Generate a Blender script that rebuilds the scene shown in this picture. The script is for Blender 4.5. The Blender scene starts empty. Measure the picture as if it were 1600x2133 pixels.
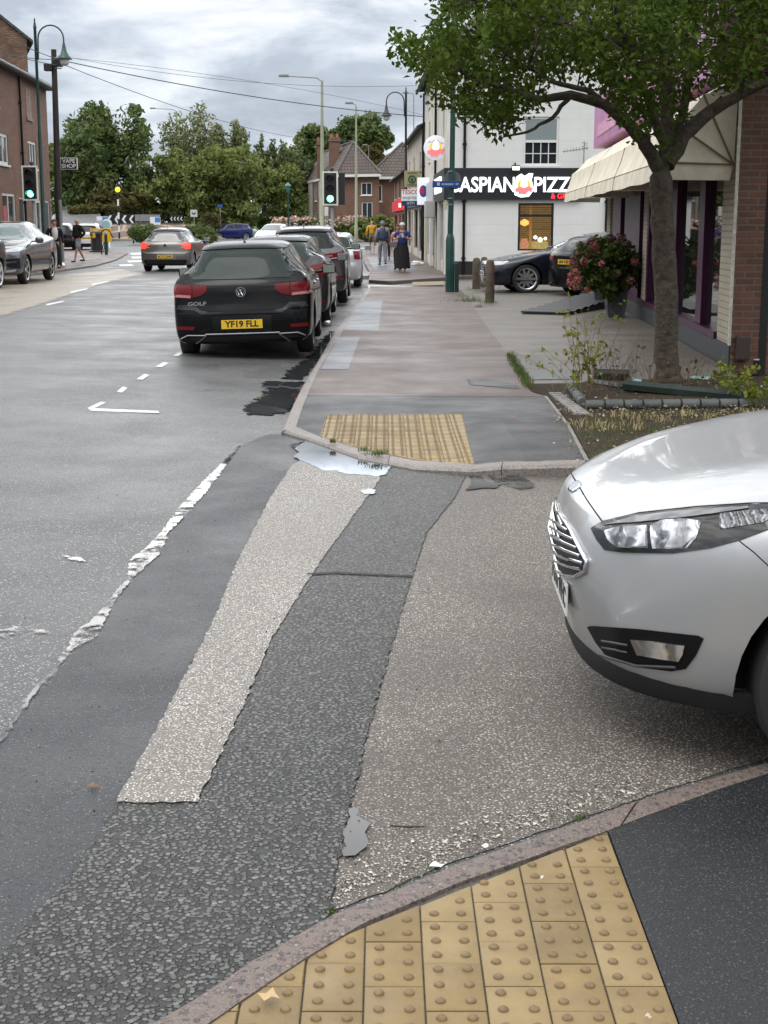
import bpy, bmesh, math, random
from mathutils import Vector, Matrix
from mathutils.bvhtree import BVHTree
from mathutils.geometry import tessellate_polygon
R = random.Random(7)
rad = math.radians
sc = bpy.context.scene
COL = sc.collection
# ------------------------------------------------------------------ camera
F, CX, CY, HOR, CH = 2957.0, 800.0, 1066.5, 468.0, 1.65
TH = math.atan((CY - HOR) / F)
cam_d = bpy.data.cameras.new('camera'); cam = bpy.data.objects.new('camera', cam_d); COL.objects.link(cam)
cam_d.sensor_width = 36; cam_d.lens = F / 2133 * 36
cam.location = (0, 0, CH); cam.rotation_euler = (math.pi / 2 - TH, 0, 0)
cam_d.clip_start = 0.05; cam_d.clip_end = 3000
sc.camera = cam
# ------------------------------------------------------------------ sky, sun, exposure
SUN_EL, SUN_AZ = rad(58), rad(200)          # azimuth measured from +Y clockwise
world = bpy.data.worlds.new("World"); sc.world = world; world.use_nodes = True
nt = world.node_tree; nt.nodes.clear()
def N(nt, t, **kw):
    n = nt.nodes.new(t)
    for k, v in kw.items():
        if k.startswith('i_'):
            n.inputs[int(k[2:]) if k[2:].isdigit() else k[2:].replace('_', ' ')].default_value = v
        else: setattr(n, k, v)
    return n
def L(nt, a, b): nt.links.new(a, b)
def ramp(nt, fac, stops, interp='LINEAR'):
    r = nt.nodes.new('ShaderNodeValToRGB'); r.color_ramp.interpolation = interp
    el = r.color_ramp.elements
    while len(el) < len(stops): el.new(0.5)
    for e, (p, c) in zip(el, stops):
        e.position = p; e.color = (c, c, c, 1) if not isinstance(c, tuple) else (*c, 1)
    L(nt, fac, r.inputs[0]); return r.outputs[0]
sky = N(nt, 'ShaderNodeTexSky', sky_type='NISHITA', sun_disc=False, sun_elevation=SUN_EL, sun_rotation=SUN_AZ)
tc = N(nt, 'ShaderNodeTexCoord'); sep = N(nt, 'ShaderNodeSeparateXYZ'); L(nt, tc.outputs['Generated'], sep.inputs[0])
mp = N(nt, 'ShaderNodeMapping'); mp.inputs['Scale'].default_value = (1, 1, 3.2); L(nt, tc.outputs['Generated'], mp.inputs[0])
n1 = N(nt, 'ShaderNodeTexNoise', i_Scale=5.2, i_Detail=9.0, i_Roughness=0.56, i_Distortion=0.35); L(nt, mp.outputs[0], n1.inputs[0])
n2 = N(nt, 'ShaderNodeTexNoise', i_Scale=1.7, i_Detail=3.0); L(nt, mp.outputs[0], n2.inputs[0])
mad = N(nt, 'ShaderNodeMath', operation='MULTIPLY_ADD'); L(nt, n2.outputs[0], mad.inputs[0]); mad.inputs[1].default_value = 0.5
L(nt, n1.outputs[0], mad.inputs[2])
cl = ramp(nt, mad.outputs[0], [(0.0, (3.2, 3.6, 4.3)), (0.66, (3.7, 4.1, 4.8)), (0.75, (4.6, 5.1, 5.9)), (0.81, (6.3, 6.8, 7.5)), (0.88, (8.6, 8.8, 9.2))])
# ramp colours above 1 are clamped, so scale here
cl_in = nt.nodes[-1]
for e in cl_in.color_ramp.elements: e.color = (e.color[0] / 10, e.color[1] / 10, e.color[2] / 10, 1)
# ramp 0..1 where the cloud is: overcast brightens toward the zenith (CIE overcast sky)
elv = ramp(nt, sep.outputs[2], [(0.0, .112), (.157, .105), (.172, .42), (.45, .42), (.7, .38), (1.0, .38)])
azf = N(nt, 'ShaderNodeMapRange'); L(nt, sep.outputs[1], azf.inputs[0]); azf.inputs[1].default_value = -.3; azf.inputs[2].default_value = .5   # brighter cloud ahead, duller behind
els = ramp(nt, sep.outputs[2], [(0.0, .05), (.16, .07), (.35, .22), (.7, .40), (1.0, .42)])
elm = N(nt, 'ShaderNodeMix', data_type='RGBA'); L(nt, azf.outputs[0], elm.inputs[0]); L(nt, els, elm.inputs[6]); L(nt, elv, elm.inputs[7])
el = N(nt, 'ShaderNodeMath', operation='MULTIPLY'); L(nt, elm.outputs[2], el.inputs[0]); el.inputs[1].default_value = 100.0
mul = N(nt, 'ShaderNodeVectorMath', operation='SCALE'); L(nt, cl, mul.inputs[0]); L(nt, el.outputs[0], mul.inputs[3])
neu = N(nt, 'ShaderNodeMix', data_type='RGBA', blend_type='MULTIPLY'); neu.inputs[0].default_value = 1.0; L(nt, mul.outputs[0], neu.inputs[6])
L(nt, ramp(nt, sep.outputs[2], [(.14, (1., 1., 1.)), (.24, (1.0, .94, .86))]), neu.inputs[7])
mx = N(nt, 'ShaderNodeMix', data_type='RGBA'); mx.inputs[0].default_value = 0.9
L(nt, sky.outputs[0], mx.inputs[6]); L(nt, neu.outputs[2], mx.inputs[7])
bg = N(nt, 'ShaderNodeBackground', i_Strength=0.1); L(nt, mx.outputs[2], bg.inputs[0])
wo = N(nt, 'ShaderNodeOutputWorld'); L(nt, bg.outputs[0], wo.inputs[0])
sun_d = bpy.data.lights.new('sun', 'SUN'); sun_d.energy = 0.7; sun_d.angle = rad(25); sun_d.color = (1, .97, .92)
sun = bpy.data.objects.new('sun', sun_d); COL.objects.link(sun)
sd = Vector((math.sin(SUN_AZ) * math.cos(SUN_EL), math.cos(SUN_AZ) * math.cos(SUN_EL), math.sin(SUN_EL)))
sun.rotation_euler = sd.to_track_quat('Z', 'Y').to_euler()
sc.view_settings.view_transform = 'Standard'; sc.view_settings.look = 'None'
sc.view_settings.exposure = 0.22; sc.view_settings.gamma = 1
# ------------------------------------------------------------------ projection helpers
def rise(Y): return max(0, min(Y, 220) - 60) * 0.006
def G(x, Y):
    c = 0.03 * min(max(-1 - x, 0), 5) * min(max((Y - 10) / 4, 0), 1)
    return -0.05 + c + rise(Y)
def ray(px, py):
    a = (px - CX) / F; b = -(py - CY) / F
    return Vector((a, math.cos(TH) + b * math.sin(TH), -math.sin(TH) + b * math.cos(TH)))
def at(px, py, dz=None):
    """point of the ground (dz None: the road) seen at a pixel; dz: height above z=0 plus the far rise"""
    r = ray(px, py); x, Y = 0, 20
    for _ in range(60):
        z = G(x, Y) if dz is None else dz + rise(Y)
        t = (z - CH) / r.z
        if t <= 0 or t > 600: t = 600
        x, Y = x * .3 + t * r.x * .7, Y * .3 + t * r.y * .7
    return Vector((x, Y, z))
def atY(px, py, Y):
    r = ray(px, py); t = Y / r.y
    return Vector((t * r.x, Y, CH + t * r.z))
# ------------------------------------------------------------------ materials
MATS = {}
def new_mat(name):
    m = bpy.data.materials.new(name); m.use_nodes = True
    return m, m.node_tree, m.node_tree.nodes['Principled BSDF']
def M(name, c, r=.5, metal=0., var=None, bump=None, coat=0., spec=.5, emit=None, es=1., alpha=1., coords='Object', rvar=0.):
    if name in MATS: return MATS[name]
    m, nt, b = new_mat(name)
    b.inputs['Base Color'].default_value = (*c, 1); b.inputs['Roughness'].default_value = r
    b.inputs['Metallic'].default_value = metal; b.inputs['Coat Weight'].default_value = coat
    b.inputs['Coat Roughness'].default_value = .04
    b.inputs['Specular IOR Level'].default_value = spec
    if emit: b.inputs['Emission Color'].default_value = (*emit, 1); b.inputs['Emission Strength'].default_value = es
    if var or bump or rvar:
        tcn = N(nt, 'ShaderNodeTexCoord')
    if var:
        s, a = var
        n = N(nt, 'ShaderNodeTexNoise', i_Scale=s, i_Detail=6.0, i_Roughness=.6); L(nt, tcn.outputs[coords], n.inputs[0])
        o = ramp(nt, n.outputs[0], [(.3, tuple(max(0, v * (1 - a)) for v in c)), (.5, c), (.7, tuple(min(1, v * (1 + a)) for v in c))])
        L(nt, o, b.inputs['Base Color'])
    if rvar:
        n = N(nt, 'ShaderNodeTexNoise', i_Scale=3.0, i_Detail=5.0); L(nt, tcn.outputs[coords], n.inputs[0])
        o = ramp(nt, n.outputs[0], [(.3, max(0, r - rvar)), (.7, min(1, r + rvar))]); L(nt, o, b.inputs['Roughness'])
    if bump:
        s, d = bump
        n = N(nt, 'ShaderNodeTexNoise', i_Scale=s, i_Detail=5.0); L(nt, tcn.outputs[coords], n.inputs[0])
        bp = N(nt, 'ShaderNodeBump', i_Distance=d, i_Strength=1.0); L(nt, n.outputs[0], bp.inputs['Height']); L(nt, bp.outputs[0], b.inputs['Normal'])
    MATS[name] = m; return m
def mixc(nt, fac, a, b, mode='MIX'):
    m = N(nt, 'ShaderNodeMix', data_type='RGBA', blend_type=mode)
    for s, v in ((0, fac), (6, a), (7, b)):
        if hasattr(v, 'links') or hasattr(v, 'is_linked'): L(nt, v, m.inputs[s])
        else: m.inputs[s].default_value = v if s == 0 else ((*v, 1) if len(v) == 3 else v)
    return m.outputs[2]
def math_(nt, op, a, b=None, c=None):
    m = N(nt, 'ShaderNodeMath', operation=op)
    for i, v in enumerate((a, b, c)):
        if v is None: continue
        if hasattr(v, 'is_linked'): L(nt, v, m.inputs[i])
        else: m.inputs[i].default_value = v
    return m.outputs[0]
def asphalt(name, matrix, stones, scale, cover, rough=(.25, .55), wet=None, stone_bump=.004, big=.0, tint=None, spec=.28, edge=.5, lowmix=.4):
    """bound stones: voronoi chippings of several tones in a darker matrix, damp in drifting patches"""
    m, nt, b = new_mat(name); t = N(nt, 'ShaderNodeTexCoord').outputs['Object']
    nw = N(nt, 'ShaderNodeTexNoise', i_Scale=scale * .8, i_Detail=2.0); L(nt, t, nw.inputs[0])
    wv = N(nt, 'ShaderNodeVectorMath', operation='MULTIPLY_ADD'); L(nt, nw.outputs['Color'], wv.inputs[0]); wv.inputs[1].default_value = (.5 / scale,) * 3; L(nt, t, wv.inputs[2])
    v = N(nt, 'ShaderNodeTexVoronoi', i_Scale=scale); L(nt, wv.outputs[0], v.inputs[0])
    sepc = N(nt, 'ShaderNodeSeparateColor'); L(nt, v.outputs['Color'], sepc.inputs[0])
    tone = ramp(nt, sepc.outputs[0], [(i / max(1, len(stones) - 1) * .98, s) for i, s in enumerate(stones)])
    isst = ramp(nt, sepc.outputs[1], [(1 - cover - .01, 0.), (1 - cover + .01, 1.)])
    dist = ramp(nt, v.outputs['Distance'], [(edge * .75, 1.), (edge, 0.)])
    mask = math_(nt, 'MULTIPLY', isst, dist)
    fine = N(nt, 'ShaderNodeTexNoise', i_Scale=scale * 3, i_Detail=4.0, i_Roughness=.7); L(nt, t, fine.inputs[0])
    mat_c = mixc(nt, ramp(nt, fine.outputs[0], [(.35, 0.), (.65, 1.)]), tuple(q * .6 for q in matrix), tuple(q * 1.35 for q in matrix))
    rim = ramp(nt, v.outputs['Distance'], [(edge * .9, .42), (min(.98, edge * 1.5), 1.)])  # shade around each stone painted into the matrix colour
    mat_c = mixc(nt, isst, mat_c, mixc(nt, 1., mat_c, rim, 'MULTIPLY'))
    col = mixc(nt, mask, mat_c, tone)
    lo = N(nt, 'ShaderNodeTexNoise', i_Scale=.9, i_Detail=6.0, i_Roughness=.62); L(nt, t, lo.inputs[0])
    col = mixc(nt, ramp(nt, lo.outputs[0], [(.35, .0), (.65, lowmix)]), col, mixc(nt, 1., col, tint or (.62, .62, .63), 'MULTIPLY'))
    L(nt, col, b.inputs['Base Color'])
    rgh = ramp(nt, lo.outputs[0], [(.35, rough[1]), (.65, rough[0])]); L(nt, rgh, b.inputs['Roughness'])
    b.inputs['Specular IOR Level'].default_value = spec
    hgt = math_(nt, 'ADD', mask, math_(nt, 'MULTIPLY', fine.outputs[0], .5))
    bp = N(nt, 'ShaderNodeBump', i_Distance=stone_bump, i_Strength=1.0); L(nt, hgt, bp.inputs['Height']); L(nt, bp.outputs[0], b.inputs['Normal'])
    MATS[name] = m; return m
def brick(name, cols, mortar, bw=.225, bh=.075, ms=.011, rough=.85, bump=.006):
    m, nt, b = new_mat(name); t = N(nt, 'ShaderNodeTexCoord').outputs['UV']
    br = N(nt, 'ShaderNodeTexBrick', i_Scale=1.0); L(nt, t, br.inputs[0]); br.offset = .5
    br.inputs['Color1'].default_value = (*cols[0], 1); br.inputs['Color2'].default_value = (*cols[1], 1); br.inputs['Mortar'].default_value = (*mortar, 1)
    br.inputs['Brick Width'].default_value = bw; br.inputs['Row Height'].default_value = bh; br.inputs['Mortar Size'].default_value = ms
    br.inputs['Mortar Smooth'].default_value = .2
    n = N(nt, 'ShaderNodeTexNoise', i_Scale=1.1, i_Detail=8.0, i_Roughness=.7); L(nt, t, n.inputs[0])
    n2 = N(nt, 'ShaderNodeTexNoise', i_Scale=60.0, i_Detail=4.0); L(nt, t, n2.inputs[0])
    c = mixc(nt, ramp(nt, n.outputs[0], [(.35, 0.), (.7, 1.)]), br.outputs[0], mixc(nt, 1., br.outputs[0], cols[2], 'MULTIPLY'))
    c = mixc(nt, ramp(nt, n2.outputs[0], [(.3, 0.), (.8, .5)]), c, mixc(nt, 1., c, (.6, .6, .6), 'MULTIPLY'))
    L(nt, c, b.inputs['Base Color']); b.inputs['Roughness'].default_value = rough
    h = math_(nt, 'ADD', math_(nt, 'MULTIPLY', br.outputs[1], -1.), math_(nt, 'MULTIPLY', n2.outputs[0], .4))
    bp = N(nt, 'ShaderNodeBump', i_Distance=bump); L(nt, h, bp.inputs['Height']); L(nt, bp.outputs[0], b.inputs['Normal'])
    MATS[name] = m; return m
def leafmat(name, c1, c2, c3, scale=.8, tr=.25, coords='Object'):
    m, nt, b = new_mat(name); tcn = N(nt, 'ShaderNodeTexCoord')
    n = N(nt, 'ShaderNodeTexNoise', i_Scale=scale, i_Detail=5.0, i_Roughness=.7); L(nt, tcn.outputs['Object'], n.inputs[0])
    c = ramp(nt, n.outputs[0], [(.3, c1), (.5, c2), (.72, c3)])
    L(nt, c, b.inputs['Base Color']); b.inputs['Roughness'].default_value = .6; b.inputs['Specular IOR Level'].default_value = .12
    tl = N(nt, 'ShaderNodeBsdfTranslucent'); L(nt, c, tl.inputs[0])
    mxs = N(nt, 'ShaderNodeMixShader'); mxs.inputs[0].default_value = tr
    out = nt.nodes['Material Output']; L(nt, b.outputs[0], mxs.inputs[1]); L(nt, tl.outputs[0], mxs.inputs[2]); L(nt, mxs.outputs[0], out.inputs[0])
    MATS[name] = m; return m
def emitm(name, c, s):
    if name in MATS: return MATS[name]
    m, nt, b = new_mat(name)
    b.inputs['Base Color'].default_value = (*c, 1); b.inputs['Emission Color'].default_value = (*c, 1); b.inputs['Emission Strength'].default_value = s
    MATS[name] = m; return m
# ------------------------------------------------------------------ mesh builder
class MB:
    def __init__(s): s.v = []; s.f = []; s.m = []; s.mi = 0
    def add(s, vs, fs):
        o = len(s.v); s.v += [tuple(v) for v in vs]; s.f += [tuple(i + o for i in f) for f in fs]; s.m += [s.mi] * len(fs); return s
    def quad(s, a, b, c, d): return s.add([a, b, c, d], [(0, 1, 2, 3)])
    def box(s, x0, x1, y0, y1, z0, z1, mtx=None):
        vs = [Vector((x, y, z)) for z in (z0, z1) for y in (y0, y1) for x in (x0, x1)]
        if mtx: vs = [mtx @ v for v in vs]
        return s.add(vs, [(0, 2, 3, 1), (4, 5, 7, 6), (0, 1, 5, 4), (2, 6, 7, 3), (0, 4, 6, 2), (1, 3, 7, 5)])
    def bbox(s, x0, x1, y0, y1, z0, z1, bv=.01, mtx=None):
        """box with chamfered edges"""
        bm = bmesh.new(); bmesh.ops.create_cube(bm, size=1)
        for v in bm.verts: v.co = Vector(((x0 + x1) / 2 + v.co.x * (x1 - x0), (y0 + y1) / 2 + v.co.y * (y1 - y0), (z0 + z1) / 2 + v.co.z * (z1 - z0)))
        bmesh.ops.bevel(bm, geom=list(bm.edges), offset=bv, segments=2, affect='EDGES', profile=.6)
        return s.bm(bm, mtx)
    def bm(s, bm, mtx=None):
        bm.verts.index_update()
        vs = [(mtx @ v.co) if mtx else v.co.copy() for v in bm.verts]
        s.add(vs, [[v.index for v in f.verts] for f in bm.faces]); bm.free(); return s
    def cyl(s, p0, p1, r0, r1=None, n=12, cap=True):
        p0, p1 = Vector(p0), Vector(p1); r1 = r0 if r1 is None else r1
        d = (p1 - p0).normalized(); a = d.orthogonal().normalized(); b = d.cross(a)
        vs = []
        for p, r in ((p0, r0), (p1, r1)):
            for i in range(n):
                t = 2 * math.pi * i / n; vs.append(p + (a * math.cos(t) + b * math.sin(t)) * r)
        fs = [(i, (i + 1) % n, n + (i + 1) % n, n + i) for i in range(n)]
        if cap: fs += [tuple(range(n - 1, -1, -1)), tuple(range(n, 2 * n))]
        return s.add(vs, fs)
    def tube(s, pts, r, n=8, cap=True):
        pts = [Vector(p) for p in pts]; k = len(pts); rs = r if isinstance(r, (list, tuple)) else [r] * k
        vs = []; d0 = (pts[1] - pts[0]).normalized(); a = d0.orthogonal().normalized()
        for i, p in enumerate(pts):
            d = (pts[min(i + 1, k - 1)] - pts[max(i - 1, 0)]).normalized()
            a = (a - d * a.dot(d)).normalized(); b = d.cross(a)
            for j in range(n):
                t = 2 * math.pi * j / n; vs.append(p + (a * math.cos(t) + b * math.sin(t)) * rs[i])
        fs = [(i * n + j, i * n + (j + 1) % n, (i + 1) * n + (j + 1) % n, (i + 1) * n + j) for i in range(k - 1) for j in range(n)]
        if cap: fs += [tuple(range(n - 1, -1, -1)), tuple(range((k - 1) * n, k * n))]
        return s.add(vs, fs)
    def lathe(s, prof, c=(0, 0, 0), n=20, axis='z', cap=True):
        c = Vector(c); vs = []
        for r, h in prof:
            for i in range(n):
                t = 2 * math.pi * i / n; x, y = r * math.cos(t), r * math.sin(t)
                vs.append(c + (Vector((x, y, h)) if axis == 'z' else Vector((x, h, y)) if axis == 'y' else Vector((h, x, y))))
        k = len(prof)
        fs = [(i * n + j, i * n + (j + 1) % n, (i + 1) * n + (j + 1) % n, (i + 1) * n + j) for i in range(k - 1) for j in range(n)]
        if cap: fs += [tuple(range(n - 1, -1, -1)), tuple(range((k - 1) * n, k * n))]
        return s.add(vs, fs)
    def prism(s, poly, h0, h1, mtx=None):
        """poly: 2D outline in x,z; extruded along y from h0 to h1"""
        n = len(poly); vs = [Vector((p[0], h0, p[1])) for p in poly] + [Vector((p[0], h1, p[1])) for p in poly]
        if mtx: vs = [mtx @ v for v in vs]
        tris = tessellate_polygon([[Vector((p[0], p[1], 0)) for p in poly]])
        fs = [tuple(t) for t in tris] + [tuple(n + i for i in reversed(t)) for t in tris] + [(i, (i + 1) % n, n + (i + 1) % n, n + i) for i in range(n)]
        return s.add(vs, fs)
    def pprism(s, poly, z0, z1):
        n = len(poly); vs = [Vector((p[0], p[1], z0)) for p in poly] + [Vector((p[0], p[1], z1)) for p in poly]
        tris = tessellate_polygon([[Vector((p[0], p[1], 0)) for p in poly]])
        fs = [tuple(t) for t in tris] + [tuple(n + i for i in reversed(t)) for t in tris] + [(i, (i + 1) % n, n + (i + 1) % n, n + i) for i in range(n)]
        return s.add(vs, fs)
    def build(s, name, mat, parent=None, smooth=None, label=None, fixn=True):
        me = bpy.data.meshes.new(name); me.from_pydata(s.v, [], s.f)
        mats = mat if isinstance(mat, (list, tuple)) else [mat]
        for m in mats: me.materials.append(m)
        if len(mats) > 1:
            me.polygons.foreach_set('material_index', s.m)
        if fixn or smooth is not None:
            bm = bmesh.new(); bm.from_mesh(me)
            if fixn: bmesh.ops.recalc_face_normals(bm, faces=bm.faces)
            if smooth is not None:
                a = rad(smooth)
                for f in bm.faces: f.smooth = True
                for e in bm.edges:
                    if len(e.link_faces) == 2 and e.calc_face_angle(0) > a: e.smooth = False
            bm.to_mesh(me); bm.free()
        uv = me.uv_layers.new(name='UVMap'); d = []
        for p in me.polygons:
            nrm = p.normal
            if abs(nrm.z) > .7:
                for li in p.loop_indices: c = me.vertices[me.loops[li].vertex_index].co; d += [c.x, c.y]
            else:
                t = Vector((-nrm.y, nrm.x, 0)); t = t.normalized() if t.length > 1e-6 else Vector((1, 0, 0))
                for li in p.loop_indices: c = me.vertices[me.loops[li].vertex_index].co; d += [c.dot(t), c.z]
        uv.data.foreach_set('uv', d)
        o = bpy.data.objects.new(name, me); COL.objects.link(o)
        if parent: o.parent = parent
        if label: o['label'] = label
        return o
def thing(name, label, cat, loc=(0, 0, 0), rz=0., group=None):
    o = bpy.data.objects.new(name, None); COL.objects.link(o); o.empty_display_size = .3
    o.location = loc; o.rotation_euler = (0, 0, rz); return tag(o, label, cat, group)
def tag(o, label, cat, group=None):
    o['label'] = label; o['category'] = cat
    if group: o['group'] = group
    return o
def struct(o, label=None): 
    o['kind'] = 'structure'
    if label: o['label'] = label
    return o
def clone(root, loc, rz=None):
    r = root.copy(); COL.objects.link(r); r.location = loc
    if rz is not None: r.rotation_euler = (0, 0, rz)
    for ch in list(root.children):
        c = ch.copy(); COL.objects.link(c); c.parent = r
        for g in list(ch.children): d = g.copy(); COL.objects.link(d); d.parent = c
    return r
def textobj(txt, size, mat, parent, mtx, ext=.004, name='lettering', off=0., align='CENTER', sx=1.):
    cu = bpy.data.curves.new('t', 'FONT'); cu.body = txt; cu.size = size; cu.extrude = ext; cu.offset = off; cu.align_x = align; cu.align_y = 'CENTER'; cu.resolution_u = 4
    o = bpy.data.objects.new('t', cu); COL.objects.link(o)
    me = bpy.data.meshes.new_from_object(o.evaluated_get(bpy.context.evaluated_depsgraph_get()))
    bpy.data.objects.remove(o); bpy.data.curves.remove(cu)
    me.transform(mtx @ Matrix.Diagonal((sx, 1, 1, 1))); me.materials.clear(); me.materials.append(mat)
    o = bpy.data.objects.new(name, me); COL.objects.link(o)
    if parent: o.parent = parent
    return o
def face_mtx(p, right, up):
    """matrix taking text (x right, y up, z out) to a plane at p"""
    r = Vector(right).normalized(); u = Vector(up).normalized(); n = r.cross(u)
    return Matrix(((r.x, u.x, n.x, p[0]), (r.y, u.y, n.y, p[1]), (r.z, u.z, n.z, p[2]), (0, 0, 0, 1)))
def gridcut(poly, step, jitter=0):
    """2D polygon -> bmesh cut on a grid"""
    bm = bmesh.new(); vs = [bm.verts.new((p[0], p[1], 0)) for p in poly]
    for t in tessellate_polygon([[Vector((p[0], p[1], 0)) for p in poly]]):
        try: bm.faces.new([vs[i] for i in t])
        except ValueError: pass
    xs = [p[0] for p in poly]; ys = [p[1] for p in poly]
    sx, sy = step if isinstance(step, tuple) else (step, step)
    for k in range(int(math.floor(min(xs) / sx)) + 1, int(math.ceil(max(xs) / sx))):
        bmesh.ops.bisect_plane(bm, geom=bm.verts[:] + bm.edges[:] + bm.faces[:], plane_co=(k * sx, 0, 0), plane_no=(1, 0, 0))
    for k in range(int(math.floor(min(ys) / sy)) + 1, int(math.ceil(max(ys) / sy))):
        bmesh.ops.bisect_plane(bm, geom=bm.verts[:] + bm.edges[:] + bm.faces[:], plane_co=(0, k * sy, 0), plane_no=(0, 1, 0))
    bmesh.ops.dissolve_degenerate(bm, dist=1e-5, edges=bm.edges[:])
    return bm
def sheet(name, pts, off, mat, dz=None, step=2.0, kind='structure', label=None, thick=0., pix=True, parent=None, rough=0., zf=None):
    """flat ground sheet through pixel points (or world xy), laid on the road surface + off (dz: absolute level)"""
    P = [at(p[0], p[1], dz if dz is None else dz) for p in pts] if pix else [Vector((p[0], p[1], 0)) for p in pts]
    if rough:
        Q = []
        for i in range(len(P)):
            a, b = P[i], P[(i + 1) % len(P)]; n = max(1, min(60, int((b - a).length / .025)))
            for k in range(n):
                q = a.lerp(b, k / n)
                if k: q = q + Vector((R.uniform(-1, 1), R.uniform(-1, 1), 0)) * rough
                Q.append(q)
        P = Q
    bm = gridcut([(p.x, p.y) for p in P], step)
    for v in bm.verts:
        base = G(v.co.x, v.co.y) if dz is None else dz + rise(v.co.y)
        v.co.z = (zf(v.co.x, v.co.y) if zf else base) + off
    if thick:
        be = [e for e in bm.edges if len(e.link_faces) == 1]
        r = bmesh.ops.extrude_edge_only(bm, edges=be)
        for v in r['geom']:
            if isinstance(v, bmesh.types.BMVert): v.co.z -= thick
    mb = MB().bm(bm); o = mb.build(name, mat, parent, fixn=True)
    # make sure the sheet faces up
    me = o.data
    if len(me.polygons) and sum(p.normal.z * p.area for p in me.polygons) < 0: me.flip_normals()
    if kind: o['kind'] = kind
    if label: o['label'] = label
    return o
# ================================================================== GROUND, ROAD, PAVEMENTS
road_m = asphalt('wet_road', (.090, .091, .089), [.085, .24, .165, .46, .17], 85, .65, rough=(.28, .55), stone_bump=.004)
band_m = asphalt('fine_grey_asphalt', (.042, .045, .049), [.04, .08, .17], 110, .5, rough=(.35, .6), stone_bump=.003)
coarse_m = asphalt('coarse_grey_asphalt', (.060, .060, .056), [.085, .14, (.18, .18, .155), .11, .15, (.25, .25, .215)], 68, .86, rough=(.3, .5), stone_bump=.014, edge=.6)
pale_m = asphalt('pale_worn_chippings', (.24, .22, .195), [.32, (.70, .67, .61), (.48, .43, .38), (.85, .83, .79), .14], 105, .85, rough=(.4, .65), stone_bump=.004, tint=(.6, .57, .53), lowmix=.7)
worn_m = asphalt('worn_stone_road', (.14, .122, .104), [.14, (.44, .40, .345), (.28, .24, .20), (.66, .62, .56), .07], 105, .85, rough=(.35, .6), stone_bump=.004, tint=(.5, .47, .44), lowmix=.9)
pave_m = asphalt('red_brown_pavement', (.105, .076, .062), [(.13, .094, .076), (.18, .14, .12), (.08, .06, .05)], 140, .6, rough=(.35, .6), stone_bump=.0015, tint=(.85, .82, .8))
newasp_m = asphalt('new_black_asphalt', (.018, .019, .021), [.02, .055, .035, .08], 120, .65, rough=(.3, .55), stone_bump=.0018)
patch_m = asphalt('blue_grey_patch', (.11, .12, .135), [.11, .14, .16], 150, .5, rough=(.3, .5), stone_bump=.001)
fore_m = asphalt('forecourt_concrete', (.14, .123, .104), [(.15, .133, .115), (.19, .172, .15), (.115, .10, .09)], 110, .5, rough=(.35, .6), stone_bump=.0012, tint=(.72, .68, .64))
kerb_m = asphalt('kerb_stone', (.15, .115, .10), [(.19, .155, .13), (.13, .105, .095), (.05, .05, .055), (.26, .22, .19)], 75, .45, rough=(.4, .6), stone_bump=.0015)
kerb2_m = asphalt('kerb_stone_far', (.22, .195, .175), [(.26, .23, .2), (.18, .16, .15)], 60, .5, rough=(.4, .6), stone_bump=.001)
tan_m = asphalt('tan_layby', (.27, .23, .18), [(.3, .26, .2), (.22, .19, .15)], 60, .5, rough=(.3, .55), stone_bump=.001)
paint_m = M('road_paint', (.50, .50, .49), .5, var=(9., .25))
water_m = M('standing_water', (.035, .038, .04), .015, spec=1.0)
dull_m = M('shallow_water', (.10, .10, .098), .06, spec=.12)
film_m, fnt, fb = new_mat('broken_water_film'); fb.inputs['Base Color'].default_value = (.035, .038, .04, 1); fb.inputs['Roughness'].default_value = .02; fb.inputs['Specular IOR Level'].default_value = .6
ftc = N(fnt, 'ShaderNodeTexCoord'); fn_ = N(fnt, 'ShaderNodeTexNoise', i_Scale=9.0, i_Detail=9.0, i_Roughness=.75); L(fnt, ftc.outputs['Object'], fn_.inputs[0]); L(fnt, ramp(fnt, fn_.outputs[0], [(.42, 0.), (.52, .95)]), fb.inputs['Alpha'])
soil_m = asphalt('bare_soil', (.035, .024, .015), [(.05, .035, .022), (.03, .02, .013), (.10, .08, .045)], 40, .6, rough=(.8, .95), stone_bump=.012, tint=(1.3, 1.5, .9), spec=.2)
grass_m = leafmat('grass_green', (.03, .055, .015), (.055, .085, .025), (.09, .11, .035), .5)
grassland = M('grass_ground', (.05, .075, .025), .9, var=(.6, .4), spec=.15)

g = MB(); 
xs = [-900, -400, -150, -80, -45, -30, -20, -12, -8, -6, -5, -4, -3, -2, -1, 0, 2, 6, 12, 20, 30, 45, 80, 150, 400, 900]
ys = [-400, -60, -10, -4, 0, 4, 8, 10, 11, 12, 13, 14, 16, 20, 25, 30, 40, 50, 60, 70, 80, 100, 120, 140, 160, 190, 220, 300, 500, 900, 1600]
g.add([(x, y, G(x, y) - .03) for y in ys for x in xs], [(j * len(xs) + i, j * len(xs) + i + 1, (j + 1) * len(xs) + i + 1, (j + 1) * len(xs) + i) for j in range(len(ys) - 1) for i in range(len(xs) - 1)])
struct(g.build('ground', grassland))
sheet('road', [(-26, -6), (9, -6), (9, 3), (14, 4), (30, 8), (30, 12), (3, 12), (1, 38), (30, 44), (30, 47.5), (3, 46.5), (2.4, 60), (4, 90), (6, 128), (-30, 134), (-60, 128), (-60, 118), (-26, 96), (-14, 70), (-11, 40)], 0, road_m, pix=False, step=(1.0, 2.0))
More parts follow.
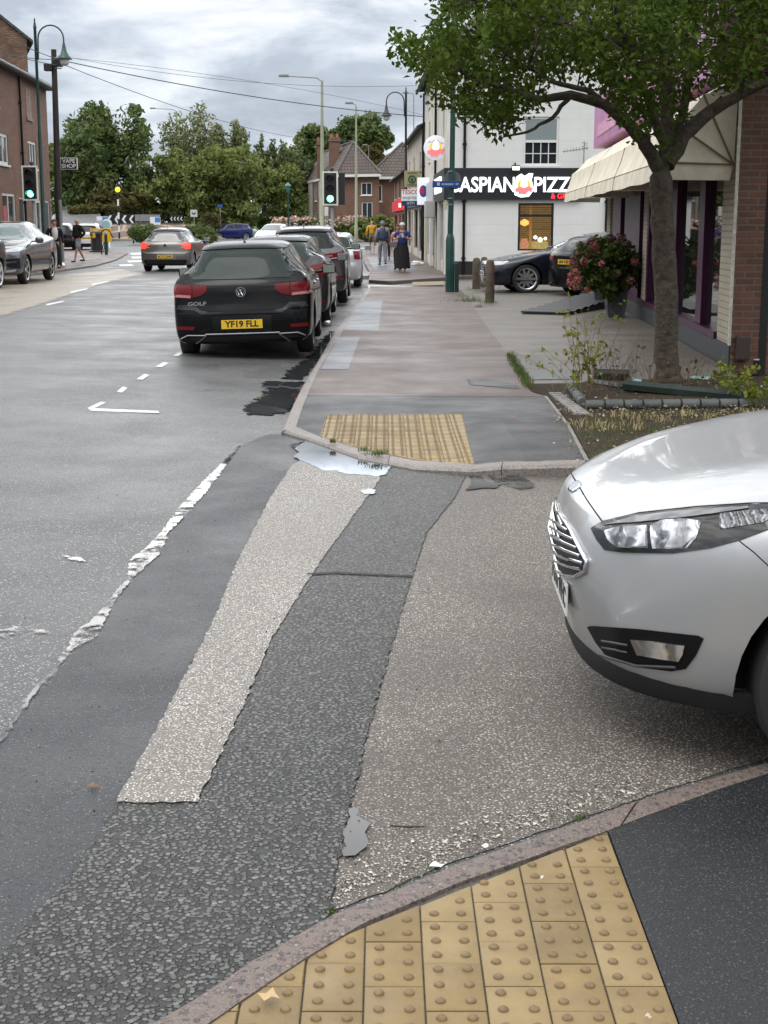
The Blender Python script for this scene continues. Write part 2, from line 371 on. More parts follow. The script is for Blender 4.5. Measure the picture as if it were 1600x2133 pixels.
# repairs and worn strips of the junction mouth
sheet('repair_strip', [(500, 930), (560, 905), (612, 905), (640, 940), (612, 975), (560, 1045), (500, 1165), (440, 1310), (345, 1490), (245, 1680), (120, 1900), (-60, 2180), (-420, 2180), (-160, 1720), (20, 1520), (180, 1330), (310, 1170), (400, 1060)], .004, band_m, step=.5, rough=.012)
sheet('coarse_strip', [(785, 990), (835, 965), (975, 985), (950, 1035), (890, 1110), (850, 1230), (810, 1370), (770, 1520), (740, 1640), (712, 1760), (690, 1900), (660, 1960), (300, 2160), (200, 2260), (-260, 2260), (-60, 2080), (90, 1890), (180, 1780), (245, 1672), (412, 1676), (500, 1490), (565, 1340), (655, 1190)], .008, coarse_m, step=.5, rough=.008)
sheet('pale_strip', [(608, 972), (640, 955), (785, 980), (792, 1000), (655, 1192), (562, 1342), (500, 1492), (412, 1678), (243, 1678), (343, 1492), (438, 1312), (498, 1166), (560, 1046)], .012, pale_m, step=.5, rough=.006)
sheet('worn_surface', [(975, 985), (1234, 1000), (1400, 1000), (2400, 1040), (2600, 1500), (1600, 1583), (1394, 1643), (1215, 1705), (1100, 1745), (935, 1800), (815, 1853), (690, 1903), (712, 1760), (740, 1640), (770, 1520), (810, 1370), (850, 1230), (890, 1110), (950, 1035)], .0035, worn_m, step=.5, rough=.006)
# water lying on the road
def blob(pts, ws, jit):
    a, b = [], []
    for (x, y), w in zip(pts, ws): a.append((x - w, y - w * .12)); b.append((x + w, y + w * .12))
    return a + b[::-1]
sheet('puddle', [(606, 930), (630, 924), (648, 920), (690, 922), (715, 934), (760, 944), (800, 955), (836, 962), (812, 978), (808, 988), (788, 997), (745, 992), (726, 992), (700, 984), (672, 984), (640, 968), (612, 955), (622, 946)], .0145, water_m, step=1, rough=.014, label='bright puddle along the tactile kerb')
sheet('puddle', [(975, 985), (1000, 992), (1012, 1003), (1045, 1012), (1035, 1019), (1000, 1020), (972, 1024), (985, 1008)], .0105, water_m, step=1, rough=.014, label='small bright puddle under the far kerb')
sheet('puddle', [(1010, 990), (1080, 992), (1110, 1008), (1112, 1018), (1085, 1022), (1040, 1010)], .0105, film_m, step=1, rough=.014, label='dark puddle beside the far kerb')
sheet('puddle', [(752, 1026), (770, 1022), (784, 1027), (776, 1034), (756, 1034)], .016, water_m, step=1, rough=.012, label='tiny puddle on the pale strip')
sheet('puddle', [(728, 1692), (745, 1690), (752, 1712), (772, 1722), (760, 1742), (768, 1762), (740, 1790), (716, 1792), (716, 1760), (724, 1720)], .0125, dull_m, step=1, rough=.008, label='puddle beside the coarse strip')
lp = [(500, 930), (470, 965), (440, 1000), (400, 1045), (370, 1080), (345, 1110), (318, 1150), (292, 1172), (270, 1210), (240, 1245), (215, 1285), (180, 1325), (150, 1352), (120, 1392), (75, 1440), (40, 1490), (5, 1545), (-40, 1600)]
lw = [2, 5, 10, 13, 11, 7, 18, 22, 4, 5, 10, 24, 8, 3, 6, 4, 3, 3]
sheet('puddle', blob(lp, lw, 0), .010, film_m, step=1, rough=.008, label='long thin puddle in the gutter joint')
sheet('puddle', [(-10, 1312), (45, 1308), (105, 1318), (60, 1324), (10, 1330), (-10, 1328)], .006, film_m, step=1, rough=.025, label='puddle at the left edge of the road')
sheet('puddle', [(130, 1160), (165, 1162), (178, 1172), (150, 1170)], .006, film_m, step=1, rough=.02, label='tiny puddle on the open road')
sheet('puddle', [(545, 795), (630, 796), (618, 830), (598, 862), (520, 866), (512, 850), (540, 830), (560, 812)], .007, water_m, step=1, rough=.06, label='dark gutter puddle behind the black hatchback')
sheet('puddle', [(590, 790), (600, 775), (640, 750), (655, 728), (690, 690), (700, 700), (668, 745), (634, 792)], .007, water_m, step=1, rough=.06, label='gutter water along the parked cars')
# parking bay marks
def mark(pts, **k): return sheet('road_marking', pts, .006, paint_m, step=1, **k)
mark([(182, 851), (190, 857), (332, 862), (330, 857)]); mark([(182, 851), (192, 854), (222, 839), (210, 838)])
mark([(243, 817), (254, 819), (266, 809), (256, 806)]); mark([(284, 791), (297, 792), (312, 782), (300, 780)])
mark([(323, 765), (337, 766), (352, 757), (341, 755)]); mark([(360, 742), (372, 743), (382, 736), (372, 735)])
mark([(765, 594), (768, 600), (925, 605), (925, 598)]); mark([(835, 604), (830, 609), (890, 609), (890, 604)])
for x0, y0, w in ((286, 527, 30), (290, 535, 34), (282, 543, 36), (262, 551, 30), (330, 520, 30), (340, 512, 26), (395, 520, 20)):
    mark([(x0 - w * .5, y0), (x0 + w * .4, y0 - 1), (x0 + w * .6, y0 + 3), (x0 - w * .4, y0 + 4)])
for x0, y0 in ((170, 606), (120, 632), (214, 590)): mark([(x0 - 24, y0 + 2), (x0 + 12, y0 - 5), (x0 + 14, y0 - 3), (x0 - 22, y0 + 5)])
sheet('layby', [(-700, 720), (-100, 690), (0, 660), (140, 616), (215, 590), (300, 570), (250, 560), (200, 566), (130, 572), (-700, 600)], .004, tan_m, step=1, rough=.08)
# ---- far pavement beyond the junction
def zfp(x, Y): return .03 - .045 * min(max((.95 - x) / .5, 0), 1) * min(max((13 - Y) / 1.5, 0), 1)
PD = .012
sheet('pavement', [(640, 824), (665, 768), (722, 676), (770, 602), (772, 596), (950, 597), (982, 630), (993, 650), (1041, 716), (1085, 790), (1107, 816), (1133, 826)], 0, pave_m, dz=.03, step=1, zf=zfp, thick=.08)
sheet('pavement', [(615, 884), (638, 818), (1132, 819), (1181, 886), (1221, 965), (989, 965), (866, 952), (757, 930), (667, 904)], -.002, newasp_m, dz=PD, step=.5, zf=zfp, thick=.08, label='dark new asphalt end of the far pavement')
sheet('repair_strip', [(704, 705), (750, 703), (738, 735), (726, 770), (668, 770), (690, 730)], .004, patch_m, dz=.03, step=1, zf=zfp, label='blue grey repair beside the kerb')
sheet('repair_strip', [(756, 626), (797, 626), (793, 655), (788, 690), (716, 688), (730, 662)], .004, patch_m, dz=.03, step=1, zf=zfp, label='farther blue grey repair')
sheet('repair_strip', [(975, 790), (1010, 788), (1075, 800), (1080, 812), (1030, 806), (980, 802)], .004, band_m, dz=.03, step=1, zf=zfp, rough=.03)
def kerbband(outer, inner, z, mat, name='kerb', drop=.12, zf=None, gap=.006, seg=None, parent=None):
    """row of kerb stones between two polylines, rounded on the road side"""
    o = [at(p[0], p[1], z) for p in outer]; i = [at(p[0], p[1], z) for p in inner]
    mb = MB()
    acc = 0.; ln = seg or .92
    for k in range(len(o) - 1):
        L0 = (o[k + 1] - o[k]).length or 1e-6; cuts = [0.]; d = ln - acc
        while d < L0 - .02: cuts += [d / L0]; d += ln
        acc = (acc + L0) % ln; cuts += [1.]
        for q in range(len(cuts) - 1):
            a, b = cuts[q], cuts[q + 1]
            if q > 0: a += gap / L0
            A, B = o[k].lerp(o[k + 1], a), o[k].lerp(o[k + 1], b); C, D = i[k].lerp(i[k + 1], b), i[k].lerp(i[k + 1], a)
            zz = [(zf(p.x, p.y) if zf else p.z) + .003 for p in (A, B, C, D)]
            bm = bmesh.new(); vs = []
            for dz_, sh in ((-drop, 0), (-.022, 0), (-.006, .12), (0, .3)):
                vs.append([bm.verts.new((p.lerp(r, sh).x, p.lerp(r, sh).y, h + dz_)) for p, r, h in ((A, D, zz[0]), (B, C, zz[1]))])
            vs.append([bm.verts.new((D.x, D.y, zz[3])), bm.verts.new((C.x, C.y, zz[2]))])
            vs.append([bm.verts.new((D.x, D.y, zz[3] - drop)), bm.verts.new((C.x, C.y, zz[2] - drop))])
            for t in range(5): bm.faces.new((vs[t][0], vs[t][1], vs[t + 1][1], vs[t + 1][0]))
            if q > 0 or k == 0: bm.faces.new([v[0] for v in vs])
            if q < len(cuts) - 2 or k == len(o) - 2: bm.faces.new([v[1] for v in vs][::-1])
            mb.bm(bm)
    return struct(mb.build(name, mat, smooth=30))
kerbband([(586, 886), (632, 799), (654, 764), (700, 685), (765, 600)], [(615, 884), (643, 818), (665, 768), (722, 676), (772, 603)], .03, kerb2_m, zf=zfp)
kerbband([(586, 889), (652, 908), (748, 943), (866, 965), (985, 974), (1203, 974), (1234, 970)], [(615, 884), (667, 904), (757, 930), (866, 952), (989, 965), (1205, 964), (1221, 965)], PD, kerb2_m, zf=zfp)
kerbband([(1234, 966), (1190, 886), (1142, 825)], [(1221, 965), (1181, 886), (1133, 825)], .03, kerb2_m, seg=.6)
# ---- forecourt, soil and verge on the right
sheet('forecourt', [(952, 597), (982, 630), (993, 650), (1041, 716), (1085, 790), (1095, 800), (1240, 798), (1400, 790), (1530, 785), (1521, 770), (1307, 650), (1200, 600), (1180, 585), (960, 586)], 0, fore_m, dz=.032, step=1.5, thick=.06)
A0 = at(1521, 770, .03)
sheet('paving_setts', [(1095, 775), (1180, 772), (1205, 790), (1107, 792)], .006, M('grey_setts', (.12, .12, .115), .6, var=(30., .4), bump=(60., .004)), dz=.032, step=1)
sheet('verge', [(1107, 816), (1095, 800), (1240, 798), (1400, 790), (1540, 784), (1900, 790), (2600, 800), (2600, 990), (1700, 985), (1234, 966), (1190, 886), (1142, 825)], .004, soil_m, dz=.03, step=1, thick=.06)
# brick edging beside the pavement
eb = MB()
for k in range(12):
    t = k / 11; a = at(1140 + 52 * t, 822 + 42 * t, .03); b = at(1170 + 58 * t, 820 + 42 * t, .03)
    eb.bbox(a.x + .02, b.x - .01, a.y - .055, a.y + .045, -.02, .05, .006)
struct(eb.build('edging_bricks', M('grey_brick_edging', (.19, .18, .17), .7, var=(14., .4), bump=(80., .003)), smooth=40))
# ---- tactile paving
buff = [M('buff_block', (.19, .13, .050), .6, var=(7., .16), bump=(220., .0012), rvar=.12), M('buff_block_dark', (.165, .113, .044), .62, var=(7., .18), bump=(220., .0012), rvar=.12), M('buff_block_pale', (.215, .152, .064), .6, var=(7., .14), bump=(220., .0012)), M('buff_stud', (.145, .095, .040), .6, var=(60., .25))]
def tactile(x_edge, w, L_, cols, y_hi, y_lo, inside, z, phase, segs=10, palef=None, bh=.007):
    mb = MB(); joints = .004
    for c in range(cols):
        x1 = x_edge - c * w; x0 = x1 - w; ph = phase[c % 2]
        k0 = int((y_hi - ph) / L_) + 2
        for k in range(k0, -200, -1):
            ya, yb = ph + (k - 1) * L_, ph + k * L_
            if yb < y_lo: break
            poly = [(x0 + joints / 2, ya + joints / 2), (x1 - joints / 2, ya + joints / 2), (x1 - joints / 2, yb - joints / 2), (x0 + joints / 2, yb - joints / 2)]
            poly = clip(poly, inside)
            if len(poly) < 3: continue
            mb.mi = R.choice([0, 0, 0, 1, 2]) if palef is None else (2 if R.random() < palef((x0 + x1) / 2) else R.choice([0, 1]))
            jz = R.uniform(-.0012, .0012)
            # chamfered slab
            cx = sum(p[0] for p in poly) / len(poly); cy = sum(p[1] for p in poly) / len(poly); n = len(poly)
            zb = [z(p[0], p[1]) + jz for p in poly]
            vs = [(p[0], p[1], h - .02) for p, h in zip(poly, zb)] + [(p[0], p[1], h - .003) for p, h in zip(poly, zb)]
            inn = []
            for p, h in zip(poly, zb):
                d = Vector((cx - p[0], cy - p[1])); l = d.length or 1; inn.append((p[0] + d.x / l * .006, p[1] + d.y / l * .006, h))
            vs += inn
            fs = [(i, (i + 1) % n, n + (i + 1) % n, n + i) for i in range(n)] + [(n + i, n + (i + 1) % n, 2 * n + (i + 1) % n, 2 * n + i) for i in range(n)] + [tuple(range(2 * n, 3 * n))]
            mb.add(vs, fs)
            for bx in (.25, .75):
                for by in (1 / 6, .5, 5 / 6):
                    X, Y = x0 + w * bx, ya + L_ * by
                    if not pip(X, Y, poly, .012): continue
                    h = z(X, Y) + jz; km = mb.mi; mb.mi = 3 if segs > 6 else 1
                    prof = [(.0125, -.001), (.0115, bh * .55), (.0085, bh * .92), (.0001, bh)] if segs > 6 else [(.0125, -.001), (.009, bh)]
                    mb.lathe([(r_, q + h) for r_, q in prof], (X, Y, 0), n=segs, cap=(segs <= 6)); mb.mi = km
    return mb
def clip(poly, planes):
    for (px, py, nx, ny) in planes:        # keep the side where (p-P).n >= 0
        out = []; n = len(poly)
        for i in range(n):
            a, b = poly[i], poly[(i + 1) % n]
            da = (a[0] - px) * nx + (a[1] - py) * ny; db = (b[0] - px) * nx + (b[1] - py) * ny
            if da >= 0: out.append(a)
            if (da >= 0) != (db >= 0):
                t = da / (da - db); out.append((a[0] + (b[0] - a[0]) * t, a[1] + (b[1] - a[1]) * t))
        poly = out
        if len(poly) < 3: return []
    return poly
def pip(x, y, poly, m=0.):
    n = len(poly); s = 0
    for i in range(n):
        a, b = poly[i], poly[(i + 1) % n]; dx, dy = b[0] - a[0], b[1] - a[1]; l = math.hypot(dx, dy) or 1
        d = ((x - a[0]) * dy - (y - a[1]) * dx) / l
        if s == 0: s = 1 if d > 0 else -1
        if d * s < m: return False
    return True
NK_O = [(200, 2200), (300, 2130), (390, 2080), (515, 1997), (650, 1920), (690, 1898), (815, 1850), (900, 1814), (935, 1799), (1100, 1742), (1215, 1702), (1294, 1672), (1394, 1641), (1530, 1602), (1600, 1584)]
NK_I = [(330, 2205), (440, 2130), (508, 2083), (640, 1995), (750, 1929), (775, 1917), (875, 1875), (952, 1842), (985, 1830), (1100, 1790), (1180, 1761), (1263, 1733), (1337, 1704), (1500, 1644), (1600, 1612)]
ko = kerbband(NK_O, NK_I, 0, kerb_m, seg=.95, gap=.014)
# kerb carries on out of sight, both ways
o1, i1 = at(1600, 1584, 0), at(1600, 1612, 0); kx = MB()
kx.bbox(o1.x + .006, 7, i1.y, o1.y, -.12, .003, .012); struct(kx.build('kerb', kerb_m, smooth=30))
inn = [at(x, y, 0) for x, y in NK_I]
planes = []
for a, b in zip(inn[:-1], inn[1:]):
    if (b - a).length < .02: continue
    d = (b - a).normalized(); planes.append((a.x, a.y, d.y, -d.x))
XE = .622
def z0(x, Y): return 0.
tb = tactile(XE, .1333, .2, 14, 4.4, 1.2, planes, z0, (3.47, 3.37), segs=10)
struct(tb.build('tactile_paving', buff, smooth=45))
sheet('road_crack', [(640, 1199), (700, 1196), (780, 1200), (858, 1203), (858, 1206), (780, 1203), (700, 1199), (640, 1202)], .013, M('crack_dark', (.02, .02, .02), .8), step=1, rough=.004)
# jointing under the blocks and asphalt beside them
pts = [(XE, 1.2)] + [(p.x, p.y) for p in inn if p.x < XE][::-1][::-1]
pts = [(-1.4, 1.2), (XE, 1.2), (XE, at(1263, 1733, 0).y)] + [(p.x, p.y) for p in reversed(inn) if p.x < XE] 
sheet('paving_joints', pts, -.009, M('joint_grit', (.075, .07, .06), .8, var=(90., .5)), dz=0, step=1, pix=False)
ip = [(p.x, p.y) for p in inn if p.x > XE - .01]
sheet('pavement', [(XE + .001, 1.2), (XE + .001, inn[11].y - .002)] + ip + [(7, ip[-1][1]), (7, -3), (-3, -3), (-3, 1.2)], 0.001, newasp_m, dz=0, step=1, pix=False, thick=.1)
# far tactile block field
fi = [at(x, y, PD) for x, y in ((667, 904), (757, 930), (866, 952), (989, 965))]
pl = []
for a, b in zip(fi[:-1], fi[1:]):
    d = (b - a).normalized(); pl.append((a.x, a.y, -d.y, d.x))
tr, tl = at(962, 865, PD), at(680, 865, PD)
bl = at(667, 904, PD)
d = (tl - bl).normalized(); pl.append((bl.x, bl.y, d.y, -d.x))
br = at(988, 964, PD); d = (tr - br).normalized(); pl.append((br.x, br.y, -d.y, d.x)); pl.append((0, tr.y, 0, -1))
tb = tactile(max(tr.x, br.x) + .02, .1333, .2, 14, tr.y + .1, 9.5, pl, lambda x, y: zfp(x, y) + .008, (9.9, 9.9), segs=6, palef=lambda x: min(max((x + .4) / .8, 0.1), .97), bh=.006)
struct(tb.build('tactile_paving', buff, smooth=45))
sheet('paving_joints', [(676, 866), (962, 866), (985, 963), (866, 951), (757, 929), (669, 905)], .002, M('joint_grit', (.075, .07, .06)), dz=PD, step=.5, zf=zfp)
# ---- pavements across the side road and on the left
w0, w1 = at(960, 575, .05), at(885, 545, .05)
sheet('pavement', [(w0.x + .1, 47.2), (w0.x + .1, 45.5), (1.0, 43), (.2, 41.5), (-.45, 42.5), (-.5, 50), (-.9, 64), (-1.2, 95), (4, 95), (3, 60)], 0, pave_m, dz=.05, step=2, thick=.1, pix=False)
sheet('pavement', [(w0.x + .1, 45.5), (w0.x + .1, 47.4), (30, 49), (30, 47)], .0, pave_m, dz=.05, step=3, thick=.1, pix=False)
sheet('repair_strip', [(-.35, 52), (1.2, 52), (1.1, 70), (-.8, 70)], .004, patch_m, dz=.05, step=3, pix=False)
sheet('tactile_paving', [(858, 588), (925, 586), (925, 593), (862, 594)], .006, buff[0], dz=.05, step=2)
lk = [(-12.3, 30), (-12.2, 42.6), (-11.0, 44.2), (-10.95, 54), (-11.2, 56.4), (-11.8, 63), (-13.1, 73), (-16, 82), (-40, 90), (-40, 30)]
sheet('pavement', lk, 0.06, pave_m, step=1, thick=.12, pix=False, label='left pavement in front of the brick shops')
lkp = MB(); 
for a, b in zip(lk[:8], lk[1:8]):
    A, B = Vector((*a, 0)), Vector((*b, 0)); d = (B - A).normalized(); nrm = Vector((d.y, -d.x, 0)); n = max(1, int((B - A).length / .95))
    for k in range(n):
        p, q = A.lerp(B, k / n + .004), A.lerp(B, (k + 1) / n - .004)
        z = G(p.x, p.y) + .065
        vs = [p + nrm * .13, q + nrm * .13, q, p]
        lkp.add([(v.x, v.y, z - .16) for v in vs] + [(v.x, v.y, z) for v in vs], [(0, 1, 5, 4), (4, 5, 6, 7), (3, 2, 6, 7), (0, 3, 7, 4), (1, 2, 6, 5)])
struct(lkp.build('kerb', kerb2_m))
# small debris: stones washed onto the surfaces
db = MB()
for _ in range(900):
    u = R.random()
    if u < .35: px, py = R.uniform(690, 1600), None
    else: px, py = R.uniform(0, 1150), R.uniform(950, 2100)
    if py is None:
        t = (px - 690) / 910; py = 1895 - 310 * t ** .8 - abs(R.gauss(0, 22)) - 6
    p = at(px, py); s = R.uniform(.002, .006)
    if p.x < -3 : continue
    db.add([p + Vector((R.uniform(-1, 1), R.uniform(-1, 1), 0)) * s + Vector((0, 0, h)) for h in (.012, .012, .012 + s)] + [p + Vector((0, 0, .013 + s * .8))], [(0, 1, 2), (0, 1, 3), (1, 2, 3), (0, 2, 3)])
o = db.build('loose_grit', M('grit', (.05, .048, .045), .7)); o['kind'] = 'stuff'; o['label'] = 'dark loose grit scattered on the road'
db = MB()
for _ in range(420):
    px = R.uniform(700, 1330); t = (px - 690) / 910; py = 1895 - 310 * t ** .8 - abs(R.gauss(0, 26)) - 4
    p = at(px, py) + Vector((0, 0, .004)); s = R.uniform(.003, .009)
    db.add([p + Vector((R.uniform(-1, 1) * s, R.uniform(-1, 1) * s, R.uniform(0, 1) * s * .8)) for _ in range(5)], [(0, 1, 2), (0, 2, 3), (0, 3, 4), (1, 2, 4), (1, 3, 4)])
o = db.build('gravel', M('pale_gravel', (.5, .46, .4), .6)); o['kind'] = 'stuff'; o['label'] = 'pale gravel gathered against the near kerb'
# ================================================================== BUILDINGS
def W(root, a, b):
    """frame of a wall running a->b (x along, y inward, z up), relative to the root"""
    d = Vector((b[0] - a[0], b[1] - a[1], 0)); Ln = d.length; d.normalize(); o = Vector((a[0], a[1], 0)) - Vector((root.location.x, root.location.y, 0))
    return Matrix(((d.x, -d.y, 0, o.x), (d.y, d.x, 0, o.y), (0, 0, 1, 0), (0, 0, 0, 1))), Ln
def wall(mb, mtx, x0, x1, z0, z1, holes=(), rev=.12, skip_back=True):
    xs = sorted({x0, x1, *[h[0] for h in holes], *[h[1] for h in holes]}); zs = sorted({z0, z1, *[h[2] for h in holes], *[h[3] for h in holes]})
    xs = [x for x in xs if x0 <= x <= x1]; zs = [z for z in zs if z0 <= z <= z1]
    for i in range(len(xs) - 1):
        for j in range(len(zs) - 1):
            cx, cz = (xs[i] + xs[i + 1]) / 2, (zs[j] + zs[j + 1]) / 2
            if any(h[0] < cx < h[1] and h[2] < cz < h[3] for h in holes): continue
            mb.quad(*[mtx @ Vector(p) for p in ((xs[i], 0, zs[j]), (xs[i + 1], 0, zs[j]), (xs[i + 1], 0, zs[j + 1]), (xs[i], 0, zs[j + 1]))])
    for h in holes:
        a, b, c, d = h[:4]
        for q in (((a, 0, c), (a, 0, d), (a, rev, d), (a, rev, c)), ((b, 0, c), (b, rev, c), (b, rev, d), (b, 0, d)), ((a, 0, d), (b, 0, d), (b, rev, d), (a, rev, d)), ((a, 0, c), (a, rev, c), (b, rev, c), (b, 0, c))):
            mb.quad(*[mtx @ Vector(p) for p in q])
white_pvc = M('white_pvc', (.68, .68, .66), .4); slate = brick('slate_roof', ((.055, .058, .062), (.08, .082, .085), (.6, .6, .6)), (.03, .03, .03), .3, .22, .012, .6, .02)
tile_m = brick('brown_roof_tiles', ((.11, .08, .066), (.14, .10, .082), (.7, .7, .7)), (.035, .03, .028), .3, .28, .03, .7, .04)
glass_d = M('window_glass', (.02, .025, .028), .03, spec=.6)
black_pl = M('black_plastic', (.008, .008, .0085), .4, spec=.25); black_pt = M('black_paint', (.018, .018, .02), .4)
def win(root, mtx, x0, x1, z0, z1, fw=.06, bars=(1, 1), mat=None, glass=None, dep=.08, sill=True, bw=.03, mid=None, name='window', sillm=None):
    mat = mat or white_pvc; mb = MB(); g = .003
    mb.box(x0 + g, x0 + fw, dep - .03, dep + .03, z0 + g, z1 - g, mtx); mb.box(x1 - fw, x1 - g, dep - .03, dep + .03, z0 + g, z1 - g, mtx)
    mb.box(x0 + fw, x1 - fw, dep - .03, dep + .03, z0 + g, z0 + fw, mtx); mb.box(x0 + fw, x1 - fw, dep - .03, dep + .03, z1 - fw, z1 - g, mtx)
    nx, nz = bars
    for k in range(1, nx):
        x = x0 + fw + (x1 - x0 - 2 * fw) * k / nx; mb.box(x - bw / 2, x + bw / 2, dep - .02, dep + .02, z0 + fw, z1 - fw, mtx)
    for k in range(1, nz):
        z = z0 + fw + (z1 - z0 - 2 * fw) * k / nz; mb.box(x0 + fw, x1 - fw, dep - .017, dep + .017, z - bw / 2, z + bw / 2, mtx)
    if mid: mb.box(x0 + fw, x1 - fw, dep - .04, dep + .035, mid - .04, mid + .04, mtx)
    w = mb.build(name, mat, root)
    MB().box(x0 + fw * .6, x1 - fw * .6, dep + .004, dep + .012, z0 + fw * .6, z1 - fw * .6, mtx).build('pane', glass or glass_d, w)
    if sill: MB().bbox(x0 - .06, x1 + .06, -.06, dep - .032, z0 - .07, z0 + g, .008, mtx).build('sill', sillm or mat, w)
    return w
def pipe(root, mtx, x, z0, z1, r=.045, out=.07, mat=None):
    mb = MB(); mb.cyl(mtx @ Vector((x, -out, z0)), mtx @ Vector((x, -out, z1)), r, n=10)
    z = z0 + .5
    while z < z1: mb.cyl(mtx @ Vector((x, -out, z)), mtx @ Vector((x, -out, z + .07)), r * 1.35, n=10); mb.box(x - .07, x + .07, -out, -.002, z, z + .05, mtx); z += 1.8
    return mb.build('downpipe', mat or black_pl, root, smooth=40)
# ---- left brick terrace
red_brick = brick('red_brick', ((.27, .115, .065), (.19, .08, .05), (.66, .6, .55)), (.22, .175, .135), ms=.013)
rough_brick = brick('orange_brick', ((.40, .17, .075), (.20, .085, .05), (.55, .5, .45)), (.16, .125, .10), ms=.016)
pale_infill = brick('pale_infill_brick', ((.36, .26, .22), (.24, .12, .09), (.8, .75, .7)), (.3, .27, .24))
LA, LB = (-12.54, 34.), (-13.75, 60.)
r = thing('brick_shop_building', 'long two storey red brick terrace with slate roof and black downpipes on the left', 'building', (LA[0], LA[1], 0))
mt, Ln = W(r, LA, LB); gz = .12; ez = 7.15
def lx(Y): return (Y - 34) / 26 * Ln
holes = [(lx(50.0), lx(52.1), 3.72, 4.78), (lx(55.7), lx(57.3), 3.78, 4.8), (lx(50.7), lx(52.9), .75, 2.75), (lx(53.6), lx(54.6), gz, 2.65), (lx(56.2), lx(57.8), .8, 2.6), (lx(58.7), lx(59.6), gz, 2.6),
         (lx(44), lx(46.1), 3.72, 4.78), (lx(38.5), lx(40.6), 3.72, 4.78), (lx(44), lx(47), .75, 2.75), (lx(37), lx(40), .75, 2.75)]
mb = MB(); wall(mb, mt, 0, Ln, gz, ez, holes)
me, Le = W(r, LB, (-16.5, 66.)); wall(mb, me, 0, Le, gz, ez); ms_, Ls = W(r, (-22, 34), LA); wall(mb, ms_, 0, Ls, gz, ez)
mb.build('wall', red_brick, r)
for i, h in enumerate(holes):
    if h[2] <= gz + .01:
        d = MB().bbox(h[0] + .06, h[1] - .06, .05, .1, h[2], h[3] - .07, .01, mt).build('door', black_pt, r)
        MB().box(h[0] + .003, h[0] + .06, .03, .11, h[2], h[3], mt).box(h[1] - .06, h[1] - .003, .03, .11, h[2], h[3], mt).box(h[0] + .06, h[1] - .06, .03, .11, h[3] - .07, h[3] - .003, mt).build('door_frame', white_pvc, d)
    else: win(r, mt, *h[:4], fw=.10, bars=(3, 1) if i < 2 or i > 5 else (2, 1), bw=.09, dep=.06, mid=None)
for Y in (50.3, 56.2):
    q = MB().box(lx(Y) - .5, lx(Y) + .5, -.012, -.001, 5.65, 6.75, mt).build('bricked_up_opening', pale_infill, r)
    MB().bbox(lx(Y) - .6, lx(Y) + .6, -.06, -.002, 5.53, 5.64, .01, mt).build('stone_ledge', M('old_stone', (.2, .19, .17), .8), q)
for Y in (49.5, 54.3): pipe(r, mt, lx(Y), gz, ez - .1)
mb = MB(); mb.box(-.2, Ln + .1, -.32, 0, ez - .16, ez - .02, mt); mb.build('fascia_board', M('dark_board', (.03, .03, .03), .6), r)
mb = MB(); mb.cyl(mt @ Vector((-.2, -.36, ez - .06)), mt @ Vector((Ln + .15, -.36, ez - .06)), .06, n=10); mb.build('gutter', M('grey_gutter', (.35, .36, .37), .4), r, smooth=40)
mb = MB(); mb.quad(*[mt @ Vector(p) for p in ((-.2, -.42, ez - .02), (Ln + .15, -.42, ez - .02), (Ln - .3, 4.2, ez + 2.1), (-.2, 4.2, ez + 2.1))]); mb.quad(*[mt @ Vector(p) for p in ((-.2, 4.2, ez + 2.1), (Ln - .3, 4.2, ez + 2.1), (Ln - .3, 9, ez - .02), (-.2, 9, ez - .02))])
mb.build('roof', slate, r)
d = MB().bbox(lx(51) - .18, lx(51) + .32, -.004, .03, 1.6, 2.3, .01, mt).build('window_poster', M('pink_poster', (.45, .07, .10), .5, var=(9., .5)), r)
# tall gabled block behind it
r = thing('gabled_brick_building', 'taller orange brick building whose gable rises above the slate roof', 'building', (-14.1, 58.6, 0))
def sl(x, z): return (x, 0, z)
gp = [(-.3, .1), (0, .1), (0, 8.85), (-6.6, 14.1), (-13.2, 8.85), (-13.2, .1)]
dv = Vector((-2.6, 8.5, 0)); n = len(gp)
mb = MB(); f = [Vector((x, 0, z)) for x, z in gp]; b_ = [p + dv for p in f]
mb.add(f, [tuple(range(n))]).add(b_, [tuple(range(n))]).quad(f[1], f[2], b_[2], b_[1]).quad(f[4], f[5], b_[5], b_[4])
mb.build('wall', rough_brick, r)
mb = MB(); e = Vector((.28, -.12, -.2)); up = Vector((0, 0, .10))
for s_, e_ in ((2, Vector((.28, -.12, -.18))), (4, Vector((-.28, -.12, -.18)))):
    a, c_ = f[s_] + e_ + up, f[3] + Vector((0, -.12, .04)) + up
    q = [a, c_, c_ + dv, a + dv]; mb.add(q + [v - Vector((0, 0, .12)) for v in q], [(0, 1, 2, 3), (7, 6, 5, 4), (0, 1, 5, 4), (1, 2, 6, 5), (2, 3, 7, 6), (3, 0, 4, 7)])
mb.build('roof', slate, r)
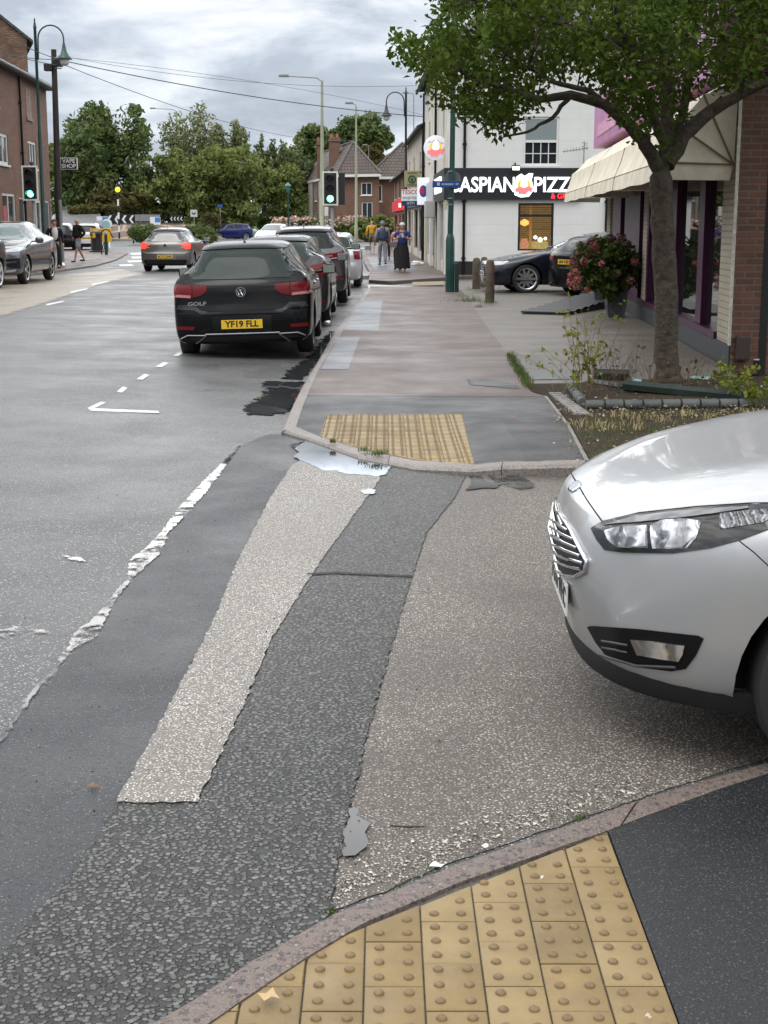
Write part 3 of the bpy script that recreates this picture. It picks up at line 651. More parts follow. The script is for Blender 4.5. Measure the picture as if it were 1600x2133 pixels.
# ---- white corner building with the pizza shop
cream_r = M('cream_render', (.60, .57, .50), .85, var=(1.2, .22), bump=(8., .01)); white_w = brick('white_painted_block', ((.76, .76, .74), (.75, .75, .73), (.93, .93, .92)), (.71, .71, .69), 1.4, .33, .008, .7, .002)
PC = (2.07, 47.); PF = (1.82, 65.)
r = thing('corner_takeaway_building', 'white painted two storey corner building with a black illuminated shop fascia', 'building', (PC[0], PC[1], 0))
mt, Ln = W(r, PC, (16., 47.)); ez = 7.4
def wx(px): return (px - 800) / 3016 * 47 - PC[0]
def wz(py): return atY(1100, py, 47).z
hs = [(wx(1087), wx(1160), wz(345), wz(243)), (wx(1253), wx(1325), wz(345), wz(255)), (wx(1079), wx(1153), wz(522), wz(423)), (wx(1400), wx(1470), wz(345), wz(243))]
mb = MB(); wall(mb, mt, 0, Ln, .05, ez, hs, rev=.14); mb.build('side_wall', white_w, r)
MB().box(-.004, 2.2, -.012, -.001, .04, .48, mt).build('plinth', black_pt, r)
frost = M('frosted_glass', (.22, .26, .27), .25)
for k in (0, 1, 3):
    h = hs[k]; m_ = (h[2] + h[3]) / 2
    w_ = win(r, mt, *h, fw=.07, bars=(4, 1), bw=.028, dep=.07, mid=m_)
    for zz in ((h[2] + m_) / 2, (h[3] + m_) / 2): MB().box(h[0] + .07, h[1] - .07, .06, .085, zz - .014, zz + .014, mt).build('glazing_bar', white_pvc, w_)
    MB().box(h[0] + .07, h[1] - .07, .045, .05, m_ + .04, h[3] - .07, mt).build('frosted_pane', frost, w_)
# takeaway window: room behind clear opening, its lamplight put in as emission
h = hs[2]; room = MB(); 
for q in (((h[0] - .6, 1.5, .2), (h[1] + .6, 1.5, .2), (h[1] + .6, 1.5, 2.6), (h[0] - .6, 1.5, 2.6)),): room.quad(*[mt @ Vector(p) for p in q])
warm, wnt, wb = new_mat('glowing_interior'); tcn = N(wnt, 'ShaderNodeTexCoord'); bk = N(wnt, 'ShaderNodeTexBrick', i_Scale=1.0); L(wnt, tcn.outputs['UV'], bk.inputs[0])
bk.inputs['Color1'].default_value = (.34, .20, .07, 1); bk.inputs['Color2'].default_value = (.16, .09, .035, 1); bk.inputs['Mortar'].default_value = (.5, .34, .14, 1); bk.inputs['Brick Width'].default_value = .9; bk.inputs['Row Height'].default_value = .07; bk.inputs['Mortar Size'].default_value = .012
L(wnt, bk.outputs[0], wb.inputs['Base Color']); L(wnt, bk.outputs[0], wb.inputs['Emission Color']); wb.inputs['Emission Strength'].default_value = .22  # wall glows in its own pattern in place of room light
room.build('interior', warm, r)
wf = MB(); 
wf.box(h[0] + .003, h[0] + .07, .02, .12, h[2], h[3], mt).box(h[1] - .07, h[1] - .003, .02, .12, h[2], h[3], mt).box(h[0] + .07, h[1] - .07, .02, .12, h[2], h[2] + .05, mt).box(h[0] + .07, h[1] - .07, .02, .12, h[3] - .06, h[3] - .003, mt).box(h[0] + .07, h[1] - .07, .03, .11, h[3] - .44, h[3] - .36, mt)
wf = wf.build('shop_window', M('black_frame', (.012, .012, .014), .4), r)
MB().box(h[0] + .4, h[0] + .48, .3, .38, h[2], h[3], mt).build('timber_post', M('orange_timber', (.32, .15, .04), .5, emit=(.32, .15, .04), es=.4), wf)  # post given a glow for the lamplight on it
MB().bbox(h[0] + .1, h[1] - .1, .5, .9, h[2] - .3, h[2] + .28, .02, mt).build('counter', M('counter', (.25, .18, .08), .3, emit=(.5, .4, .12), es=.5, var=(14., .8)), wf)  # counter glow stands for the light falling on it
mb = MB(); 
for x_, z_, s_ in ((h[0] + .62, h[2] + .42, .07), (h[0] + .78, h[2] + .34, .09), (h[0] + .95, h[2] + .38, .06)): mb.lathe([(.001, -s_), (s_ * .8, -s_ * .5), (s_, 0), (s_ * .7, s_ * .6), (.001, s_)], mt @ Vector((x_, .45, z_)), n=10, cap=False)
mb.build('glowing_bottles', emitm('bottle_glow', (1., .93, .75), 1.2), wf)  # bottles emit: their lit look is put into the material
mb = MB(); mb.lathe([(.001, -.12), (.14, -.05), (.14, .05), (.001, .12)], mt @ Vector((h[0] + .25, .4, h[3] - .62)), n=12, cap=False); mb.build('orange_lamp', emitm('orange_glow', (1., .45, .1), 1.2), wf)
cam_shape = MB().bbox(h[0] + .12, h[0] + .34, .2, .24, h[2] + .05, h[2] + .38, .005, mt).build('menu_poster', M('menu_poster', (.4, .1, .08), .5, emit=(.5, .25, .1), es=.5, var=(20., .8)), wf)  # poster glows too, room light put into its material
fm = M('black_fascia', (.018, .021, .024), .35)
FX0, FX1, FZ0, FZ1 = -.14, wx(1205), wz(416), wz(350)
fa = MB().bbox(FX0, FX1, -.14, -.003, FZ0, FZ1, .01, mt).build('fascia', fm, r)
lit = emitm('white_letters', (.93, .95, 1.), 1.3); redl = emitm('red_letters', (.95, .04, .06), 1.0)
def wtxt(s, px, py, size, m_, par, sx=1., off=.0, align='CENTER', ext=.03):
    p = mt @ Vector((wx(px), -.14 - ext, wz(py))); return textobj(s, size, m_, par, face_mtx(p, (1, 0, 0), (0, 0, 1)), ext, off=off, align=align, sx=sx)
wtxt('CASPIAN', 1002, 386.5, .66, lit, fa, sx=.82, off=.010); wtxt('PIZZA', 1158, 386.5, .66, lit, fa, sx=.87, off=.010); wtxt('& GRILL', 1170, 409, .235, redl, fa, sx=.95, off=.004, ext=.015)
def disc(c, rx, rz, y, m_, par, name='emblem', n=28, th=.02, fr=None, a0=0, a1=2 * math.pi):
    fr = fr or mt; mb = MB(); pts = [(c[0] + rx * math.cos(a0 + (a1 - a0) * i / n), c[1] + rz * math.sin(a0 + (a1 - a0) * i / n)) for i in range(n)]
    mb.prism(pts, y, y - th, fr); return mb.build(name, m_, par)
def logo(par, fr, cx, cz, s, y):
    """round emblem: grey wisps above, yellow oval, pink-red ribbon below"""
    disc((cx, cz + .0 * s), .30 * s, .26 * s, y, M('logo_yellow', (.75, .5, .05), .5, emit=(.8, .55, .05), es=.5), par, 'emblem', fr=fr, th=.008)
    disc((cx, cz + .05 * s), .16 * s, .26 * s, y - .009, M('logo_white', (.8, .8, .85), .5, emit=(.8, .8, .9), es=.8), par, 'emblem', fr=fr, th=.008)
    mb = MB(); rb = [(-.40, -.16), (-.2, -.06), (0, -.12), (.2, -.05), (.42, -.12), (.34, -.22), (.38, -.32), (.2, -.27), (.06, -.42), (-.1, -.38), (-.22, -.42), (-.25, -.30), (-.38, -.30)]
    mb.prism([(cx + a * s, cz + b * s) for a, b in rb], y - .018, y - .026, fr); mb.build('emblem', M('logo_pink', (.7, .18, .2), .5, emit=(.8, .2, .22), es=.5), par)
    mb = MB(); pts = [(-.36, .22), (-.28, .3), (-.2, .24), (-.1, .33), (.02, .27), (.1, .33), (.2, .22), (.36, .2)]
    mb.tube([fr @ Vector((cx + a * s, y - .012, cz + b * s)) for a, b in pts], .012 * s, n=5); mb.build('emblem', M('logo_grey', (.35, .33, .36), .5), par)
mb = MB(); op = [(-.36, .1), (-.3, .34), (-.12, .45), (.02, .36), (.2, .47), (.36, .46), (.34, .36), (.3, .22), (.36, 0), (.4, -.2), (.2, -.45), (-.12, -.48), (-.38, -.38), (-.34, -.1)]
cx_, cz_ = wx(1089), wz(386); mb.prism([(cx_ + a * .8, cz_ + b * .8) for a, b in op], -.16, -.142, mt); mb.build('emblem', lit, fa); logo(fa, mt, cx_, cz_, .72, -.161)
fl = MB(); fl.bbox(wx(1070) - .13, wx(1070) + .13, -.5, -.34, wz(352) - .06, wz(352) + .10, .02, mt); fl.tube([mt @ Vector((wx(1070), -.36, wz(352))), mt @ Vector((wx(1070), -.15, wz(348) + .12)), mt @ Vector((wx(1070), 0, wz(348) + .12))], .02); fl = fl.build('floodlight', black_pl, r)
MB().bbox(wx(1070) - .11, wx(1070) + .11, -.52, -.505, wz(352) - .05, wz(352) + .06, .004, mt).build('lamp', emitm('flood_lens', (1, .97, .85), 3.), fl)
pipe(r, mt, wx(966), .05, ez - .1); pipe(r, mt, wx(1262), .05, 3.0, r=.05)
# street front of the same building
ms_, Ls = W(r, PF, PC)
hs2 = [(Ls - 4.2, Ls - .9, .4, 2.35), (Ls - 6., Ls - 4.8, .05, 2.3), (Ls - 10.2, Ls - 6.8, .4, 2.35), (Ls - 15, Ls - 11.2, .4, 2.4), (Ls - 17.4, Ls - 16, .05, 2.3), (Ls - 3.4, Ls - 2.3, 4.2, 5.8), (Ls - 8.4, Ls - 7.3, 4.2, 5.8), (Ls - 14, Ls - 12.9, 4.2, 5.8)]
mb = MB(); wall(mb, ms_, 0, Ls, .05, ez, hs2, rev=.2); mb.build('front_wall', cream_r, r)
for i, h in enumerate(hs2): win(r, ms_, *h, fw=.08, bars=(2, 2) if i > 4 else (2, 1), mat=black_pt if i < 5 else white_pvc, dep=.15, sill=i > 4)
fa2 = MB().bbox(Ls - 7, Ls + .14, -.14, -.003, FZ0, FZ1, .01, ms_).build('fascia', fm, r)
pp = ms_ @ Vector((Ls - 3.3, -.17, (FZ0 + FZ1) / 2)); rt = (ms_.to_3x3() @ Vector((1, 0, 0)))
textobj('CASPIAN PIZZA', .68, lit, fa2, face_mtx(pp, rt, (0, 0, 1)), .03, off=.022, sx=.8)
MB().bbox(Ls - 13, Ls - 7.4, -.16, -.003, 2.5, 3.3, .01, ms_).build('fascia', M('white_fascia', (.6, .62, .65), .4), r)
for k, (x_, w_) in enumerate(((Ls - .55, .3), (Ls - 4.5, .2), (Ls - 6.4, .35), (Ls - 10.7, .4), (Ls - 15.5, .4), (Ls - .0, .06))): MB().bbox(x_ - w_, x_ + w_ if k < 5 else x_ + .01, -.1, -.003, .05, 2.45, .012, ms_).build('pilaster', M('pilaster_paint', (.55, .52, .40), .5) if k % 2 == 0 else M('pilaster_white', (.6, .61, .62), .5), r)
pipe(r, ms_, Ls - 7.1, .05, ez - .1); pipe(r, ms_, Ls - 17.8, .05, ez - .1)
MB().bbox(Ls - 6.5, Ls - 5.6, -.5, -.145, 1.9, 2.5, .03, ms_).build('air_conditioner', M('dirty_white', (.45, .44, .42), .5), r)
rf = MB(); P = [(-.3, 46.7 - 47, ez), (Ln, -.3, ez), (Ln, 9, ez + 3.0), (4.2, 9, ez + 3.0), (-.55, 18.2, ez), (14, 18.2, ez)]
rf.quad(P[0], P[1], (14, 7, 10.6), (4.6, 7, 10.6)); rf.quad(P[0], (4.6, 7, 10.6), (4.6, 14, 10.6), P[4]); rf.quad((4.6, 7, 10.6), (14, 7, 10.6), (14, 14, 10.6), (4.6, 14, 10.6)); rf.quad(P[4], (4.6, 14, 10.6), (14, 14, 10.6), P[5]); rf.build('roof', slate, r)
MB().box(-.3, Ln, -.3, 0, ez - .15, ez - .01, mt).box(-.3, 0, -.0, Ls + .1, ez - .15, ez - .01, mt).build('eaves_board', M('dark_board', (.03, .03, .03)), r)
mb = MB(); mb.cyl(ms_ @ Vector((0, -.38, ez - .08)), ms_ @ Vector((Ls + .2, -.38, ez - .08)), .06); mb.build('gutter', black_pl, r, smooth=40)
# hanging round sign
s = thing('round_hanging_sign', 'round white hanging shop sign with a yellow and pink emblem', 'sign', (1.75, 49.5, 4.2))
I4 = Matrix.Identity(4)
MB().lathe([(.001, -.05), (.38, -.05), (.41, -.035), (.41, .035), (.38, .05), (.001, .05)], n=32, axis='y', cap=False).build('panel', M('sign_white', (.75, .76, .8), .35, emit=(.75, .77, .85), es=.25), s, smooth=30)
logo(s, I4, 0, 0, .72, -.052); MB().box(.40, .5, -.03, .03, -.2, .2).build('bracket', black_pt, s)
# TV aerial
s = thing('television_aerial', 'small rooftop aerial with a comb of short rods beside the cream canopy', 'aerial', (wx(1190) + PC[0], 46.4, wz(316)))
mb = MB(); mb.tube([(-.4, 0, -.03), (.45, .3, .10)], .012, n=6); mb.tube([(.3, .25, -.5), (.3, .25, .3)], .016, n=6)
for k in range(7): mb.tube([(-.36 + k * .1, -.0 + k * .03, -.07 + k * .016), (-.36 + k * .1, k * .03, .05 + k * .016)], .007, n=5)
for k in range(4): mb.tube([(.3 - .1 * (k % 2), .2, .08 + k * .06), (.42, .3, .06 + k * .06)], .008, n=5)
mb.tube([(.3, .25, -.5), (.3, .62, -.5)], .016, n=6)
mb.build('rods', M('aerial_metal', (.25, .25, .27), .4, metal=.8), s)
# ---- cream and brick shops further along
def rowshop(name, label, a, b, ez, mat, sm, pitch, holes, fcol, back=9, gz=.05, chim=False, roofm=None):
    r = thing(name, label, 'building', (b[0], b[1], 0)); mt, Ln = W(r, a, b)
    mb = MB(); wall(mb, mt, 0, Ln, gz, ez, holes, rev=.15)
    for x_ in (0, Ln):   # gable ends
        mb.add([mt @ Vector(p) for p in ((x_, 0, gz), (x_, back, gz), (x_, back, ez), (x_, back / 2, ez + pitch), (x_, 0, ez))], [(0, 1, 2, 3, 4)])
    mb.build('wall', mat, r)
    mb = MB()
    for A, B in (((-.35, ez - .15), (back / 2, ez + pitch + .06)), ((back / 2, ez + pitch + .06), (back + .3, ez - .15))):
        q = [Vector((-.15, A[0], A[1] + .05)), Vector((Ln + .15, A[0], A[1] + .05)), Vector((Ln + .15, B[0], B[1] + .05)), Vector((-.15, B[0], B[1] + .05))]
        q += [v - Vector((0, 0, .1)) for v in q]; mb.add([mt @ v for v in q], [(0, 1, 2, 3), (7, 6, 5, 4), (0, 1, 5, 4), (1, 2, 6, 5), (2, 3, 7, 6), (3, 0, 4, 7)])
    mb.build('roof', roofm or slate, r)
    for i, h in enumerate(holes):
        win(r, mt, *h, fw=.08, bars=(2, 1), mat=sm if h[2] < 1 else white_pvc, dep=.1, sill=h[2] > 1)
    fz = 2.5
    MB().bbox(.2, Ln - .2, -.16, -.003, fz, fz + .65, .01, mt).build('fascia', fcol, r)
    pipe(r, mt, Ln - .12, gz, ez - .1)
    return r, mt, Ln
rowshop('cream_shop_building', 'cream rendered shop with a dark pitched roof beyond the white corner building', (1.32, 82), (1.8, 65.1), 6.05, M('cream_paint', (.46, .42, .35), .85, var=(1.5, .25)), black_pt, 1.9, [(1, 4, .5, 2.4), (5, 6.2, .06, 2.3), (8, 11.5, .5, 2.4), (12.5, 15.8, .4, 2.4), (2, 3.1, 3.7, 5.), (7, 8.1, 3.7, 5.), (13, 14.1, 3.7, 5.)], M('dark_fascia', (.05, .07, .12), .4))
rowshop('small_brick_shop', 'low brick shop with white upstairs windows and a red shop sign', (.7, 100), (1.3, 82.3), 4.7, red_brick, M('red_frame', (.3, .02, .03), .4), 2.2, [(1, 5, .5, 2.3), (8, 10, .5, 2.3), (12, 16.5, .4, 2.3), (2, 3.6, 3.3, 4.4), (8, 9.6, 3.3, 4.4), (13.5, 15.4, 3.3, 4.4)], M('red_fascia', (.5, .02, .03), .4, emit=(.6, .02, .03), es=.3))
# hanging signs along the row
def hsign(label, x, Y, z, w, h, mat, cat='sign', br=1.9):
    s = thing('hanging_sign', label, cat, (x, Y, z)); MB().bbox(-w / 2, w / 2, -.06, .06, -h / 2, h / 2, .012).build('panel', mat, s)
    MB().box(w / 2, br - x, -.025, .025, h / 2 - .1, h / 2 - .04).build('bracket', black_pt, s); return s
s = hsign('olive square hanging sign with a round green emblem', 1.3, 67.5, 3.72, .72, .74, M('olive_sign', (.36, .34, .2), .5), br=1.75)
MB().lathe([(.12, -.062), (.19, -.062), (.19, -.075), (.12, -.075)], (0, 0, -.02), n=20, axis='y', cap=False).build('emblem', M('dark_green', (.03, .09, .04), .5), s)
MB().box(-.06, .06, -.072, -.062, -.12, .04).build('emblem', MATS['dark_green'], s)
for z_ in (.27, -.27): MB().box(-.22, .22, -.068, -.062, z_ - .04, z_ + .04).build('faded_lettering', M('olive_dark', (.18, .17, .09), .6), s)
s = hsign('white and navy supermarket cash machine sign hanging over the pavement', 1.2, 65.5, 2.95, .82, .5, M('sign_panel_white', (.72, .74, .74), .4, emit=(.7, .72, .72), es=.15), br=1.78)
bb = MB().bbox(-.41, .41, -.061, .061, -.46, -.26, .01).build('lower_panel', M('navy', (.01, .04, .12), .4), s)
textobj('TESCO', .26, M('red_text', (.55, .03, .04), .4), s, face_mtx((0, -.064, .13), (1, 0, 0), (0, 0, 1)), .003, sx=1.0, off=.004)
textobj('express', .23, M('blue_text', (.02, .12, .3), .4), s, face_mtx((0, -.064, -.1), (1, 0, 0), (0, 0, 1)), .003)
textobj('ATM', .17, M('white_text', (.8, .8, .8), .4), bb, face_mtx((0, -.064, -.36), (1, 0, 0), (0, 0, 1)), .003)
s = hsign('white illuminated hanging sign with a red and blue oval badge', 1.62, 60, 3.0, .5, 1.1, M('sign_lit_white', (.75, .75, .78), .4, emit=(.8, .82, .9), es=.4), br=1.88)
disc((0, 0), .16, .24, -.062, M('blue_oval', (.03, .06, .35), .4), s, fr=I4, th=.01); disc((-.05, .02), .08, .15, -.073, M('red_oval', (.6, .03, .04), .4), s, fr=I4, th=.01)
s = hsign('small red illuminated shop sign at the far end of the row', .98, 84, 2.75, .5, .55, M('red_sign', (.55, .03, .04), .4, emit=(.8, .05, .06), es=.5), br=1.22)
MB().box(-.14, .0, -.07, -.062, -.12, .12).build('emblem', M('sign_cream', (.8, .75, .7), .4, emit=(1, .9, .8), es=.8), s)
# vape shop sign on the left
s = thing('hanging_sign', 'black vape shop sign hanging from the left brick terrace', 'sign', (atY(144, 341, 61).x, 61, atY(144, 341, 61).z))
MB().bbox(-.35, .35, -.05, .05, -.24, .24, .01).build('frame', M('white_frame', (.6, .6, .6), .5), s); MB().bbox(-.32, .32, -.062, -.052, -.21, .21, .004).build('panel', black_pt, s)
MB().box(-.62, -.35, -.02, .02, .1, .14).build('bracket', black_pt, s)
for t_, z_ in (('VAPE', .1), ('SHOP', -.1)): textobj(t_, .225, M('white_text', (.8, .8, .8)), s, face_mtx((0, -.066, z_), (1, 0, 0), (0, 0, 1)), .002, sx=1.05, off=.004)
# ---- semi-detached houses with hipped roofs
house_brick = brick('house_brick', ((.24, .105, .06), (.17, .075, .047), (.75, .7, .68)), (.22, .17, .14), ms=.012)
def hiphouse(label, a, b, c, ez, rh, gz, wins_f, wins_s, chims, inset):
    """a-b front wall, a-c side wall receding (left)"""
    r = thing('brick_house', label, 'house', (a[0], a[1], 0)); mt, Lf = W(r, a, b); mside, Lside = W(r, c, a); d = (c[0] - a[0] + b[0], c[1] - a[1] + b[1])
    mr, Lr = W(r, b, d)
    mb = MB(); wall(mb, mt, 0, Lf, gz, ez, wins_f); wall(mb, mside, 0, Lside, gz, ez, wins_s); wall(mb, mr, 0, Lr, gz, ez); mb.build('wall', house_brick, r)
    for h in wins_f: win(r, mt, *h, fw=.08, bars=(2, 1), bw=.05)
    for h in wins_s: win(r, mside, *h, fw=.08, bars=(2, 1), bw=.05)
    A, B, C, D = [Vector((p[0] - a[0], p[1] - a[1], 0)) for p in (a, b, c, d)]; cen = (A + B + C + D) / 4; o = .45
    cor = [p + (p - cen).normalized() * o * 1.4 + Vector((0, 0, ez)) for p in (A, B, D, C)]
    m1 = (A + B) / 2; m2 = (C + D) / 2; u = (m2 - m1).normalized(); ins = inset
    R1 = m1 + u * ins + Vector((0, 0, ez + rh)); R2 = m2 - u * ins + Vector((0, 0, ez + rh))
    mb = MB(); mb.add([cor[0], cor[1], R1], [(0, 1, 2)]).quad(cor[1], cor[2], R2, R1).add([cor[2], cor[3], R2], [(0, 1, 2)]).quad(cor[3], cor[0], R1, R2)
    rf = mb.build('roof', tile_m, r)
    mb = MB()
    for p, q in ((cor[0], cor[1]), (cor[1], cor[2]), (cor[2], cor[3]), (cor[3], cor[0])): mb.quad(p, q, q - Vector((0, 0, .22)), p - Vector((0, 0, .22)))
    mb.add([v - Vector((0, 0, .22)) for v in cor], [(0, 1, 2, 3)]); mb.build('eaves_board', white_pvc, r)
    mb = MB()
    for p in (cor[0], cor[1]): mb.tube([p + Vector((0, 0, .03)), R1 + Vector((0, 0, .03))], .1, n=6)
    mb.tube([R1 + Vector((0, 0, .03)), R2 + Vector((0, 0, .03))], .1, n=6); mb.build('ridge_tiles', M('ridge', (.10, .09, .08), .8), rf)
    for (x, y, z0, z1, w) in chims:
        ch = MB().box(x - w / 2, x + w / 2, y - .5, y + .5, z0, z1).box(x - w / 2 - .08, x + w / 2 + .08, y - .58, y + .58, z1 - .35, z1 - .15).build('chimney', house_brick, rf)
        m_ = MB(); 
        for q in (-.28, .28): m_.lathe([(.13, 0), (.11, .35), (.14, .4)], (x + q * w, y, z1), n=10)
        m_.build('chimney_pot', M('clay_pot', (.3, .13, .08), .8), ch)
    return r, mt, mside
def hx(px, Y): return (px - 800) / 3016 * Y
gzh = .35
r, mh, mhs = hiphouse('brick semi-detached house with twin chimneys and a brown hipped roof', (hx(701, 130), 130), (hx(790, 128), 128), (hx(631, 153), 153), 6.0, 2.9, gzh,
    [(1.05 * 3 - .6, 1.05 * 3 + .5, 1.6, 3.6), (2.5, 3.6, 4.2, 5.3)], [(2, 4.0, 1.2, 2.8), (2, 4.0, 3.9, 5.4), (9, 11, 1.2, 2.8), (9, 11, 3.9, 5.4), (16, 18.5, 1.2, 2.8), (16, 18.5, 3.9, 5.4), (20.5, 22, 1.2, 2.8), (20.5, 22, 3.9, 5.4)],
    [(-.35, 6, 6.0, 9.55, .95), (-1.8, 9, 6.0, 9.4, .6)], 2.3)
for x_ in (5.2, 12.5): MB().box(x_, x_ + 2.6, -.05, -.003, gzh, 5.75, mhs).build('render_panel', M('pale_render', (.42, .41, .37), .8), r)
hiphouse('second brick house with a hipped brown roof beside the shops', (hx(771, 132), 132), (hx(905, 132), 132), (hx(771, 132), 146), 5.9, 3.1, gzh, [(2.2, 2.9, 1.8, 2.9), (.4, 1.1, 3.7, 5.2)], [], [], 2.6)
# ---- purple restaurant on the right
SA, SB = (4.98, 32.4), (4.02, 16.48)
shop_brick = brick('shop_brick', ((.20, .085, .055), (.125, .06, .042), (.6, .55, .52)), (.17, .13, .105), bw=.225, bh=.075, ms=.012, rough=.8, bump=.008)
cream_b = brick('cream_painted_brick', ((.50, .45, .35), (.48, .43, .33), (.82, .8, .76)), (.33, .29, .22), bw=.225, bh=.075, ms=.01, rough=.7, bump=.006)
purple = M('purple_frame', (.05, .006, .036), .4, spec=.3); riser = M('dark_riser', (.035, .04, .042), .6, var=(5., .3))
r = thing('corner_restaurant', 'brick restaurant with purple window frames and cream painted pillars behind the street tree', 'building', (SB[0], SB[1], 0))
mt, Ln = W(r, SA, SB)
def sx_(Y): return (32.4 - Y) / (32.4 - 16.48) * Ln
z_t = 2.75
bays = [(17.5, 18.75), (19.5, 21.3), (21.8, 24.6), (25.3, 25.95), (28.5, 29.3), (30.9, 31.6)]
for a_, b_, c_ in ((sx_(17.5), Ln, 0), (sx_(25.3), sx_(24.75), -.02), (sx_(32.35), sx_(31.6), 0)): MB().box(a_, b_, c_, .1 if c_ == 0 else .3, .28, z_t, mt).build('cream_pillar', cream_b, r)
mb = MB(); mb.box(sx_(32.35), Ln, -.03, .1, .0, .28, mt); mb.build('stall_riser', riser, r)
mb = MB()
for Y0, Y1 in ((18.75, 19.2), (21.3, 21.8), (24.6, 24.75), (25.95, 28.5), (29.3, 30.9)):
    mb.bbox(sx_(Y1) + .002, sx_(Y0) - .002, -.012, .12, .37, z_t, .008, mt)
mb.box(sx_(31.6), sx_(17.5) - .002, -.04, .12, .28, .365, mt); mb.box(sx_(31.6), sx_(17.5) - .002, .0, .12, z_t - .1, z_t - .002, mt)
wfm = mb.build('shop_window_frame', purple, r)
sg = M('shop_glass', (.012, .014, .013), .015, spec=1.0)
MB().box(sx_(31.6), sx_(17.5) - .003, .06, .07, .36, z_t - .05, mt).build('shop_glass', sg, wfm)
mf, Lf = W(r, (SB[0] - .012, 16.465), (11.5, 16.465))
mb = MB(); wall(mb, mf, .0, Lf, -.05, 3.28); mb.quad(*[mf @ Vector(p) for p in ((0, 0, -.05), (0, .012, -.05), (0, .012, 3.28), (0, 0, 3.28))]); mb.build('wall', shop_brick, r)
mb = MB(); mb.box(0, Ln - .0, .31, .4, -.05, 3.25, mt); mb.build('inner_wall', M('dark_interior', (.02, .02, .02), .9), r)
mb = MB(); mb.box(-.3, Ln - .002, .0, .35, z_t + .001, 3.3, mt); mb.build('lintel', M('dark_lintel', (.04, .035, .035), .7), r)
pk = M('purple_signboard', (.22, .03, .17), .4, var=(1.5, .2))
fa = MB().bbox(-.25, Ln + .05, -.32, -.0, 3.31, 4.35, .015, mt).build('signboard', M('pink_signboard', (.42, .14, .33), .4, var=(1.2, .2)), r)
MB().bbox(.035, Lf, -.1, .28, 3.31, 4.35, .015, mf).build('signboard', pk, r)
MB().bbox(sx_(31.6), sx_(22), -.335, -.322, 3.5, 3.75, .004, mt).build('faded_lettering', M('pink_letter', (.6, .28, .42), .5, var=(12., .5)), fa)
mb = MB(); wall(mb, mt, 0, Ln, 4.36, 6.6, [(2, 3.2, 4.9, 6.1), (6, 7.2, 4.9, 6.1), (10.5, 11.7, 4.9, 6.1), (14, 15.2, 4.9, 6.1)]); wall(mb, mf, 0, Lf, 4.36, 6.6); mb.build('upper_wall', shop_brick, r)
for x_ in (2, 6, 10.5, 14): win(r, mt, x_, x_ + 1.2, 4.9, 6.1, fw=.08, bars=(2, 1))
MB().pprism([(-.3, -.5), (8, -.5), (8, 16), (.7, 16)], 6.6, 6.75).build('flat_roof', M('roof_felt', (.08, .08, .08), .9), r)
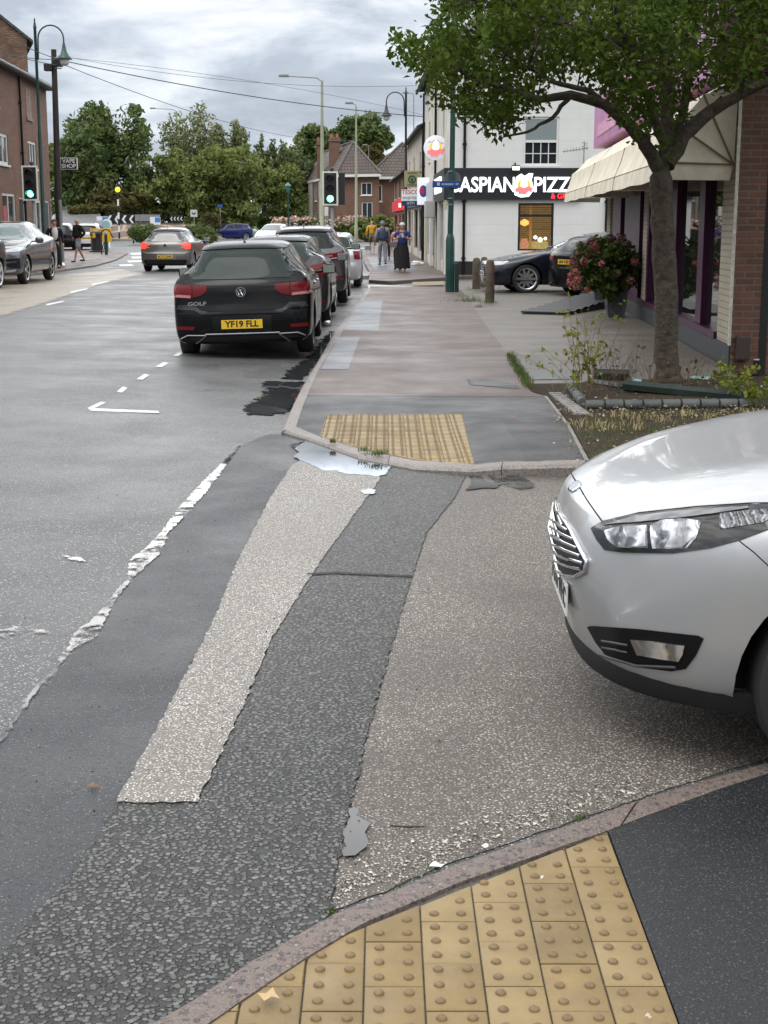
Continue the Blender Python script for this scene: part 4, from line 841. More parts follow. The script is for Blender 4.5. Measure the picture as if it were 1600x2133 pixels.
# white strip where canopy meets brick, alarm box, can
MB().box(Ln - .012, Ln + .03, -.045, -.014, .28, 3.25, mt).build('corner_trim', M('cracked_white_trim', (.5, .48, .42), .7, var=(20., .3)), r)
MB().bbox(.05, .2, -.13, -.002, .12, .40, .02, mf).build('vent_cover', M('brown_vent', (.05, .03, .025), .6), r)
cv = M('canopy_canvas', (.62, .56, .44), .75, var=(2.5, .16), bump=(3., .03)); rib = M('canopy_rib', (.16, .11, .08), .6)
def canopy(Y0, Y1, label):
    """folding quarter canopy between two distances along the shop wall"""
    c = thing('shop_canopy', label, 'awning', (SB[0], SB[1], 0), group='cream canopies over the restaurant windows')
    m_, _ = W(c, SA, SB); a, b = sx_(Y1), sx_(Y0)
    prof = [(-.03, 3.24), (-.42, 3.09), (-.73, 2.78), (-.87, 2.36)]; hub = (-.05, 2.32)
    ap = []   # slightly sagging cover
    n = 10; mb = MB()
    P = []
    for i in range(n + 1):
        row = []
        for k in range(len(prof) - 1):
            for q in range(4):
                t = q / 4; y = prof[k][0] + (prof[k + 1][0] - prof[k][0]) * t; z = prof[k][1] + (prof[k + 1][1] - prof[k][1]) * t
                s_ = math.sin(t * math.pi) * .02; row.append((y + s_ * .6, z - s_))
        row.append(prof[-1]); P.append(row)
    vs = [m_ @ Vector((a + (b - a) * i / n, p[0], p[1])) for i in range(n + 1) for p in P[i]]; k = len(P[0])
    mb.add(vs, [(i * k + j, i * k + j + 1, (i + 1) * k + j + 1, (i + 1) * k + j) for i in range(n) for j in range(k - 1)])
    for x_ in (a, b):
        rim = [(p[0], p[1]) for p in P[n if x_ == b else 0]]; h_ = m_ @ Vector((x_, *hub)); vv = [m_ @ Vector((x_, *p)) for p in rim]
        mid = [h_.lerp(v, .5) + (m_.to_3x3() @ Vector((-.03 if x_ == b else .03, 0, 0))) * math.sin(i * math.pi / 4) ** 2 for i, v in enumerate(vv)]
        mb.add([h_] + mid + vv, [(0, i + 1, i + 2) for i in range(len(vv) - 1)] + [(i + 1, len(vv) + i + 1, len(vv) + i + 2, i + 2) for i in range(len(vv) - 1)])
    mb.build('cover', cv, c, smooth=35)
    # valance with a drooping hem
    mb = MB(); path = [(a, hub[0]), (a, -.87), (b, -.87), (b, hub[0])]; pts = []
    for (x0, y0), (x1, y1) in zip(path[:-1], path[1:]):
        nn = max(2, int(math.hypot(x1 - x0, y1 - y0) / .12))
        pts += [(x0 + (x1 - x0) * t / nn, y0 + (y1 - y0) * t / nn) for t in range(nn)]
    pts.append(path[-1]); top = []; bot = []
    for i, (x_, y_) in enumerate(pts):
        w_ = .006 * math.sin(i * .4) + R.uniform(-.002, .002)
        top.append(m_ @ Vector((x_, y_ - .002, 2.345))); bot.append(m_ @ Vector((x_ + (w_ if abs(y_ + .87) > .01 else 0), y_ - .03 + w_, 2.15 + .006 * math.sin(i * .3))))
    n2 = len(pts); mb.add(top + bot, [(i, i + 1, n2 + i + 1, n2 + i) for i in range(n2 - 1)]); mb.build('valance', cv, c, smooth=60)
    mb = MB()
    for x_, o_ in ((a, -.012), (b, .012)):
        for j in (1, 2): mb.tube([m_ @ Vector((x_ + o_, *hub)), m_ @ Vector((x_ + o_, prof[j][0], prof[j][1]))], .011, n=6)
        mb.tube([m_ @ Vector((x_ + o_, *hub)), m_ @ Vector((x_ + o_, prof[3][0], prof[3][1] - .01))], .011, n=6)
        for j in range(3): pass
    for j in (1, 2): mb.tube([m_ @ Vector((a, prof[j][0] + .01, prof[j][1] - .01)), m_ @ Vector((b, prof[j][0] + .01, prof[j][1] - .01))], .01, n=6)
    mb.tube([m_ @ Vector((a, -.86, 2.35)), m_ @ Vector((b, -.86, 2.35))], .012, n=6)
    mb.build('rib', rib, c)
    return c
canopy(16.62, 21.9, 'near cream canopy with brown ribs on its fan end beside the brick pillar')
canopy(22.1, 27.2, 'middle cream canopy behind the tree trunk')
canopy(27.4, 33.4, 'far cream canopy nearest the pizza shop')
s = thing('drinks_can', 'small dark drinks can standing at the foot of the brick pillar', 'can', (4.27, 16.3, .035))
MB().lathe([(.001, 0), (.028, 0), (.033, .008), (.033, .11), (.027, .122), (.001, .122)], n=16, cap=False).build('can', M('can_dark', (.05, .02, .03), .3, metal=.6), s, smooth=40)
MB().lathe([(.0336, .095), (.0336, .11)], n=16, cap=False).build('can_band', M('can_white', (.6, .6, .6), .3), s)
# ================================================================== TREES AND PLANTS
bark = M('grey_bark', (.062, .048, .035), .9, var=(14., .5), bump=(22., .03)); bark_far = M('far_bark', (.05, .045, .038), .9, var=(3., .3))
def leafcloud(mb, c, r, n, s, rnd=R, flat=.55, up=.35):
    """n leaf quads scattered in a ball-shaped clump"""
    for _ in range(n):
        d = Vector((rnd.gauss(0, 1), rnd.gauss(0, 1), rnd.gauss(0, .8))); d = d.normalized() * r * (rnd.random() ** .45)
        p = c + d; nrm = Vector((rnd.gauss(0, 1), rnd.gauss(0, 1), rnd.gauss(up, .9))).normalized()
        a = nrm.orthogonal().normalized(); b = nrm.cross(a); t = rnd.random() * 6.28; a, b = a * math.cos(t) + b * math.sin(t), b * math.cos(t) - a * math.sin(t)
        l = s * rnd.uniform(.6, 1.25); w = l * flat
        mb.add([p - a * l, p - b * w * .8 + a * l * .1, p + a * l, p + b * w + a * l * .05], [(0, 1, 2, 3)])
def tree(name, label, px0, px1, pt, pb, Y, mats, leaf=.42, dens=1., group=None, trunkw=.35, top=None, depth=None, seed=0, droop=0., base=None):
    rnd = random.Random(seed + 11); c0, c1 = atY(px0, pb, Y), atY(px1, pb, Y); zt, zb = atY(px0, pt, Y).z, atY(px0, pb, Y).z
    gz = G(0, Y) if base is None else base
    cx, rx = (c0.x + c1.x) / 2, (c1.x - c0.x) / 2; cz, rz = (zt + zb) / 2, (zt - zb) / 2; ry = depth or min(rx, 6)
    root = thing(name, label, 'tree' if rz > 2 else 'bush', (cx, Y, gz), group=group)
    mb = MB(); vol = rx * rz; nc = max(24, int(60 + vol * 5.0 * dens)); cl = []
    lobes = [(Vector((rnd.uniform(-.62, .62) * rx, rnd.uniform(-.6, .3) * ry, rnd.uniform(-.6, .62) * rz)), rnd.uniform(.33, .55)) for _ in range(12)]
    for _ in range(nc):
        if rnd.random() < .72:
            L0, lr = rnd.choice(lobes); d = Vector((rnd.gauss(0, 1), rnd.gauss(0, 1), rnd.gauss(0, 1))).normalized() * rnd.uniform(.75, 1.)
            q = L0 + Vector((d.x * rx * lr, d.y * ry * lr, d.z * rz * lr))
        else:
            d = Vector((rnd.gauss(0, 1), rnd.gauss(0, 1), rnd.gauss(0, 1))).normalized() * rnd.random() ** .4; q = Vector((d.x * rx, d.y * ry, d.z * rz))
        e = math.sqrt((q.x / rx) ** 2 + (q.y / ry) ** 2 + (q.z / rz) ** 2)
        if e > 1: q = q / e * rnd.uniform(.9, 1.03)
        cl.append(q)
        if rnd.random() < .35 and rz > 1.5: cl.append(Vector((q.x * .9, q.y * .5, -rz * rnd.uniform(.55, 1.0))))
    cr = max(.35, min(rx, rz) * .21); cc = Vector((0, 0, cz - gz))
    for q in cl:
        c = q + cc
        if droop and q.z > -.3 * rz:
            for k in range(4): leafcloud(mb, c + Vector((0, 0, -k * cr * .9)), cr * (.75 - .12 * k), int(20 * dens), leaf * .85, rnd)
        else: leafcloud(mb, c, cr * rnd.uniform(.7, 1.3), int(60 * dens), leaf * rnd.choice((.62, .8, .95)), rnd)
    mb.build('crown', mats, root, fixn=False)
    tb = MB(); h = max(.3, zb - gz + rz * .5)
    tb.tube([(0, 0, -.1), (rnd.uniform(-.2, .2), 0, h * .5), (rnd.uniform(-.3, .3), 0, h)], [trunkw, trunkw * .8, trunkw * .5], n=8)
    for k in range(6):
        a = rnd.uniform(0, 6.28); q = Vector((math.cos(a) * rx * .6, math.sin(a) * ry * .6, cz - gz + rnd.uniform(-.2, .6) * rz))
        st = Vector((0, 0, h * rnd.uniform(.5, .95))); tb.tube([st, st.lerp(q, .5) + Vector((0, 0, .1 * rz)), q], [trunkw * .45, trunkw * .28, trunkw * .08], n=6)
    tb.build('trunk', bark_far, root, smooth=50)
    return root
lf_dark = leafmat('oak_leaves', (0.055, 0.085, 0.034), (0.110, 0.151, 0.053), (0.208, 0.222, 0.089), .35)
lf_mid = leafmat('mid_leaves', (0.085, 0.116, 0.035), (0.164, 0.203, 0.061), (0.285, 0.299, 0.109), .4)
lf_pale = leafmat('birch_leaves', (0.104, 0.129, 0.061), (0.190, 0.213, 0.101), (0.328, 0.328, 0.179), .5)
lf_wil = leafmat('willow_leaves', (.07, .095, .035), (.14, .17, .07), (.24, .26, .13), .5)
lf_brown = leafmat('autumn_undergrowth', (0.054, 0.054, 0.019), (0.102, 0.096, 0.034), (0.168, 0.120, 0.048), .6)
gt = 'trees beyond the roundabout'
tree('oak_tree', 'big dark round oak standing behind the vape shop sign', 128, 335, 203, 455, 135, lf_dark, .34, 1.25, gt, .5, seed=1)
tree('oak_tree', 'dark lower tree merging into the big oak above the ramp road', 100, 240, 270, 440, 146, lf_dark, .36, 1.0, gt, .4, seed=12)
tree('birch_tree', 'tall loose drooping birch behind the left pale lamp column', 325, 470, 212, 430, 150, lf_pale, .26, .85, gt, .3, seed=2, droop=1)
tree('birch_tree', 'thin topped birch right of the tall drooping birch', 425, 530, 236, 430, 148, lf_pale, .26, .8, gt, .3, seed=3, droop=1)
tree('green_tree', 'bright green bushy tree behind the left chevron sign', 285, 420, 318, 462, 134, lf_mid, .30, 1.15, gt, .3, seed=4)
tree('green_tree', 'broad mid green tree behind the square road sign', 390, 560, 300, 472, 130, lf_mid, .30, 1.2, gt, .35, seed=5)
tree('willow_tree', 'silvery willow behind the central lamp column', 505, 600, 270, 430, 145, lf_wil, .26, .95, gt, .3, seed=6, droop=1)
tree('willow_tree', 'lower silvery willow next to the brick house chimneys', 565, 672, 290, 430, 150, lf_wil, .26, .95, gt, .3, seed=7, droop=1)
tree('green_tree', 'dark green tree against the side of the semi-detached house', 535, 645, 340, 474, 133, lf_mid, .30, 1.15, gt, .3, seed=8)
tree('oak_tree', 'dark oak rising above the roof of the brick house', 612, 735, 262, 372, 190, lf_dark, .42, 1.2, gt, .5, seed=9)
tree('oak_tree', 'rounded dark oak top behind the second lamp column', 690, 822, 238, 380, 192, lf_dark, .42, 1.3, gt, .5, seed=10)
tree('yellowing_tree', 'yellowing tree crown between the two house roofs', 738, 812, 300, 372, 175, lf_brown, .35, 1.1, gt, .3, seed=13)
tree('undergrowth_bush', 'brown green undergrowth below the oak behind the belisha beacon', 185, 310, 385, 470, 130, lf_brown, .26, 1.2, None, .15, seed=14)
tree('undergrowth_bush', 'scrubby slope bush beside the ramp road', 150, 250, 425, 466, 126, lf_brown, .26, 1.1, None, .15, seed=15)
tree('shrub', 'low pale feathery shrub behind the right chevron sign', 380, 470, 428, 474, 131, lf_mid, .2, 1.2, None, .1, seed=16)
tree('shrub', 'grey green leafy shrub behind the blue hatchback', 455, 530, 424, 474, 131, lf_wil, .2, 1.1, None, .1, seed=17)
tree('hedge', 'clipped hedge running behind the blue hatchback', 500, 660, 446, 480, 133, lf_mid, .2, 1.6, None, .1, depth=1., seed=18)
tree('hedge', 'green hedge below the brick houses', 730, 830, 452, 500, 116, lf_mid, .2, 1.6, None, .1, depth=1., seed=19)
tree('hedge', 'dark hedge left of the centre lamp column base', 560, 745, 458, 494, 118, lf_dark, .2, 1.6, None, .1, depth=1., seed=20)
tree('shrub', 'low dark shrub mound on the near edge of the roundabout', 272, 330, 474, 500, 97, lf_dark, .14, 1.6, None, .08, seed=21)
tree('shrub', 'low dark shrub mound behind the white and yellow bollard', 378, 452, 474, 504, 97, lf_dark, .14, 1.6, None, .08, seed=22)
tree('shrub', 'yellowish bush beside the square road sign', 420, 456, 448, 482, 104, lf_brown, .14, 1.4, None, .08, seed=23)
# rose bed: pale pink flowers over the hedge
rb = thing('rose_bush', 'rose bed of pale pink blossoms in front of the brick houses', 'rose bush', (hx(650, 117.5), 117.5, G(0, 117)))
mb = MB(); rnd = random.Random(5)
for _ in range(170):
    px = rnd.uniform(565, 762); p = atY(px, rnd.uniform(450, 470) + (6 if 655 < px < 690 else 0), 116.5 + rnd.random()) - Vector(rb.location)
    leafcloud(mb, p, .14, 5, .10, rnd, .8)
o = mb.build('blossoms', M('rose_pink', (.55, .38, .34), .7, var=(.6, .3)), rb, fixn=False); o['kind'] = 'stuff'
mb = MB(); 
for k in range(60): px = 565 + k * 3.3; leafcloud(mb, atY(px, rnd.uniform(462, 484), 117.6) - Vector(rb.location), .5, 30, .16, rnd)
mb.build('foliage', lf_mid, rb, fixn=False)
# ---- street tree
T0 = at(1392, 792, .06); TY = T0.y
st = thing('street_tree', 'leafy street tree with a thick grey trunk in the planted bed', 'tree', T0)
def tp(px, py, dy=0): return atY(px, py, TY + dy) - T0
rnd = random.Random(3)
def wob(pts, k=3, a=.012):
    out = []
    for i in range(len(pts) - 1):
        for t in range(k): out.append(pts[i].lerp(pts[i + 1], t / k) + Vector((rnd.uniform(-a, a), rnd.uniform(-a, a), 0)))
    return out + [pts[-1]]
def rr(r0, r1, n): return [r0 + (r1 - r0) * i / (n - 1) for i in range(n)]
mb = MB()
tr = wob([tp(1392, 800), tp(1391, 780), tp(1387, 740), tp(1388, 640), tp(1384, 540), tp(1378, 440), tp(1377, 370), tp(1386, 310), tp(1390, 200, .1), tp(1382, 50, .1), tp(1370, -150), tp(1350, -420)], 4, .010)
rs = []
for i, p in enumerate(tr):
    t = i / (len(tr) - 1); rs.append((.17 if i < 2 else .145 if i < 5 else .125 - .02 * t if t < .55 else .12 * (1 - t) + .03) * (1 + .07 * rnd.uniform(-1, 1)))
mb.tube(tr, rs, n=18)
limbs = [([(1372, 350, 0), (1345, 300, -.1), (1310, 258, -.2), (1262, 218, -.3), (1190, 197, -.35), (1120, 208, -.4), (1040, 180, -.5), (960, 150, -.6)], .075, .02),
         ([(1262, 218, -.3), (1225, 188, -.2), (1150, 170, 0), (1080, 130, .2), (980, 60, .3)], .035, .012),
         ([(1190, 197, -.35), (1150, 245, -.4), (1100, 275, -.45), (1050, 285, -.5)], .025, .008),
         ([(1390, 345, 0), (1425, 280, .05), (1480, 232, .1), (1545, 195, .1), (1620, 160, .0), (1720, 110, .0)], .09, .03),
         ([(1392, 320, .1), (1420, 240, .4), (1440, 130, .7), (1470, -20, 1.), (1500, -200, 1.2)], .06, .02),
         ([(1385, 300, -.1), (1350, 210, -.5), (1310, 100, -.9), (1260, -30, -1.2), (1200, -200, -1.4)], .05, .015),
         ([(1385, 180, .1), (1320, 90, .6), (1220, 20, 1.), (1100, -60, 1.2)], .04, .012), ([(1385, 60, 0), (1480, -60, -.4), (1580, -180, -.6)], .04, .012),
         ([(1310, 100, -.9), (1220, 60, -1.1), (1120, 40, -1.2), (1000, 0, -1.2)], .028, .008), ([(1545, 195, .1), (1560, 120, -.2), (1590, 30, -.5), (1600, -80, -.6)], .035, .012)]
alll = []
for pts, r0, r1 in limbs:
    P = wob([tp(*q) for q in pts], 4, .015); mb.tube(P, rr(r0, r1, len(P)), n=10); alll += P
trunk = mb.build('trunk', bark, st, smooth=60)
leafm = leafmat('street_tree_leaves', (0.033, 0.061, 0.008), (0.070, 0.112, 0.015), (0.131, 0.173, 0.028), 2.2, .28)
outline = [(822, 112), (850, 150), (890, 185), (915, 215), (950, 235), (985, 285), (1030, 305), (1062, 290), (1095, 245), (1140, 205), (1180, 165), (1230, 180), (1275, 225), (1300, 262), (1335, 300), (1385, 335), (1412, 290), (1432, 222), (1470, 205), (1530, 190), (1600, 160), (1720, 130), (1860, 20), (1900, -260), (1760, -560), (1450, -760), (1150, -640), (960, -380), (905, -120), (895, 0), (905, 40), (870, 85)]
def inside(px, py):
    c = False; j = len(outline) - 1
    for i in range(len(outline)):
        (xi, yi), (xj, yj) = outline[i], outline[j]
        if (yi > py) != (yj > py) and px < (xj - xi) * (py - yi) / (yj - yi) + xi: c = not c
        j = i
    return c
crown = MB(); tw = MB(); cnt = 0
def kite(mb, p, ax, nrm, l, w):
    b = ax.cross(nrm).normalized(); f = nrm * (w * .35)
    mb.add([p, p + ax * l * .45 - b * w + f, p + ax * l, p + ax * l * .45 + b * w + f, p + ax * l * .5], [(0, 1, 4), (1, 2, 4), (2, 3, 4), (3, 0, 4)])
while cnt < 800:
    px, py = rnd.uniform(820, 1900), (rnd.uniform(-60, 340) if rnd.random() < .68 else rnd.uniform(-760, 0))
    if not inside(px, py + (28 if py > 60 else 0)): continue
    u = max(0., 1 - ((px - 1350) / 560) ** 2); low = min(1., max(.25, (330 - py) / 260)); dm = 2.3 * math.sqrt(u) * low + .25
    c = tp(px, py, rnd.uniform(-dm, dm)); cnt += 1; cr = rnd.uniform(.11, .24)
    n = int(48 * (cr / .2) ** 1.5) + 8
    for _ in range(n):
        d = Vector((rnd.gauss(0, 1), rnd.gauss(0, 1), rnd.gauss(0, 1))).normalized() * cr * rnd.random() ** .4
        ax = Vector((rnd.gauss(0, 1), rnd.gauss(0, 1), rnd.gauss(-.7, .8))).normalized(); nrm = Vector((rnd.gauss(0, .8), rnd.gauss(0, .8), 1)); nrm = (nrm - ax * nrm.dot(ax)).normalized()
        kite(crown, c + d, ax, nrm, rnd.uniform(.035, .095), rnd.uniform(.014, .034))
    if cnt % 2 == 0:
        q = min(alll[::2], key=lambda a: (a - c).length)
        if (q - c).length < 1.5: tw.tube([q, q.lerp(c, .5) + Vector((0, 0, .06)), c], [.011, .007, .003], n=4, cap=False)
crown.build('crown', leafm, st, fixn=False); tw.build('twigs', bark, st, fixn=False)
# ---- planted bed
bed = thing('bed_edging', 'planted bed edging of grey half log rolls around the street tree', 'garden edging', at(1380, 850, .03))
bo = Vector(bed.location); mb = MB(); mt_log = M('weathered_edging', (.07, .074, .07), .7, var=(6., .35), bump=(30., .006))
def bp(px, py, dz=0): return at(px, py, .03) - bo + Vector((0, 0, dz))
def roll(a, b, r, gap=.12):
    n = int((b - a).length / gap); mb2 = MB()
    for k in range(n): mb2.cyl(a.lerp(b, (k + .06) / n), a.lerp(b, (k + .94) / n), r * R.uniform(.92, 1.04), n=12)
    return mb2
roll(bp(1218, 853, .04), bp(1575, 850, .04), .048, .17).build('front_roll', mt_log, bed, smooth=40)
roll(bp(1187, 812, .04), bp(1214, 848, .04), .045, .2).build('side_roll', mt_log, bed, smooth=40)
tbm = M('dark_green_timber', (.012, .024, .018), .6, var=(5., .4), bump=(20., .006))
a, b = bp(1300, 822, .02), bp(1545, 838, .0); d = (b - a).normalized()
MB().tube([a + Vector((0, 0, .07)), b + Vector((0, 0, .05))], .055, n=6).build('timber_rail', tbm, bed)
MB().tube([bp(1236, 795, .08), bp(1310, 797, .08)], .06, n=6).build('timber_rail', tbm, bed)
MB().tube([bp(1240, 803, .02), bp(1290, 815, .04), bp(1420, 818, .04)], .05, n=6).build('timber_rail', tbm, bed)
sheet('soil', [(1200, 806), (1240, 794), (1560, 800), (1570, 848), (1218, 850)], .03, soil_m, dz=.03, step=1, label='raised soil of the planted bed')
yl = leafmat('yellow_green_leaves', (.10, .13, .02), (.19, .22, .035), (.30, .28, .06), 6., .3); dry = M('dry_stems', (.11, .065, .04), .8, var=(20., .4)); gst = M('green_stems', (.10, .12, .04), .7)
def stems(name, label, cat, base, n, h, spread, leafn, lm, sm, lean=(0, 0), seed=0, rad_=.004, ls=.03, branch=2):
    r = thing(name, label, cat, base); rn = random.Random(seed); mb = MB(); lb = MB(); heads = []
    for k in range(n):
        p0 = Vector((rn.gauss(0, spread), rn.gauss(0, spread * .6), 0)); hh = h * rn.uniform(.45, 1.05); dv = Vector((lean[0] + rn.gauss(0, .22), lean[1] + rn.gauss(0, .2), 1)).normalized()
        pts = [p0]; 
        for q in range(5): dv = (dv + Vector((rn.gauss(0, .16), rn.gauss(0, .16), rn.gauss(0, .04)))).normalized(); pts.append(pts[-1] + dv * hh / 5)
        mb.tube(pts, rr(rad_, rad_ * .4, 6), n=4, cap=False)
        for q in range(branch):
            s_ = pts[rn.randint(2, 4)]; e = s_ + Vector((rn.gauss(0, 1), rn.gauss(0, 1), abs(rn.gauss(.6, .5)))).normalized() * hh * rn.uniform(.12, .3)
            mb.tube([s_, e], [rad_ * .6, rad_ * .3], n=3, cap=False); heads.append(e)
            for _ in range(leafn // 2): leafcloud(lb, s_.lerp(e, rn.random()), ls * .8, 1, ls, rn, .6)
        for _ in range(leafn): leafcloud(lb, pts[rn.randint(1, 5)], ls * 1.6, 1, ls, rn, .6)
    mb.build('stems', sm, r, fixn=False)
    if lb.v: lb.build('leaves', lm, r, fixn=False)
    return r
B_ = lambda px, py: at(px, py, .05)
stems('rose_shrub', 'straggly thorny shrub with yellow green leaves at the left end of the bed', 'shrub', B_(1222, 822), 17, .95, .10, 8, yl, dry, (-.1, 0), 1, ls=.03)
stems('rose_shrub', 'long arching bramble shoot reaching left over the pavement edge', 'shrub', B_(1212, 826), 3, .85, .03, 9, yl, gst, (-.75, 0), 22, ls=.028)
stems('dead_shrub', 'leafless brown stems between the shrub and the tree trunk', 'dead plant', B_(1268, 815), 22, .62, .17, 1, lf_brown, dry, (.1, 0), 2, .003)
stems('dead_shrub', 'dry brown twigs crowding the left foot of the trunk', 'dead plant', B_(1342, 806), 22, .5, .12, 1, lf_brown, dry, (0, 0), 3, .003)
stems('dead_shrub', 'dry brown twigs at the right foot of the trunk', 'dead plant', B_(1432, 806), 20, .42, .14, 1, lf_brown, dry, (.15, 0), 4, .003)
stems('weed', 'yellow green weed at the right end of the bed rail', 'weed', B_(1530, 832), 7, .42, .05, 14, yl, gst, (.05, 0), 5, ls=.028)
stems('weed', 'small weed behind the right end of the bed', 'weed', B_(1500, 800), 5, .25, .05, 10, yl, gst, (0, 0), 6, ls=.024)
stems('weed', 'green weed by the grass at the right edge of the bed', 'weed', B_(1590, 845), 8, .3, .08, 16, yl, gst, (0, 0), 61, ls=.03)
def tufts(name, label, pts, n, h, mat, seed=0, dz=.035, pal=.06):
    mb = MB(); rn = random.Random(seed)
    for px, py, sp in pts:
        c = at(px, py, dz)
        for _ in range(n):
            p = c + Vector((rn.gauss(0, sp), rn.gauss(0, sp), 0)); a = rn.random() * 6.28; d = Vector((math.cos(a), math.sin(a), 0)); hh = h * rn.uniform(.4, 1.2); w = d.orthogonal().normalized() * .0035; l = d * hh * rn.uniform(.1, .9)
            mb.add([p - w, p + w, p + l * .5 + Vector((0, 0, hh * .7)) + w * .7, p + l * .5 + Vector((0, 0, hh * .7)) - w * .7, p + l + Vector((0, 0, hh))], [(0, 1, 2, 3), (3, 2, 4)])
    o = mb.build(name, mat, fixn=False); o['kind'] = 'stuff'; o['label'] = label; return o
straw = M('straw', (.32, .25, .12), .8, var=(3., .3)); gb = leafmat('grass_blades', (.04, .07, .015), (.08, .12, .03), (.16, .18, .06), 3.)
tufts('dry_grass', 'straw coloured dead grass tufts on the bare soil', [(1215, 885, .09), (1240, 893, .1), (1262, 890, .1), (1290, 868, .05), (1325, 893, .04), (1380, 880, .06), (1480, 876, .08), (1560, 862, .1), (1430, 868, .05), (1340, 875, .08)], 26, .065, straw, 1)
rn0 = random.Random(9); tufts('grass', 'thin green and yellow grass on the verge', [(rn0.uniform(1480, 1750), rn0.uniform(800, 880), .2) for _ in range(40)] + [(1205 + (y_ - 855) * .62 + rn0.uniform(0, 260), y_, .12) for y_ in [rn0.uniform(858, 955) for _ in range(40)]], 34, .03, gb, 2)
tufts('grass', 'weeds growing along the pavement edge', [(1062 + k * 3.4, 742 + k * 5.4, .03) for k in range(13)] + [(985, 622, .12), (965, 618, .12), (975, 628, .1), (998, 640, .05), (1060, 612, .15)], 60, .07, gb, 3)
tufts('grass', 'grass tufts in the far kerb joint', [(757, 940, .02), (790, 946, .03), (783, 948, .03), (694, 922, .012)], 60, .035, gb, 4, .0)
tufts('moss', 'mossy grass in the near kerb joint', [(880, 1836, .03), (905, 1822, .02), (845, 1850, .02), (1215, 1702, .012), (1205, 1706, .015), (690, 1900, .008)], 26, .008, gb, 5, -.045)
tufts('grass', 'tufts round the bollard feet', [(995, 604, .25), (1020, 632, .12), (960, 628, .2), (990, 628, .15)], 80, .10, gb, 6)
lb = MB(); rn = random.Random(8)
for _ in range(1300):
    px, py = rn.uniform(1150, 1640), rn.choice([rn.gauss(858, 5), rn.uniform(850, 970), rn.uniform(795, 850)])
    p = at(px, py, .045 if py > 850 else .07); leafcloud(lb, p, .01, 1, rn.uniform(.008, .02), rn, .7, 2.)
o = lb.build('leaf_litter', leafmat('litter', (.10, .06, .03), (.25, .19, .12), (.5, .45, .36), 25., .1), fixn=False); o['kind'] = 'stuff'; o['label'] = 'fallen leaves and petals on the soil'
# a few single fallen leaves
def fallen(px, py, label, col, s=.03, dz=None):
    p = at(px, py, dz) + Vector((0, 0, .012)); mb = MB(); a = R.random() * 6
    pts = [(math.cos(a + t) * s * (1 if i % 2 else .6), math.sin(a + t) * s * (1 if i % 2 else .6)) for i, t in enumerate([k * math.pi / 4 for k in range(8)])]
    mb.add([(0, 0, .006)] + [(x, y, .004 * (i % 3)) for i, (x, y) in enumerate(pts)], [(0, i + 1, (i + 1) % 8 + 1) for i in range(8)])
    o = mb.build('fallen_leaf', M('leaf_' + '%d' % (col[0] * 99), col, .7), fixn=False); o.location = p; tag(o, label, 'leaf'); return o
fallen(195, 1645, 'small brown leaf on the grey road lower left', (.16, .08, .04), .02); fallen(560, 2086, 'torn tan leaf lying across two tactile blocks at the bottom', (.42, .28, .14), .026, 0.006)
fallen(1350, 2130, 'pale fleck of leaf on the black asphalt', (.5, .45, .35), .008, .0); fallen(910, 1812, 'white scrap against the near kerb beside the moss', (.6, .6, .56), .022)
fallen(1010, 1772, 'small white stone against the near kerb', (.62, .6, .56), .013); fallen(1128, 1838, 'small white chip on the tactile blocks', (.6, .6, .55), .007, .006)
fallen(1068, 872, 'reddish leaf on the dark far asphalt', (.3, .12, .06), .02, .03); fallen(1165, 975, 'green leaf below the far kerb end', (.10, .2, .04), .035); fallen(913, 1545, 'dull grey leaf on the pale worn road', (.12, .12, .10), .018)
tg = MB(); p0 = at(812, 1728); q0 = at(884, 1730); tg.tube([p0 + Vector((0, 0, .012)), p0.lerp(q0, .5) + Vector((0, -.01, .014)), q0 + Vector((0, 0, .012))], [.002, .0035, .002], n=5)
tag(tg.build('twig', M('twig_dark', (.03, .025, .02), .8)), 'thin dark twig lying on the pale worn road', 'twig')
# ---- hydrangea in its pots
potm = M('grey_pot', (.075, .085, .095), .45, var=(3., .2))
def pot(label, px, py, h, w, nm='plant_pot'):
    b = at(px, py, .032); r = thing(nm, label, 'plant pot', b); s1, s0 = w / 2, w * .36
    mb = MB()
    def ring(s, z, i=0.): return [(-s + i, -s + i, z), (s - i, -s + i, z), (s - i, s - i, z), (-s + i, s - i, z)]
    vs = ring(s0, 0) + ring(s1, h - .03) + ring(s1 + .01, h - .03) + ring(s1 + .01, h) + ring(s1 - .03, h) + ring(s1 - .03, h - .08)
    mb.add(vs, [(3, 2, 1, 0)] + [(4 * k + i, 4 * k + (i + 1) % 4, 4 * k + 4 + (i + 1) % 4, 4 * k + 4 + i) for k in range(5) for i in range(4)])
    mb.build('body', potm, r, smooth=20)
    mb = MB(); mb.quad(*[Vector(v) for v in ring(s1 - .03, h - .06)]); mb.build('compost', soil_m, r); return r, b
hp, hb = pot('tall grey tapered pot holding the hydrangea beside the shop wall', 1281, 660, .62, .40)
pot('second grey tapered pot half hidden behind the front one', 1252, 640, .55, .38)
hy = thing('hydrangea', 'large hydrangea bush with fading crimson flower heads in the grey pot', 'hydrangea', hb); rn = random.Random(4); HY = hb.y
def hpnt(px, py, dy=0): return atY(px, py, HY + dy) - hb
mb = MB(); sb = MB(); fl = []
lfh = leafmat('hydrangea_leaves', (0.018, 0.034, 0.010), (0.048, 0.072, 0.017), (0.108, 0.120, 0.030), 5., .2)
for _ in range(150):
    a = rn.random() * 6.28; q = rn.random() ** .5; px, py = 1264 + 66 * q * math.cos(a), 556 + 58 * q * math.sin(a); c = hpnt(px, py, rn.uniform(-.5, .4)); leafcloud(mb, c, .13, 16, .07, rn, .6)
mb.build('foliage', lfh, hy, fixn=False)
